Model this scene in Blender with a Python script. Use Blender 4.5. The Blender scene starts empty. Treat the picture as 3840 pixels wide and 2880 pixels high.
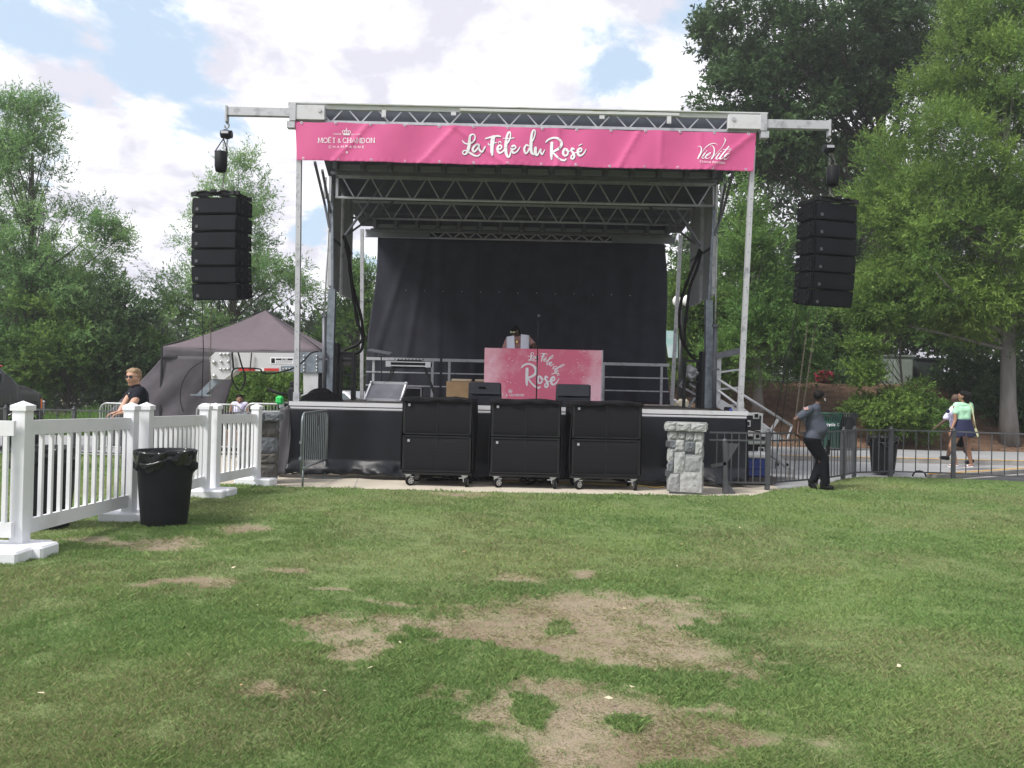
import bpy, math, random
import numpy as np
from mathutils import Vector, Matrix
R = math.radians
random.seed(7)
rng = np.random.default_rng(11)
scene = bpy.context.scene
col = scene.collection

# ------------------------------------------------------------------ camera
F = 3083.0; EYE = 1.6; PITCH = R(0.436); ROLL = R(1.28)
cam_d = bpy.data.cameras.new('camera'); cam = bpy.data.objects.new('camera', cam_d); col.objects.link(cam)
r0 = Vector((1, 0, 0)); f0 = Vector((0, math.cos(PITCH), math.sin(PITCH))); u0 = Vector((0, -math.sin(PITCH), math.cos(PITCH)))
cr = r0*math.cos(ROLL) + u0*math.sin(ROLL); cu = u0*math.cos(ROLL) - r0*math.sin(ROLL)
m = Matrix.Identity(4)
for i in range(3):
    m[i][0] = cr[i]; m[i][1] = cu[i]; m[i][2] = -f0[i]
m[2][3] = EYE
cam.matrix_world = m
cam_d.sensor_fit = 'HORIZONTAL'; cam_d.sensor_width = 36.0; cam_d.lens = 36.0*F/3840.0
cam_d.clip_start = 0.1; cam_d.clip_end = 3000
scene.camera = cam

# ------------------------------------------------------------------ light
SUN_EL = R(50); SUN_AZ = R(-122)      # azimuth measured from +Y (away from the camera) towards +X
scene.view_settings.view_transform = 'Standard'; scene.view_settings.look = 'None'
scene.view_settings.exposure = 0.64; scene.view_settings.gamma = 1.0
try: scene.view_settings.use_curve_mapping = False
except Exception: pass
sd = bpy.data.lights.new('sun', 'SUN'); sd.energy = 2.9; sd.angle = R(16); sd.color = (1.0, 0.96, 0.9)
so = bpy.data.objects.new('sun', sd); col.objects.link(so)
sdir = Vector((math.cos(SUN_EL)*math.sin(SUN_AZ), math.cos(SUN_EL)*math.cos(SUN_AZ), math.sin(SUN_EL)))
so.rotation_euler = sdir.to_track_quat('Z', 'Y').to_euler(); so.location = (0, 0, 30)

# pixel of the 3840 x 2880 photograph -> point at a given real distance
ZN = {0: (0, 0, 1.73598), 1: (700, 350, .5877), 2: (1900, 350, .6058), 3: (0, 1150, .5725), 4: (1000, 1150, .45203),
      5: (1750, 1150, .45203), 6: (2400, 1150, .45198), 7: (2950, 1150, .45203), 8: (1720, 480, .12658), 9: (1940, 480, .12658),
      10: (2590, 500, .08137), 11: (1940, 1300, .10852), 12: (1170, 470, .11754), 13: (0, 0, .7836), 14: (2500, 0, .8438),
      15: (800, 1900, 1.0398), 16: (0, 1300, .24108), 17: (850, 1450, .2110), 18: (400, 1350, .15068), 19: (2940, 1450, .24712),
      20: (3440, 1430, .24111), 21: (1700, 1180, .31646)}
def ray(z, x, y):
    a, b, s = ZN[z]; X = a + x*s; Yp = b + y*s
    return f0 + cr*((X-1920)/F) - cu*((Yp-1440)/F)
def W(z, x, y, Y):
    d = ray(z, x, y); k = Y/d.y
    return Vector((d.x*k, Y, EYE + d.z*k))
def G(z, x, y, h=0.0):
    d = ray(z, x, y); k = (h-EYE)/d.z
    return Vector((d.x*k, d.y*k, h))

def sky_world():
    w = bpy.data.worlds.new('World'); scene.world = w; w.use_nodes = True
    nt = w.node_tree; N = nt.nodes; L = nt.links; N.clear()
    out = N.new('ShaderNodeOutputWorld'); bg = N.new('ShaderNodeBackground'); bg2 = N.new('ShaderNodeBackground'); mixs = N.new('ShaderNodeMixShader')
    sky = N.new('ShaderNodeTexSky'); sky.sky_type = 'NISHITA'; sky.sun_disc = False
    sky.sun_elevation = SUN_EL; sky.sun_rotation = SUN_AZ
    hz = N.new('ShaderNodeMix'); hz.data_type = 'RGBA'; hz.inputs[0].default_value = 0.8; hz.inputs[7].default_value = (4.0, 5.0, 6.1, 1)
    L.new(sky.outputs[0], hz.inputs[6]); L.new(hz.outputs[2], bg.inputs[0]); bg.inputs[1].default_value = 0.11
    tc = N.new('ShaderNodeTexCoord'); sep = N.new('ShaderNodeSeparateXYZ'); L.new(tc.outputs['Generated'], sep.inputs[0])
    def math_(op, a, b=None, c=None):
        n = N.new('ShaderNodeMath'); n.operation = op
        for i, v in enumerate((a, b, c)):
            if v is None: continue
            if isinstance(v, (int, float)): n.inputs[i].default_value = v
            else: L.new(v, n.inputs[i])
        return n.outputs[0]
    zz = math_('ADD', math_('MAXIMUM', sep.outputs[2], 0.0), 0.32)
    comb = N.new('ShaderNodeCombineXYZ')
    L.new(math_('DIVIDE', sep.outputs[0], zz), comb.inputs[0]); L.new(math_('DIVIDE', sep.outputs[1], zz), comb.inputs[1])
    def noise(scale, det, rough, off, dist=0.0):
        mp = N.new('ShaderNodeMapping'); mp.inputs[1].default_value = off; L.new(comb.outputs[0], mp.inputs[0])
        n = N.new('ShaderNodeTexNoise'); n.inputs['Scale'].default_value = scale; n.inputs['Detail'].default_value = det
        n.inputs['Roughness'].default_value = rough; n.inputs['Distortion'].default_value = dist
        L.new(mp.outputs[0], n.inputs['Vector']); return n.outputs[0]
    n1 = noise(3.2, 9, 0.62, (3.1, 1.7, 0), 0.25)
    n2 = noise(5.5, 7, 0.58, (9.3, 4.2, 2), 0.25)
    # openings in the cloud where blue shows
    holes = [(70, 100, .13, 1.05), (190, 60, .12, .85), (330, 105, .12, 1.05), (265, 190, .04, .8), (400, 225, .09, .95), (190, 200, .035, .9), (45, 60, .12, .85), (545, 360, .03, .5),
             (500, 240, .05, .5), (1310, 95, .085, .75), (1500, 10, .06, .9), (690, 490, .05, .9), (575, 375, .04, .5), (770, 560, .05, .7)]
    acc = None
    for hx, hy, rad, amp in holes:
        d = ray(0, hx, hy).normalized()
        vm = N.new('ShaderNodeVectorMath'); vm.operation = 'DISTANCE'; L.new(tc.outputs['Generated'], vm.inputs[0]); vm.inputs[1].default_value = d
        mr = N.new('ShaderNodeMapRange'); mr.interpolation_type = 'SMOOTHSTEP'; L.new(vm.outputs['Value'], mr.inputs[0])
        mr.inputs[1].default_value = rad*1.45; mr.inputs[2].default_value = 0.0; mr.inputs[3].default_value = 0.0; mr.inputs[4].default_value = amp
        acc = mr.outputs[0] if acc is None else math_('MAXIMUM', acc, mr.outputs[0])
    dens = math_('SUBTRACT', math_('ADD', math_('MULTIPLY', n1, 1.25), 0.06), math_('MULTIPLY', acc, 0.42))
    cov = N.new('ShaderNodeMapRange'); cov.interpolation_type = 'SMOOTHSTEP'; L.new(dens, cov.inputs[0])
    cov.inputs[1].default_value = 0.315; cov.inputs[2].default_value = 0.46
    ramp = N.new('ShaderNodeValToRGB'); L.new(n2, ramp.inputs[0])
    e = ramp.color_ramp.elements
    e[0].position = .40; e[0].color = (.54, .535, .60, 1); e[1].position = .60; e[1].color = (.90, .90, .93, 1)
    x = ramp.color_ramp.elements.new(.49); x.color = (.68, .675, .74, 1)
    # added dimming of the clouds towards the right, to shape the light; full elsewhere
    vd = N.new('ShaderNodeVectorMath'); vd.operation = 'DOT_PRODUCT'; L.new(tc.outputs['Generated'], vd.inputs[0]); vd.inputs[1].default_value = (-.85, .10, .50)
    md = N.new('ShaderNodeMapRange'); md.interpolation_type = 'SMOOTHSTEP'; L.new(vd.outputs['Value'], md.inputs[0]); md.inputs[1].default_value = -.65; md.inputs[2].default_value = .12; md.inputs[3].default_value = .42; md.inputs[4].default_value = CLOUD
    L.new(ramp.outputs[0], bg2.inputs[0]); L.new(md.outputs[0], bg2.inputs[1])
    L.new(cov.outputs[0], mixs.inputs[0]); L.new(bg.outputs[0], mixs.inputs[1]); L.new(bg2.outputs[0], mixs.inputs[2])
    L.new(mixs.outputs[0], out.inputs[0])
CLOUD = 1.0
sky_world()

# ------------------------------------------------------------------ materials
MT = {}
def mat(name, c, rough=.6, metal=0.0, var=.12, scale=6.0, bump=0.0, bscale=40.0, c2=None, thr=(.45, .6), trans=0.0, emit=0.0, stretch=None, coat=0.0):
    """principled material: base colour broken up by noise, optional second colour in patches, optional bump"""
    m = bpy.data.materials.new(name); m.use_nodes = True; nt = m.node_tree; N = nt.nodes; L = nt.links
    b = N['Principled BSDF']; b.inputs['Roughness'].default_value = rough; b.inputs['Metallic'].default_value = metal
    if max(c) < .03 and not metal and not coat and rough > .35: b.inputs['Specular IOR Level'].default_value = .12
    if coat: b.inputs['Coat Weight'].default_value = coat
    tc = N.new('ShaderNodeTexCoord'); src = tc.outputs['Object']
    if stretch:
        mp = N.new('ShaderNodeMapping'); mp.inputs[3].default_value = stretch; L.new(src, mp.inputs[0]); src = mp.outputs[0]
    n = N.new('ShaderNodeTexNoise'); n.inputs['Scale'].default_value = scale; n.inputs['Detail'].default_value = 5; L.new(src, n.inputs['Vector'])
    rp = N.new('ShaderNodeValToRGB'); L.new(n.outputs[0], rp.inputs[0]); e = rp.color_ramp.elements
    if c2 is None:
        e[0].position = .3; e[1].position = .7
        e[0].color = (*[v*(1-var) for v in c], 1); e[1].color = (*[min(v*(1+var), .95) for v in c], 1)
    else:
        e[0].position, e[1].position = thr; e[0].color = (*c, 1); e[1].color = (*c2, 1)
    L.new(rp.outputs[0], b.inputs['Base Color'])
    if bump:
        n2 = N.new('ShaderNodeTexNoise'); n2.inputs['Scale'].default_value = bscale; n2.inputs['Detail'].default_value = 4; L.new(src, n2.inputs['Vector'])
        bp = N.new('ShaderNodeBump'); bp.inputs['Strength'].default_value = bump; bp.inputs['Distance'].default_value = .02
        L.new(n2.outputs[0], bp.inputs['Height']); L.new(bp.outputs[0], b.inputs['Normal'])
    MT[name] = m; return m

# ------------------------------------------------------------------ mesh builder
def clean(name): return name
class MB:
    def __init__(s): s.v = []; s.f = []; s.sm = []
    def add(s, vs, fs, smooth=False):
        o = len(s.v); s.v.extend([Vector(p) for p in vs]); s.f.extend([tuple(i+o for i in f) for f in fs]); s.sm.extend([smooth]*len(fs)); return s
    def box(s, c, d, rz=0.0, rx=0.0, ry=0.0, bev=0.0):
        c = Vector(c); hx, hy, hz = d[0]/2, d[1]/2, d[2]/2
        M = Matrix.Rotation(rz, 3, 'Z') @ Matrix.Rotation(ry, 3, 'Y') @ Matrix.Rotation(rx, 3, 'X')
        if bev <= 0:
            vs = [c + M @ Vector((sx*hx, sy*hy, sz*hz)) for sz in (-1, 1) for sy in (-1, 1) for sx in (-1, 1)]
            return s.add(vs, [(0, 2, 3, 1), (4, 5, 7, 6), (0, 1, 5, 4), (2, 6, 7, 3), (0, 4, 6, 2), (1, 3, 7, 5)])
        b = min(bev, hx*.9, hy*.9, hz*.9); vs = []; idx = {}
        for sx in (-1, 1):
            for sy in (-1, 1):
                for sz in (-1, 1):
                    for ax in range(3):
                        p = [sx*(hx-b), sy*(hy-b), sz*(hz-b)]
                        p[ax] = (sx, sy, sz)[ax]*(hx, hy, hz)[ax]
                        idx[(sx, sy, sz, ax)] = len(vs); vs.append(c + M @ Vector(p))
        fs = []
        for ax in range(3):
            o = [i for i in range(3) if i != ax]
            for sg in (-1, 1):
                q = []
                for a, bb in ((-1, -1), (1, -1), (1, 1), (-1, 1)):
                    k = [0, 0, 0]; k[ax] = sg; k[o[0]] = a; k[o[1]] = bb; q.append(idx[(*k, ax)])
                if (sg > 0) == (ax == 1): q.reverse()
                fs.append(tuple(q))
        for ax in range(3):
            o = [i for i in range(3) if i != ax]
            for a in (-1, 1):
                for bb in (-1, 1):
                    k0 = [0, 0, 0]; k1 = [0, 0, 0]; k0[ax] = -1; k1[ax] = 1
                    for k in (k0, k1): k[o[0]] = a; k[o[1]] = bb
                    q = (idx[(*k0, o[0])], idx[(*k1, o[0])], idx[(*k1, o[1])], idx[(*k0, o[1])])
                    pc = sum((vs[i] for i in q), Vector())/4 - c; nn = (vs[q[1]]-vs[q[0]]).cross(vs[q[2]]-vs[q[1]])
                    fs.append(q if nn.dot(pc) > 0 else q[::-1])
        for sx in (-1, 1):
            for sy in (-1, 1):
                for sz in (-1, 1):
                    q = tuple(idx[(sx, sy, sz, a)] for a in range(3))
                    fs.append(q if sx*sy*sz > 0 else q[::-1])
        return s.add(vs, fs)
    def bar(s, a, b, w, h=None, up=(0, 0, 1)):
        a = Vector(a); b = Vector(b); h = h or w; d = (b-a)
        if d.length < 1e-6: return s
        d.normalize(); up = Vector(up)
        if abs(d.dot(up)) > .98: up = Vector((0, 1, 0))
        x = d.cross(up).normalized(); y = x.cross(d).normalized()
        vs = []
        for p in (a, b):
            for sx, sy in ((-1, -1), (1, -1), (1, 1), (-1, 1)): vs.append(p + x*sx*w/2 + y*sy*h/2)
        return s.add(vs, [(3, 2, 1, 0), (4, 5, 6, 7), (0, 1, 5, 4), (1, 2, 6, 5), (2, 3, 7, 6), (3, 0, 4, 7)])
    def tube(s, pts, r, seg=8, cap=True, closed=False):
        pts = [Vector(p) for p in pts]; n = len(pts); rs = r if isinstance(r, (list, tuple)) else [r]*n
        vs = []; prev = None
        for i, p in enumerate(pts):
            if closed: t = pts[(i+1) % n]-pts[i-1]
            else: t = pts[min(i+1, n-1)]-pts[max(i-1, 0)]
            t = t.normalized() if t.length > 1e-9 else Vector((0, 0, 1))
            if prev is None:
                ref = Vector((0, 0, 1)) if abs(t.z) < .9 else Vector((1, 0, 0)); x = t.cross(ref).normalized()
            else:
                x = (prev - t*prev.dot(t)); x = x.normalized() if x.length > 1e-6 else t.orthogonal().normalized()
            prev = x; y = t.cross(x)
            for k in range(seg):
                a = 2*math.pi*k/seg; vs.append(p + (x*math.cos(a)+y*math.sin(a))*rs[i])
        fs = []
        for i in range(n if closed else n-1):
            j = (i+1) % n
            for k in range(seg): fs.append((i*seg+k, i*seg+(k+1) % seg, j*seg+(k+1) % seg, j*seg+k))
        s.add(vs, fs, True)
        if cap and not closed:
            o = len(s.v)-n*seg
            s.f.append(tuple(o+k for k in reversed(range(seg)))); s.sm.append(False)
            s.f.append(tuple(o+(n-1)*seg+k for k in range(seg))); s.sm.append(False)
        return s
    def cyl(s, a, b, r, r2=None, seg=16): return s.tube([a, b], [r, r if r2 is None else r2], seg)
    def lathe(s, prof, c, seg=24, axis='Z'):
        c = Vector(c); vs = []; fs = []; n = len(prof)
        for r, z in prof:
            for k in range(seg):
                a = 2*math.pi*k/seg; q = (r*math.cos(a), r*math.sin(a), z)
                if axis == 'Y': q = (q[0], q[2], q[1])
                if axis == 'X': q = (q[2], q[0], q[1])
                vs.append(c+Vector(q))
        for i in range(n-1):
            for k in range(seg):
                q = (i*seg+k, i*seg+(k+1) % seg, (i+1)*seg+(k+1) % seg, (i+1)*seg+k)
                fs.append(q if axis != 'Y' else q[::-1])
        s.add(vs, fs, True)
        return s
    def ball(s, c, r, seg=12, ring=8):
        if not isinstance(r, (list, tuple)): r = (r, r, r)
        c = Vector(c); vs = [c+Vector((0, 0, -r[2]))]; fs = []
        for i in range(1, ring):
            t = -math.pi/2+math.pi*i/ring
            for k in range(seg):
                a = 2*math.pi*k/seg; vs.append(c+Vector((r[0]*math.cos(t)*math.cos(a), r[1]*math.cos(t)*math.sin(a), r[2]*math.sin(t))))
        vs.append(c+Vector((0, 0, r[2])))
        for k in range(seg):
            fs.append((0, 1+(k+1) % seg, 1+k)); fs.append((len(vs)-1, 1+(ring-2)*seg+k, 1+(ring-2)*seg+(k+1) % seg))
        for i in range(ring-2):
            for k in range(seg): fs.append((1+i*seg+k, 1+i*seg+(k+1) % seg, 1+(i+1)*seg+(k+1) % seg, 1+(i+1)*seg+k))
        return s.add(vs, fs, True)
    def grid(s, fn, nu, nv, smooth=True):
        vs = [fn(i/nu, j/nv) for j in range(nv+1) for i in range(nu+1)]
        fs = [(j*(nu+1)+i, j*(nu+1)+i+1, (j+1)*(nu+1)+i+1, (j+1)*(nu+1)+i) for j in range(nv) for i in range(nu)]
        return s.add(vs, fs, smooth)
    def prism(s, outline, d):
        """outline: list of 3-D points (a flat polygon), d: extrusion vector"""
        o = [Vector(p) for p in outline]; d = Vector(d); n = len(o)
        return s.add(o+[p+d for p in o], [tuple(reversed(range(n))), tuple(range(n, 2*n))]+[(i, (i+1) % n, n+(i+1) % n, n+i) for i in range(n)])
    def quad(s, *p): return s.add(p, [tuple(range(len(p)))])
    def build(s, name, m, parent=None, solid=0.0):
        off = Vector((0, 0, 0)); q = parent
        while q is not None: off += q.location; q = q.parent
        me = bpy.data.meshes.new(name)
        me.from_pydata([tuple(p-off) for p in s.v], [], s.f)
        me.polygons.foreach_set('use_smooth', s.sm); me.update()
        if m is not None: me.materials.append(MT[m] if isinstance(m, str) else m)
        o = bpy.data.objects.new(name, me); col.objects.link(o); o.parent = parent
        if solid:
            md = o.modifiers.new('solid', 'SOLIDIFY'); md.thickness = solid; md.offset = 0
        return o

def tag(o, label=None, cat=None, group=None, kind=None):
    if label: o['label'] = label
    if cat: o['category'] = cat
    if group: o['group'] = group
    if kind: o['kind'] = kind
    return o
def empty(name, loc=(0, 0, 0), label=None, cat=None, group=None):
    o = bpy.data.objects.new(name, None); o.location = loc; o.empty_display_size = .2; col.objects.link(o)
    return tag(o, label, cat, group)
def children(o): return [c for c in bpy.data.objects if c.parent == o]
def copy_tree(o, parent=None):
    c = o.copy(); col.objects.link(c); c.parent = parent
    for ch in children(o): copy_tree(ch, c)
    return c
def cat_rom(pts, n=6):
    pts = [tuple(p) for p in pts]; P = [pts[0]]+pts+[pts[-1]]; out = []
    for i in range(1, len(P)-2):
        for k in range(n):
            t = k/n; a, b, c, d = P[i-1], P[i], P[i+1], P[i+2]
            out.append(tuple(.5*((2*b[j])+(-a[j]+c[j])*t+(2*a[j]-5*b[j]+4*c[j]-d[j])*t*t+(-a[j]+3*b[j]-3*c[j]+d[j])*t**3) for j in range(len(b))))
    out.append(pts[-1]); return out

# value noise for numpy
def _h(ix, iy, s): 
    v = np.sin(ix*127.1+iy*311.7+s*74.7)*43758.5453; return v-np.floor(v)
def vnoise(x, y, s=0):
    ix = np.floor(x); iy = np.floor(y); fx = x-ix; fy = y-iy; fx = fx*fx*(3-2*fx); fy = fy*fy*(3-2*fy)
    return (_h(ix, iy, s)*(1-fx)+_h(ix+1, iy, s)*fx)*(1-fy)+(_h(ix, iy+1, s)*(1-fx)+_h(ix+1, iy+1, s)*fx)*fy
def fbm(x, y, s=0, o=4):
    a = .5; t = 0; n = 0
    for i in range(o): t = t+a*vnoise(x, y, s+i); n += a; a *= .5; x = x*2.03+1.7; y = y*2.03+9.2
    return t/n

def np_mesh(name, verts, faces, m, attrs=None, smooth=False, parent=None):
    """faces: (n,k) int array"""
    me = bpy.data.meshes.new(name); nv = len(verts); nf, k = faces.shape
    me.vertices.add(nv); me.vertices.foreach_set('co', verts.astype(np.float32).ravel())
    me.loops.add(nf*k); me.loops.foreach_set('vertex_index', faces.astype(np.int32).ravel())
    me.polygons.add(nf); me.polygons.foreach_set('loop_start', np.arange(0, nf*k, k, dtype=np.int32))
    try: me.polygons.foreach_set('loop_total', np.full(nf, k, dtype=np.int32))
    except Exception: pass
    if smooth: me.polygons.foreach_set('use_smooth', np.ones(nf, dtype=bool))
    for an, av in (attrs or {}).items():
        a = me.attributes.new(an, 'FLOAT', 'POINT'); a.data.foreach_set('value', av.astype(np.float32))
    me.update(calc_edges=True); me.validate()
    me.materials.append(MT[m] if isinstance(m, str) else m)
    o = bpy.data.objects.new(name, me); col.objects.link(o); o.parent = parent
    return o
# ================================================================== GROUND
def attr_mix(name, attr, ca, cb, rough=.9, noise=(30, .35), noise2=None, bump=.0, trans=0.0, cc=None, attr2=None):
    m = bpy.data.materials.new(name); m.use_nodes = True; nt = m.node_tree; N = nt.nodes; L = nt.links
    b = N['Principled BSDF']; b.inputs['Roughness'].default_value = rough; b.inputs['Specular IOR Level'].default_value = .25
    at = N.new('ShaderNodeAttribute'); at.attribute_name = attr
    rp = N.new('ShaderNodeMix'); rp.data_type = 'RGBA'; L.new(at.outputs['Fac'], rp.inputs[0]); rp.inputs[6].default_value = (*ca, 1); rp.inputs[7].default_value = (*cb, 1)
    last = rp.outputs[2]
    if attr2:
        a2 = N.new('ShaderNodeAttribute'); a2.attribute_name = attr2
        r2 = N.new('ShaderNodeMix'); r2.data_type = 'RGBA'; L.new(a2.outputs['Fac'], r2.inputs[0]); L.new(last, r2.inputs[6]); r2.inputs[7].default_value = (*cc, 1); last = r2.outputs[2]
    tc = N.new('ShaderNodeTexCoord')
    for sc, am in ([noise]+([noise2] if noise2 else [])):
        n = N.new('ShaderNodeTexNoise'); n.inputs['Scale'].default_value = sc; n.inputs['Detail'].default_value = 6; L.new(tc.outputs['Object'], n.inputs['Vector'])
        mr = N.new('ShaderNodeMapRange'); L.new(n.outputs[0], mr.inputs[0]); mr.inputs[1].default_value = .3; mr.inputs[2].default_value = .7; mr.inputs[3].default_value = 1-am; mr.inputs[4].default_value = 1+am
        vm = N.new('ShaderNodeVectorMath'); vm.operation = 'SCALE'; L.new(last, vm.inputs[0]); L.new(mr.outputs[0], vm.inputs['Scale']); last = vm.outputs[0]
    L.new(last, b.inputs['Base Color'])
    if bump:
        n = N.new('ShaderNodeTexNoise'); n.inputs['Scale'].default_value = 55; n.inputs['Detail'].default_value = 6; L.new(tc.outputs['Object'], n.inputs['Vector'])
        bp = N.new('ShaderNodeBump'); bp.inputs['Strength'].default_value = bump; bp.inputs['Distance'].default_value = .03; L.new(n.outputs[0], bp.inputs['Height']); L.new(bp.outputs[0], b.inputs['Normal'])
    if trans:
        tr = N.new('ShaderNodeBsdfTranslucent'); L.new(last, tr.inputs[0]); mx = N.new('ShaderNodeMixShader'); mx.inputs[0].default_value = trans
        L.new(b.outputs[0], mx.inputs[1]); L.new(tr.outputs[0], mx.inputs[2]); L.new(mx.outputs[0], N['Material Output'].inputs[0])
    MT[name] = m; return m

attr_mix('lawn_soil', 'dirt', (.15, .195, .075), (.265, .218, .158), noise=(9, .12), noise2=(160, .35), bump=.5, cc=(.17, .125, .085), attr2='damp')
attr_mix('grass_blade', 'tint', (.158, .272, .086), (.300, .395, .145), rough=.75, noise=(.5, .12), trans=.35, cc=(.36, .31, .19), attr2='straw')
mat('earth', (.13, .12, .06), .95, scale=.3, var=.3)
mat('concrete', (.52, .47, .38), .85, c2=(.44, .40, .33), thr=(.3, .7), scale=2.2, bump=.15, bscale=120)
mat('walk', (.32, .325, .335), .85, c2=(.26, .265, .275), thr=(.3, .7), scale=.9, bump=.15, bscale=90)
mat('asphalt', (.055, .058, .065), .85, scale=5, var=.25, bump=.3, bscale=200)
mat('kerb_stone', (.30, .29, .27), .9, scale=4, var=.2)
mat('kerb_yellow', (.62, .36, .07), .8, c2=(.42, .30, .14), thr=(.5, .62), scale=7)

def gpt(px, py): 
    g = G(0, px, py); return g.x, g.y
PATCH = [(1040, 1365, 260, 34), (1250, 1335, 260, 44), (1340, 1320, 200, 40), (1420, 1345, 110, 40), (760, 1356, 120, 10), (1400, 1395, 170, 34), (1230, 1375, 240, 40), (850, 1385, 90, 20), (1500, 1415, 110, 15),
         (1180, 1510, 120, 30), (1300, 1545, 260, 44), (1500, 1570, 210, 30), (1380, 1600, 170, 42), (1240, 1610, 110, 40), (1100, 1545, 70, 20), (1300, 1500, 130, 24), (1640, 1585, 90, 16),
         (945, 1494, 62, 13), (655, 1493, 62, 14), (655, 1355, 60, 8), (400, 1262, 105, 9), (640, 1235, 50, 8), (330, 1174, 75, 15), (520, 1141, 55, 7), (1110, 1255, 55, 8), (200, 1168, 70, 7), (1590, 1455, 80, 14), (740, 1368, 90, 9), (960, 1350, 200, 22), (1560, 1440, 110, 20), (1450, 1300, 90, 16), (900, 1345, 110, 16), (800, 1395, 90, 12), (1100, 1400, 120, 20), (1480, 1530, 150, 22), (1010, 1335, 60, 10),
         (1010, 1068, 60, 4), (880, 1295, 80, 5), (1270, 1240, 40, 4), (720, 1268, 60, 4)]
TUFT = [(1177, 1363, 46, 13), (905, 1363, 34, 8), (814, 1355, 17, 7), (1165, 1520, 62, 26), (1405, 1565, 78, 22), (1525, 1508, 80, 22), (1500, 1448, 90, 14), (940, 1395, 70, 16), (1060, 1420, 90, 20), (1560, 1365, 80, 18), (1400, 1440, 120, 10)]
def ell(px, py, rx, ry):
    x, y = gpt(px, py); sc = (F/y)/1.736; return x, y, 1.12*rx/sc, 1.16*ry*y*y/(EYE*F)*1.736
PW = [ell(*p) for p in PATCH]; TW = [ell(p[0], p[1], p[2]*.8, p[3]*.8) for p in TUFT]
def dirt_mask(x, y):
    wx = x+.55*(fbm(x*1.6, y*1.6, 3)-.5)+.30*(fbm(x*6, y*6, 8)-.5); wy = y+.75*(fbm(x*1.6, y*1.6, 5)-.5)+.34*(fbm(x*6, y*6, 12)-.5)
    d = np.zeros_like(x)
    for cx, cy, a, b in PW:
        q = ((wx-cx)/a)**2+((wy-cy)/b)**2; d = np.maximum(d, 1.2-q*.70)
    for cx, cy, a, b in TW:
        q = ((wx-cx)/a)**2+((wy-cy)/b)**2; d = np.where(q < 1.4, np.minimum(d, (q-.9)*2.0), d)
    return np.clip((d+1.25*(fbm(x*11, y*11, 21)-.5)-.10)*.95, 0, 1)*(d > .02)
def lawn_edge(x):
    xs = [-60, -6.6, -6.3, -5.75, -3, 0, 3.0, 3.9, 4.4, 5.4, 6.6, 7.2, 9.2, 10.5, 14, 60]
    ys = [17.9, 17.9, 17.6, 13.15, 12.95, 12.85, 13.0, 13.15, 13.85, 14.7, 16.2, 16.75, 16.75, 16.3, 15.5, 15.5]
    return np.interp(x, xs, ys)
xs = np.concatenate([np.linspace(-60, -12, 40, endpoint=False), np.linspace(-12, 13, 700), np.linspace(13, 60, 40)[1:]])
ts = np.concatenate([np.linspace(0, 1, 520)])
X, T = np.meshgrid(xs, ts); YE = lawn_edge(X); yn = -10.0
Yv = np.where(T < .05, yn+(2.0-yn)*T/.05, 2.0+(YE-2.0)*(T-.05)/.95)
Zv = .012*(fbm(X*1.3, Yv*1.3, 31)-.5)+.006*(fbm(X*9, Yv*9, 33)-.5)
D = dirt_mask(X, Yv); Zv = Zv-.012*D
DP = np.clip((fbm(X*1.1, Yv*2.2, 51)-.47)*4, 0, 1)*D*.8
ny, nx = X.shape; ii = np.arange(ny*nx).reshape(ny, nx)
fc = np.stack([ii[:-1, :-1], ii[:-1, 1:], ii[1:, 1:], ii[1:, :-1]], -1).reshape(-1, 4)
lawn = np_mesh('lawn', np.stack([X, Yv, Zv], -1).reshape(-1, 3), fc, 'lawn_soil', {'dirt': D.ravel(), 'damp': DP.ravel()}, True)
tag(lawn, kind='structure')
def lawn_z(x, y): return .012*(fbm(x*1.3, y*1.3, 31)-.5)+.006*(fbm(x*9, y*9, 33)-.5)
LSTRAW = lambda x, y: np.clip((fbm(x*.6, y*.6, 61)-.42)*2.2, 0, 1)

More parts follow.
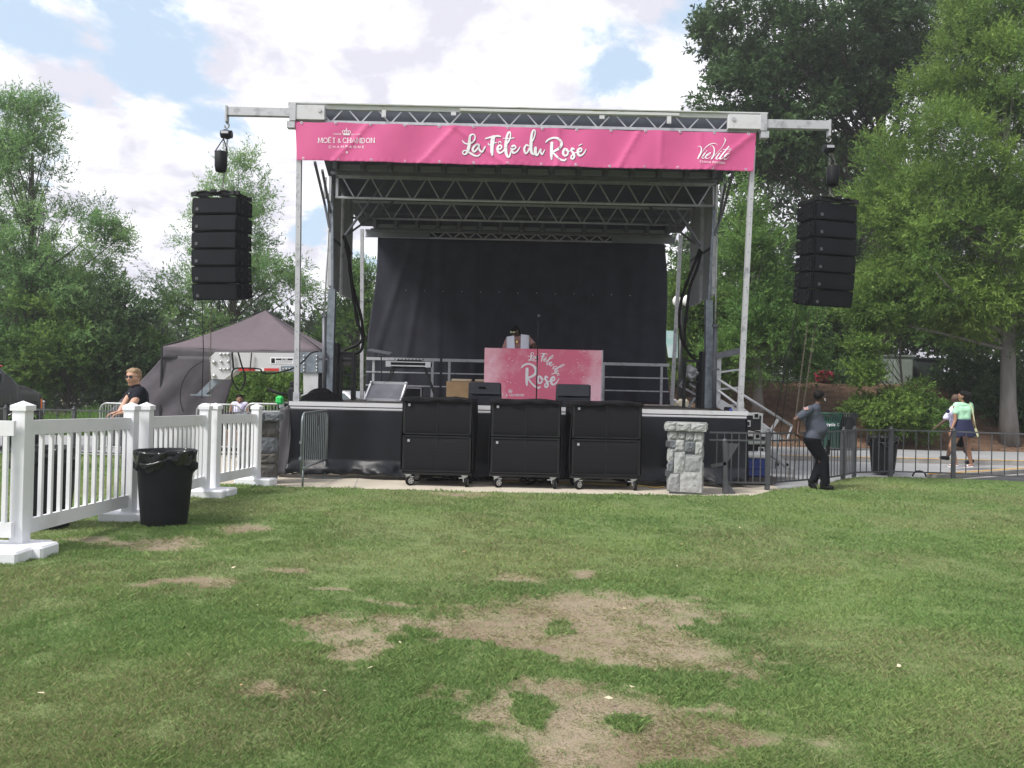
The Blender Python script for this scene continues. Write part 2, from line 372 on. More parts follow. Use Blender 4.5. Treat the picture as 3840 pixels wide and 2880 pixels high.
def blades(n, seed):
    r = np.random.default_rng(seed)
    y = np.exp(r.uniform(math.log(2.7), math.log(17.8), n)); x = r.uniform(-1, 1, n)*(y*.70+.4)
    d = dirt_mask(x, y); ok = (r.uniform(0, 1, n) > d*1.12-.02) & (y < lawn_edge(x)+.02)
    extra = (d > .25) & (r.uniform(0, 1, n) < .30) & (y < lawn_edge(x)); keep = ok | extra
    x = x[keep]; y = y[keep]; d = d[keep]; n = len(x)
    thin = np.clip((fbm(x*.75+3, y*.75, 91)-.47)*5, 0, 1)
    dead = (np.clip(d*1.3, 0, .93)+.03+.30*thin) > r.uniform(0, 1, n)
    clump = fbm(x*4.5, y*4.5, 71); big = fbm(x*.9, y*.9, 73)
    hh = (.012+.0034*np.minimum(y, 4))*(.45+.9*r.uniform(0, 1, n))*(.15+1.7*clump)*(.5+1.0*big)
    hh = np.where(dead, hh*.5, hh)
    az = r.uniform(0, 2*np.pi, n); lean = r.uniform(.2, 1.3, n); lean = np.where(dead, r.uniform(1.2, 3.0, n), lean)
    ww = .00074*y*(.7+.6*r.uniform(0, 1, n)); fa = r.uniform(0, 2*np.pi, n)
    z = lawn_z(x, y)-.004-.012*d
    dx = np.cos(az)*lean*hh; dy = np.sin(az)*lean*hh; px = np.cos(fa)*ww/2; py = np.sin(fa)*ww/2
    a = np.stack([x-px, y-py, z], -1); b = np.stack([x+px, y+py, z], -1); c = np.stack([x+dx*.4+px*.7, y+dy*.4+py*.7, z+hh*.65], -1); e = np.stack([x+dx, y+dy, z+hh*1.0], -1)
    V = np.stack([a, b, c, e], 1).reshape(-1, 3); Fc = np.arange(n*4).reshape(n, 4)
    tint = np.clip(r.uniform(-.3, .6, n)+1.3*(fbm(x*.8, y*.8, 81)-.4)+.8*(clump-.5), 0, 1)
    st = np.where(dead, r.uniform(.5, 1, n), np.clip(r.uniform(-.7, .3, n)+.45*thin, 0, 1))
    return V, Fc, np.repeat(tint, 4), np.repeat(st, 4)
V, Fc, Tn, St = blades(1300000, 1)
g = np_mesh('grass', V, Fc, 'grass_blade', {'tint': Tn, 'straw': St})
tag(g, 'short mown green grass with straw coloured worn patches across the lawn', 'grass', kind='stuff')

# base sheets
mb = MB(); mb.quad((-400, -60, -.16), (400, -60, -.16), (400, 600, -.16), (-400, 600, -.16)); tag(mb.build('ground', 'earth'), kind='structure')
mb = MB(); mb.box((-8.6, 18.6, -.1), (26.8, 12.2, .13)); tag(mb.build('concrete_pad', 'concrete'), kind='structure')
mb = MB(); mb.box((13.6, 18.6, -.102), (17.6, 12.2, .13)); pav = tag(mb.build('pavement', 'walk'), kind='structure')
# joints of the slabs in front of the stage
mb = MB()
for x in (-4.4, -2.6, -.2, 1.4, 3.3): mb.box((x, 13.9, -.0335), (.014, 2.4, .002), rz=R(8 if x < 0 else 18))
tag(mb.build('pavement_joints', 'kerb_stone'), kind='structure')
# grey road / walk on both sides
mb = MB(); mb.box((-27.5, 20.9, -.083), (41, 6.6, .14)); tag(mb.build('road', 'walk'), kind='structure')
# ================================================================== STAGE
YF, YA, YB, YC = 14.8, 17.35, 19.26, 21.15
DECK = 1.31
mat('alu', (.48, .49, .52), .42, .55, var=.12, scale=9, stretch=(1, 1, .3))
mat('alu_worn', (.47, .48, .505), .5, .3, c2=(.27, .28, .30), thr=(.52, .72), scale=7)
mat('alu_dark', (.12, .128, .15), .5, .3, var=.2, scale=5)
mat('galv', (.27, .31, .36), .5, .55, c2=(.20, .23, .27), thr=(.4, .6), scale=9)
mat('white_paint', (.58, .585, .61), .45, 0, c2=(.45, .45, .46), thr=(.55, .8), scale=5)
mat('roof_skin', (.04, .045, .066), .7, var=.2, scale=2)
mat('roof_panel', (.22, .235, .27), .7, var=.12, scale=1.5)
mat('roof_front', (.075, .085, .115), .6, var=.15, scale=2)
mat('beam_top', (.54, .56, .55), .5, .1, c2=(.38, .40, .30), thr=(.56, .68), scale=6, stretch=(.5, 1, 3))
mat('wing_panel', (.34, .345, .36), .55, var=.15, scale=1.5)
mat('black_cloth', (.022, .024, .037), .9, var=.25, scale=2.5, bump=.25, bscale=9)
mat('vinyl_black', (.0045, .006, .010), .42, var=.25, scale=2.0, bump=.5, bscale=2.2); MT['vinyl_black'].node_tree.nodes['Principled BSDF'].inputs['Specular IOR Level'].default_value = .35
mat('deck_ply', (.05, .045, .04), .7, var=.3, scale=4)
mat('rubber', (.012, .012, .013), .6, var=.2)
mat('steel_bolt', (.5, .5, .5), .35, .8)
mat('refl_red', (.55, .03, .03), .4); mat('refl_white', (.8, .8, .8), .4)
mat('black_steel', (.015, .016, .018), .45, .3, var=.3)

stage = empty('mobile_stage', (0.1, YF, 0), 'large mobile stage with truss roof standing on the concrete pad behind the lawn', 'stage')
pxl = W(4, 250, 775, YF); pxr = W(6, 830, 875, YF)
XL, XR = pxl.x, pxr.x
# deck
mb = MB(); mb.box(((XL+XR)/2, (YF+YC)/2+.1, DECK-.06), (XR-XL+.16, YC-YF+.3, .10)); mb.build('deck', 'deck_ply', stage)
mb = MB(); mb.box(((XL+XR)/2, YF-.07, DECK-.032), (XR-XL+.24, .02, .075)); mb.box(((XL+XR)/2, YF-.064, DECK-.105), (XR-XL+.2, .02, .035)); mb.build('deck_edge', 'white_paint', stage)
mb = MB()
for x in np.linspace(XL+.3, XR-.3, 6):
    for y in (YF+.6, YC-.3): mb.box((x, y, .62), (.09, .09, 1.24)); mb.box((x, y, .0), (.3, .3, .06))
mb.box(((XL+XR)/2, YF+2.6, .85), (XR-XL-.3, .14, .3)); mb.box(((XL+XR)/2, YF+4.4, .85), (XR-XL-.3, .14, .3))
mb.build('chassis', 'black_steel', stage)

# front corner poles, rear poles
def pole(bot, top, w, name='corner_pole', m='alu_worn'):
    b = MB(); b.bar(bot, top, w, w, up=(0, 1, 0)); o = b.build(name, m, stage)
    h = MB(); n = int((top.z-bot.z)/.3)
    for i in range(1, n):
        p = bot.lerp(top, i/n); h.cyl(p+Vector((0, -w/2-.002, 0)), p+Vector((0, -w/2+.004, 0)), .008, seg=8)
    h.build('bolt_hole', 'rubber', o); return o
pole(Vector((pxl.x, YF, DECK)), W(1, 720, 300, YF), .085)
pole(Vector((pxr.x, YF, DECK)), W(2, 1524, 330, YF), .085)
rl = W(4, 789, 778, YC); rr = W(6, 262, 852, YC)
pole(Vector((rl.x, YC, DECK)), W(1, 1120, 868, YC), .085); pole(Vector((rr.x, YC, DECK)), W(2, 1078, 880, YC), .085)
for p in (pxl, pxr):
    b = MB(); b.box((p.x, YF-.01, DECK+.09), (.11, .1, .16)); b.cyl((p.x, YF-.07, DECK+.1), (p.x, YF-.055, DECK+.1), .03, seg=14); b.build('pole_foot', 'alu', stage)

# front truss (top of the roof)
f_tl = W(1, 648, 84, YF); f_tr = W(2, 1610, 148, YF)
f_bl = W(1, 690, 180, YF); f_br = W(2, 1545, 236, YF)
ztop = (f_tl.z+f_tr.z)/2; zbot = (f_bl.z+f_br.z)/2
print('front truss', f_tl, f_tr, f_bl, f_br)
mb = MB(); mb.bar((f_tl.x, YF, ztop), (f_tr.x, YF, ztop), .07, .085); mb.bar((f_tl.x+.02, YF-.05, ztop+.05), (f_tr.x, YF-.05, ztop+.05), .06, .02)
mb.bar((-1.05, YF-.055, ztop-.005), (2.9, YF-.055, ztop-.005), .03, .05)
mb.build('top_beam', 'beam_top', stage)
mb = MB(); mb.bar((f_bl.x, YF, zbot), (f_br.x, YF, zbot), .05)
x0 = W(1, 930, 180, YF).x; per = .536; x = x0-2*per; bz = zbot+.02; tz = ztop-.04
while x < f_br.x-.2:
    if x > f_bl.x: 
        mb.bar((x, YF, bz), (x+per*.34, YF, tz), .022); mb.bar((x+per*.55, YF, tz), (x+per*.90, YF, bz), .022)
    x += per
mb.build('front_truss', 'alu', stage)
mb = MB()
for zz, xx in ((1, 1258), (2, 1005)):
    p = W(zz, xx, 130 if zz == 1 else 165, YF-.07); mb.box(p, (.075, .02, .13)); mb.cyl(p+Vector((0, -.014, -.03)), p+Vector((0, -.01, -.03)), .02, seg=10)
for zz, xx in ((1, 1703), (2, 590)):
    p = W(zz, xx, 130 if zz == 1 else 148, YF-.07); mb.box(p, (.09, .02, .06))
mb.build('lifting_lug', 'white_paint', stage)
# sleeves and outrigger arms
for sg, sl, sy, ar, ay in ((-1, (1, 682, 885), 128, (1, 258, 690), 121), (1, (2, 1368, 1585), 182, (2, 1560, 1995), 196)):
    a = W(sl[0], sl[1], sy, YF-.07); b = W(sl[0], sl[2], sy, YF-.07); z = (a.z+b.z)/2
    m1 = MB(); m1.box(((a.x+b.x)/2, YF-.07, z), (b.x-a.x, .12, .255), bev=.006)
    o = m1.build('arm_sleeve', 'white_paint', stage)
    m2 = MB(); q = b if sg < 0 else a; m2.cyl((q.x-sg*.0+sg*.09*1, YF-.145, z+.04), (q.x+sg*.09, YF-.125, z+.04), .035, seg=14); m2.build('bolt', 'steel_bolt', o)
    c = W(ar[0], ar[1], ay, YF-.07); d = W(ar[0], ar[2], ay, YF-.07); z2 = (c.z+d.z)/2
    m1 = MB(); m1.box(((c.x+d.x)/2, YF-.07, z2), (d.x-c.x, .1, .155), bev=.005)
    e = c if sg < 0 else d
    m1.box((e.x, YF-.07, z2-.05), (.03, .14, .29)); arm_end = e if sg < 0 else e
    m1.box((e.x, YF-.07, z2+.085), (.02, .05, .03))
    k = a if sg < 0 else b; m1.box((k.x, YF-.07, z), (.11, .15, .31)); m1.box((k.x+sg*.03, YF-.07, z-.22), (.14, .13, .12))
    m1.build('outrigger_arm', 'alu_worn', stage)
    if sg < 0: ARM_L = Vector((e.x, YF-.07, z2-.19))
    else: ARM_R = Vector((e.x, YF-.07, z2-.19))

# roof body
RX0, RX1 = -3.72, 4.02
mb = MB()
prof = [(YF+.16, 6.12), (YF+.16, ztop-.05), (17.5, 6.62), (YC+.3, 6.2), (YC+.3, 5.80), (17.5, 6.10)]
hw = [(-.08, 0), (-.08, 0), (.30, 0), (.30, 0), (.30, 0), (.30, 0)]
pl = [(RX0-hw[i][0], y, z) for i, (y, z) in enumerate(prof)]; pr = [(RX1+hw[i][0], y, z) for i, (y, z) in enumerate(prof)]
mb.add(pl+pr, [(0, 1, 2, 5), (2, 3, 4, 5), (6, 11, 8, 7), (8, 11, 10, 9)]+[(i, 6+i, 6+(i+1) % 6, (i+1) % 6) for i in range(6)]); mb.build('roof', 'roof_skin', stage)
mb = MB(); mb.box(((f_bl.x+f_br.x)/2, YF+.13, (ztop+zbot)/2), (f_br.x-f_bl.x-.2, .04, ztop-zbot-.02)); mb.build('roof_front_panel', 'roof_front', stage)
# joists and light infill panels under the roof, two rows
for (yy, zz, hh, n) in ((16.1, 5.90, .11, 14), (20.75, 5.68, .09, 14)):
    mb = MB(); st = (RX1-RX0-.35)/n
    for i in range(n): mb.box((RX0+.18+st*(i+.5), yy, zz), (st-.12, .02, hh), rx=R(-12))
    mb.build('roof_infill', 'roof_panel', stage)
    mb = MB()
    for i in range(n+1): mb.box((RX0+.18+st*i, yy+.1, zz+.05), (.075, .5, .22))
    mb.box(((RX0+RX1)/2, yy+.12, zz-hh/2-.03), (RX1-RX0-.1, .07, .06)); mb.build('joist', 'alu_dark', stage)
mb = MB()
mb.bar((RX0, 20.1, 5.87), (RX1, 20.1, 5.87), .05, .06)
mb.build('roof_rib', 'alu_dark', stage)

def truss(y, cl, cr_, zb, zt, n, w=.055, m='alu', name='roof_truss', phase=0):
    t = MB(); t.tube([(cl, y, zb), (cr_, y, zb)], w/2*1.1, 8); t.bar((cl, y, zt), (cr_, y, zt), w, w*1.2)
    for e, s in ((cl, 1), (cr_, -1)): t.bar((e+s*.03, y, zb), (e+s*.03, y, zt), w, w)
    st = (cr_-cl-.2)/n
    for i in range(n):
        x = cl+.12+i*st
        t.bar((x+st*.04, y, zt-.02), (x+st*.44, y, zb+.02), .028); t.bar((x+st*.56, y, zb+.02), (x+st*.96, y, zt-.02), .028)
    return t.build(name, m, stage)
a = W(1, 950, 665, YA); b = W(2, 1290, 698, YA); a2 = W(1, 950, 532, YA); b2 = W(2, 1300, 566, YA)
print('A', a, b, a2, b2)
truss(YA, a.x, b.x, (a.z+b.z)/2, (a2.z+b2.z)/2, 13)
mb = MB(); mb.bar((RX0+.2, YA-.35, (a2.z+b2.z)/2+.06), (RX1-.2, YA-.35, (a2.z+b2.z)/2+.06), .07, .06); mb.build('roof_purlin', 'alu_dark', stage)
a = W(1, 1050, 795, YB); b = W(2, 1150, 816, YB); a2 = W(1, 1200, 690, YB); b2 = W(2, 1000, 715, YB)
print('B', a, b, a2, b2)
truss(YB, a.x, b.x, (a.z+b.z)/2, (a2.z+b2.z)/2, 14, .045, 'alu')
a = W(1, 1140, 910, YC); b = W(2, 1045, 932, YC); a2 = W(1, 1145, 872, YC); b2 = W(2, 1045, 890, YC)
print('C', a, b, a2, b2)
truss(YC, a.x, b.x, (a.z+b.z)/2, (a2.z+b2.z)/2, 20, .04, 'alu')
TCz = (a.z+b.z)/2; TCl = a.x; TCr = b.x
mb = MB(); L0 = W(1, 1150, 885, YC-.03); L1 = W(1, 1550, 905, YC-.03); mb.box(((L0.x+L1.x)/2, YC-.04, L1.z), (L1.x-L0.x, .02, .16)); mb.build('rear_panel', 'roof_panel', stage); mb = MB()
L0 = W(2, 650, 905, YC-.03); L1 = W(2, 1040, 915, YC-.03); mb.box(((L0.x+L1.x)/2, YC-.04, L1.z), (L1.x-L0.x, .02, .16)); mb.build('rear_panel', 'roof_panel', stage)
mb = MB(); mb.box(((RX0+RX1)/2, YC+.22, 5.72), (RX1-RX0-.3, .04, .56)); mb.build('rear_valance', 'roof_skin', stage)

# masts with wing panels, braces, hydraulic rods
for sg in (-1, 1):
    if sg < 0:
        low = W(4, 515, 770, YA); bend = W(1, 930, 1250, YA); top = W(1, 928, 560, YA)
        wp = [(1, 957, 1252, 17.6), (1, 1018, 1298, 18.5)]
        br = [((1, 1010, 905, YA+.05), (1, 1272, 552, YA+.05)), ((1, 1020, 905, YB-.3), (1, 1320, 690, YB-.1))]
    else:
        low = W(6, 567, 860, YA); bend = W(2, 1250, 1280, YA); top = W(2, 1290, 600, YA)
        wp = [(2, 1235, 1272, 17.6), (2, 1170, 1300, 18.5)]
        br = [((2, 1205, 945, YA+.05), (2, 950, 572, YA+.05)), ((2, 1200, 960, YB-.3), (2, 880, 700, YB-.1))]
    mb = MB(); mx = low.x; mb.bar((mx, YA, DECK), (bend.x, YA, bend.z), .15, .15, up=(0, 1, 0)); mb.bar((bend.x, YA+.002, bend.z), (top.x, YA+.002, 6.0), .05, .05, up=(0, 1, 0)); mb.build('mast', 'galv', stage)
    mb = MB(); mb.box((mx+sg*.0, YA-.02, DECK+.62), (.21, .22, 1.24), bev=.008); o = mb.build('mast_socket', 'galv', stage)
    mb = MB()
    for zz in (.9, 1.1): 
        for xx in (-.06, .06): mb.cyl((mx+xx, YA-.15, DECK+zz), (mx+xx, YA-.13, DECK+zz), .014, seg=8)
    mb.build('bolt', 'steel_bolt', o)
    mb = MB(); mb.box((mx+sg*(-.13), YA+.1, DECK+.6), (.07, .3, 1.2)); mb.build('mast_guide', 'black_steel', stage)
    # upright light tubes next to the truss end
    mb = MB(); ux = top.x
    mb.bar((ux+sg*.02, YA-.06, 5.5), (ux+sg*.02, YA-.06, 6.02), .05); mb.build('truss_end_post', 'alu_worn', stage); mb = MB(); mb.bar((ux+sg*.13, YA-.06, 5.55), (ux+sg*.13, YA-.06, 6.0), .05)
    mb.build('truss_end_post', 'alu_worn', stage)
    # hanging wing panels
    for i, (y0, y1, dx, zb) in enumerate(((17.45, 18.30, 0, 3.73), (18.42, 19.45, .04, 3.70))):
        px_ = ux-sg*(dx-.02)
        mb = MB(); mb.box((px_, (y0+y1)/2, (5.98-i*.05+zb)/2), (.04, y1-y0, 5.98-i*.05-zb)); pn = mb.build('wing_panel', 'wing_panel', stage)
        mb = MB(); mb.box((px_, y0-.03, (5.9+zb)/2), (.085, .05, 5.9-zb)); mb.box((px_, y1+.02, (5.85+zb)/2), (.05, .03, 5.85-zb)); mb.box((px_, (y0+y1)/2, zb-.02), (.05, y1-y0, .035)); mb.build('panel_edge', 'alu_worn', pn)
        mb = MB(); mb.box((px_-sg*.03, (y0+y1)/2, 4.75), (.02, y1-y0, .05)); mb.build('panel_strap', 'black_steel', pn)
    for p, q in br: mb = MB(); mb.bar(W(*p), W(*q), .06, .04); mb.build('knee_brace', 'alu_dark', stage)
    # outside diagonal roof props
    mb = MB()
    if sg < 0: A_ = [((1, 818, 440, YF+.5), (1, 880, 700, YA)), ((1, 865, 490, YF+1.2), (1, 918, 760, YA)), ((1, 880, 700, YA), (1, 915, 880, YA)), ((1, 905, 640, YA), (1, 915, 980, YA+.4))]
    else: A_ = [((2, 1400, 490, YF+.5), (2, 1335, 745, YA)), ((2, 1355, 560, YF+1.2), (2, 1310, 800, YA)), ((2, 1335, 745, YA), (2, 1285, 880, YA))]
    for p, q in A_: mb = MB(); mb.bar(W(*p), W(*q), .045); mb.build('roof_prop', 'alu_dark', stage)
    mb = MB()
    if sg < 0:
        p0 = W(4, 478, 770, YA-.35); p1 = W(4, 478, 75, YA-.35); p2 = W(1, 905, 860, YA-.35)
    else:
        p0 = W(6, 616, 850, YA-.35); p1 = W(6, 624, 160, YA-.35); p2 = W(2, 1300, 870, YA-.35)
    mb.cyl(p0, p1, .045, seg=10); mb.build('hydraulic_cylinder', 'alu_dark', stage)
    mb = MB(); mb.cyl(p1, p2, .018, seg=8); mb.build('hydraulic_rod', 'alu_worn', stage)
    mb = MB(); mb.box(p1, (.11, .1, .05)); mb.build('cylinder_clamp', 'alu_dark', stage); mb = MB(); mb.box((p1+Vector((0, 0, -.9))), (.2, .06, .04)); mb.build('cylinder_clamp', 'alu_dark', stage)

# hose bundles
def hose(zz, pts, Y, r=.022, name='hydraulic_hose'):
    P = [W(p[0], p[1], p[2], Y+(p[3] if len(p) > 3 else 0)) for p in pts]
    mb = MB(); mb.tube([Vector(q) for q in cat_rom(P, 6)], r, 8); return mb.build(name, 'rubber', stage)
hose(0, [(1, 1000, 915), (1, 1035, 990), (1, 1040, 1130), (1, 1075, 1290), (1, 1112, 1420), (4, 796, 190), (4, 800, 260), (4, 745, 320), (4, 660, 355), (4, 600, 385)], 17.9, .032)
hose(0, [(1, 1010, 925), (1, 1040, 1100), (1, 1062, 1300), (4, 745, 60), (4, 762, 150), (4, 792, 240), (4, 797, 320), (4, 770, 375), (4, 700, 388), (4, 610, 375)], 17.8, .032)
hose(0, [(1, 1000, 905), (1, 1030, 980), (1, 1055, 1200), (4, 735, 50), (4, 758, 170)], 17.85, .024)
hose(0, [(2, 1195, 965), (2, 1165, 1050), (2, 1105, 1200), (2, 1072, 1330), (2, 1070, 1450), (6, 330, 150), (6, 345, 270), (6, 395, 370), (6, 460, 440), (6, 520, 460)], 17.9, .032)
hose(0, [(2, 1205, 975), (2, 1180, 1080), (2, 1130, 1220), (2, 1110, 1420), (6, 378, 80), (6, 372, 200), (6, 372, 330)], 17.8, .032)
# black ladder frames beside the masts on the deck
def ladder(c, w, h, name='black_frame'):
    b = MB()
    for s in (-1, 1): b.box((c.x+s*w/2, c.y, DECK+h/2), (.06, .06, h))
    for z in (.25, .55, .85, h-.05): b.box((c.x, c.y, DECK+min(z, h-.03)), (w, .045, .045))
    return b.build(name, 'black_steel', stage)
p = W(4, 640, 600, 17.6); ladder(p, .38, 1.02)
p = W(4, 640, 600, 18.0); ladder(p+Vector((0.05, .2, 0)), .3, 1.0)
p = W(6, 440, 650, 17.5); ladder(p, .38, 1.05); ladder(p+Vector((.3, .25, 0)), .3, 1.05)

# tow arm (gooseneck) of the trailer on the left
TY = 17.2
arm = MB(); arm.prism([W(3, x, y, TY) for x, y in ((1500, 300), (1935, 303), (1935, 392), (1840, 392), (1840, 422), (1500, 420))], (0, .3, 0)); 
arm = arm.build('tow_arm', 'white_paint', stage)
b = MB(); b.prism([W(3, x, y, TY-.02) for x, y in ((1410, 297), (1504, 297), (1504, 420), (1545, 422), (1468, 476), (1385, 474), (1372, 335))], (0, .36, 0)); hp = b.build('hitch_plate', 'white_paint', stage)
b = MB()
for x, y, r in ((1445, 312, .03), (1470, 312, .03), (1494, 312, .03), (1402, 365, .045), (1447, 360, .03), (1494, 360, .03), (1445, 410, .03), (1470, 410, .03), (1494, 410, .03), (1402, 455, .045)):
    q = W(3, x, y, TY-.04); b.ball(q, (r, .02, r), 10, 6)
b.build('bolt', 'steel_bolt', hp)
b = MB(); b.prism([W(3, x, y, TY+.05) for x, y in ((1385, 477), (1450, 477), (1345, 577), (1290, 572))], (0, .2, 0)); b.prism([W(3, x, y, TY) for x, y in ((1244, 573), (1300, 572), (1385, 576), (1380, 588), (1250, 582))], (0, .3, 0)); b.build('hitch_leg', 'galv', stage)
pl = MB(); pl.prism([W(4, x, y, TY-.03) for x, y in ((232, 378), (492, 378), (490, 549), (262, 546), (262, 540), (122, 540), (122, 492), (240, 490))], (0, .4, 0)); gp = pl.build('gusset_plate', 'galv', stage)
b = MB()
for x in (310, 415):
    for y in (410, 442, 475, 505, 532): b.ball(W(4, x, y, TY-.045), (.022, .015, .022), 8, 6)
for x in (140, 165, 190): b.ball(W(4, x, 516, TY-.045), (.02, .015, .02), 8, 6)
b.build('bolt', 'steel_bolt', gp)
b = MB(); b.prism([W(4, x, y, TY) for x, y in ((302, 550), (428, 550), (422, 735), (306, 735))], (0, .3, 0)); b.build('jack_box', 'white_paint', stage)
b = MB(); b.prism([W(4, x, y, TY+.1) for x, y in ((430, 550), (478, 550), (478, 770), (430, 770))], (0, .2, 0)); b.build('jack_back', 'black_steel', stage)
for i, (x0, x1) in enumerate(((1560, 1672), (1730, 1826))):
    b = MB(); b.prism([W(3, x, y, TY-.008) for x, y in ((x0, 403), (x1, 404), (x1, 421), (x0, 420))], (0, .006, 0)); b.build('red_reflector', 'refl_red', arm)
b = MB(); b.prism([W(3, x, y, TY-.007) for x, y in ((1672, 404), (1730, 404), (1730, 421), (1672, 420))], (0, .006, 0)); b.build('white_reflector', 'refl_white', arm)
# ================================================================== LETTERING
mat('ink_white', (.86, .86, .90), .7, var=.02)
mat('ink_black', (.02, .02, .025), .6, var=.1)
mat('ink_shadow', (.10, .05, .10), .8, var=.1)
mat('ink_grey', (.25, .25, .26), .7, var=.1)
mat('badge_grey', (.09, .09, .10), .5, var=.1)
class Ink:
    """flat brush strokes in a 2-D space (x right, y DOWN), lifted in tiny steps so that overlapping strokes never share a plane"""
    def __init__(s, mp): s.mb = MB(); s.mp = mp; s.k = 0
    def stroke(s, pts, w, curve=True, n=7):
        P = [(p[0], p[1], p[2] if len(p) > 2 else w) for p in pts]
        if curve and len(P) > 2: P = cat_rom(P, n)
        L = len(P); left = []; right = []
        for i in range(L):
            a = P[max(i-1, 0)]; b = P[min(i+1, L-1)]; dx, dy = b[0]-a[0], b[1]-a[1]; l = math.hypot(dx, dy) or 1; nx, ny = -dy/l, dx/l; h = P[i][2]/2
            left.append((P[i][0]+nx*h, P[i][1]+ny*h)); right.append((P[i][0]-nx*h, P[i][1]-ny*h))
        for i in range(L-1):
            s.k += 1; s.poly([left[i], left[i+1], right[i+1], right[i]])
        for e in (0, L-1):
            if curve:
                s.k += 1; s.disc(P[e][0], P[e][1], P[e][2]/2*.98, 10)
        return s
    def poly(s, q):
        d = .0015+(s.k % 40)*.00012; vs = [s.mp(x, y, d) for x, y in q]
        s.mb.add(vs, [tuple(range(len(vs)))]); return s
    def disc(s, x, y, r, n=12): s.k += 1; return s.poly([(x+r*math.cos(2*math.pi*i/n), y+r*math.sin(2*math.pi*i/n)) for i in range(n)])
    def line(s, a, b, w): return s.stroke([a, b], w, curve=False)
def arc(cx, cy, rx, ry, a0, a1, n=14): return [(cx+rx*math.cos(R(a0+(a1-a0)*i/n)), cy-ry*math.sin(R(a0+(a1-a0)*i/n))) for i in range(n+1)]
def arcu(cx, cy, rx, ry, a0, a1, n=14): return [(x, -y) for x, y in arc(cx, cy, rx, ry, a0, a1, n)]
# glyphs in a 1 x 1.4 box, baseline y=0, up is +y : list of polylines
GL = {'A': (1.1, [[(0, 0), (.5, 1.4), (1, 0)], [(.2, .5), (.8, .5)]]), 'C': (1.1, [arcu(.6, -.7, .55, .7, 45, 315)]), 'D': (1.1, [[(.08, 0), (.08, 1.4)], [(.08, 1.4), (.45, 1.4)]+[(.45+.5*math.sin(R(t)), .7+.7*math.cos(R(t))) for t in range(0, 181, 15)]+[(.08, 0)]]),
      'E': (.9, [[(.08, 0), (.08, 1.4)], [(.08, 1.4), (.8, 1.4)], [(.08, .72), (.7, .72)], [(.08, 0), (.8, 0)]]), 'F': (.85, [[(.08, 0), (.08, 1.4)], [(.08, 1.4), (.8, 1.4)], [(.08, .72), (.7, .72)]]),
      'G': (1.15, [arcu(.6, -.7, .55, .7, 45, 345), [(1.12, .65), (.65, .65)]]), 'H': (1.1, [[(.08, 0), (.08, 1.4)], [(1, 0), (1, 1.4)], [(.08, .72), (1, .72)]]), 'M': (1.3, [[(.05, 0), (.15, 1.4)], [(.15, 1.4), (.65, .1), (1.15, 1.4)], [(1.15, 1.4), (1.25, 0)]]),
      'N': (1.15, [[(.08, 0), (.08, 1.4)], [(.08, 1.4), (1, 0)], [(1, 0), (1, 1.4)]]), 'O': (1.2, [arcu(.6, -.7, .55, .7, 0, 360, 20)]), 'P': (.95, [[(.08, 0), (.08, 1.4)], [(.08, 1.4), (.5, 1.38), (.85, 1.1), (.8, .8), (.5, .65), (.08, .65)]]),
      'R': (1, [[(.08, 0), (.08, 1.4)], [(.08, 1.4), (.5, 1.38), (.85, 1.1), (.8, .8), (.5, .65), (.08, .65)], [(.45, .65), (.95, 0)]]), 'S': (.9, [[(.85, 1.2), (.5, 1.4), (.12, 1.2), (.12, .95), (.5, .72), (.85, .5), (.85, .2), (.5, 0), (.08, .2)]]),
      'T': (1, [[(.5, 0), (.5, 1.4)], [(0, 1.4), (1, 1.4)]]), 'V': (1.05, [[(0, 1.4), (.5, 0), (1, 1.4)]]), 'L': (.85, [[(.08, 1.4), (.08, 0)], [(.08, 0), (.8, 0)]]), '1': (.6, [[(.1, 1.1), (.35, 1.4), (.35, 0)]]), '0': (1, [arcu(.5, -.7, .4, .7, 0, 360, 18)]),
      '7': (.9, [[(.05, 1.4), (.85, 1.4), (.35, 0)]]), '4': (.9, [[(.65, 0), (.65, 1.4), (.05, .4), (.9, .4)]]), '3': (.9, [[(.1, 1.3), (.5, 1.4), (.8, 1.1), (.45, .75), (.85, .35), (.5, 0), (.08, .15)]]), ' ': (.6, []), '2': (.9, [[(.1, 1.1), (.4, 1.4), (.8, 1.15), (.7, .8), (.08, 0), (.85, 0)]]),
      '&': (1.15, [[(1.1, 0), (.3, 1.0), (.35, 1.35), (.65, 1.3), (.6, .95), (.15, .5), (.15, .1), (.55, 0), (.95, .45)]]),
      'c': (.8, [arcu(.45, -.45, .4, .45, 40, 320)]), 'y': (.8, [[(.05, .9), (.4, .05)], [(.8, .9), (.25, -.4)]]), 'l': (.35, [[(.15, 0), (.15, 1.4)]]), 'e': (.9, [[(.1, .48), (.85, .48)]+arcu(.47, -.45, .39, .45, 5, 320)[0:]])}
def word(ink, txt, x, y, h, ws, slope=0.0, ls=.25, serif=False, width=None):
    """capital height h, stem width ws, y down; slope = dy/dx"""
    s = h/1.4; tot = sum(GL[c][0]+ls for c in txt)-ls; sx = s if width is None else width/tot
    cx = 0
    for c in txt:
        adv, st = GL[c]
        for pl in st:
            pts = []
            for (a, b) in pl:
                X = x+(cx+a)*sx; pts.append((X, y-b*s+(X-x)*slope))
            ink.k += 1
            if serif and len(pl) == 2 and abs(pl[0][0]-pl[1][0]) < .2:
                ink.line(pts[0], pts[1], ws*1.25)
                for q in pts: ink.k += 1; ink.line((q[0]-ws*1.5, q[1]-ws*1.5*slope), (q[0]+ws*1.5, q[1]+ws*1.5*slope), ws*.6)
            elif len(pl) == 2: ink.line(pts[0], pts[1], ws*(.7 if serif else 1))
            else: ink.stroke(pts, ws*(1.05 if serif else 1), curve=len(pl) > 8, n=2)
        cx += adv+ls

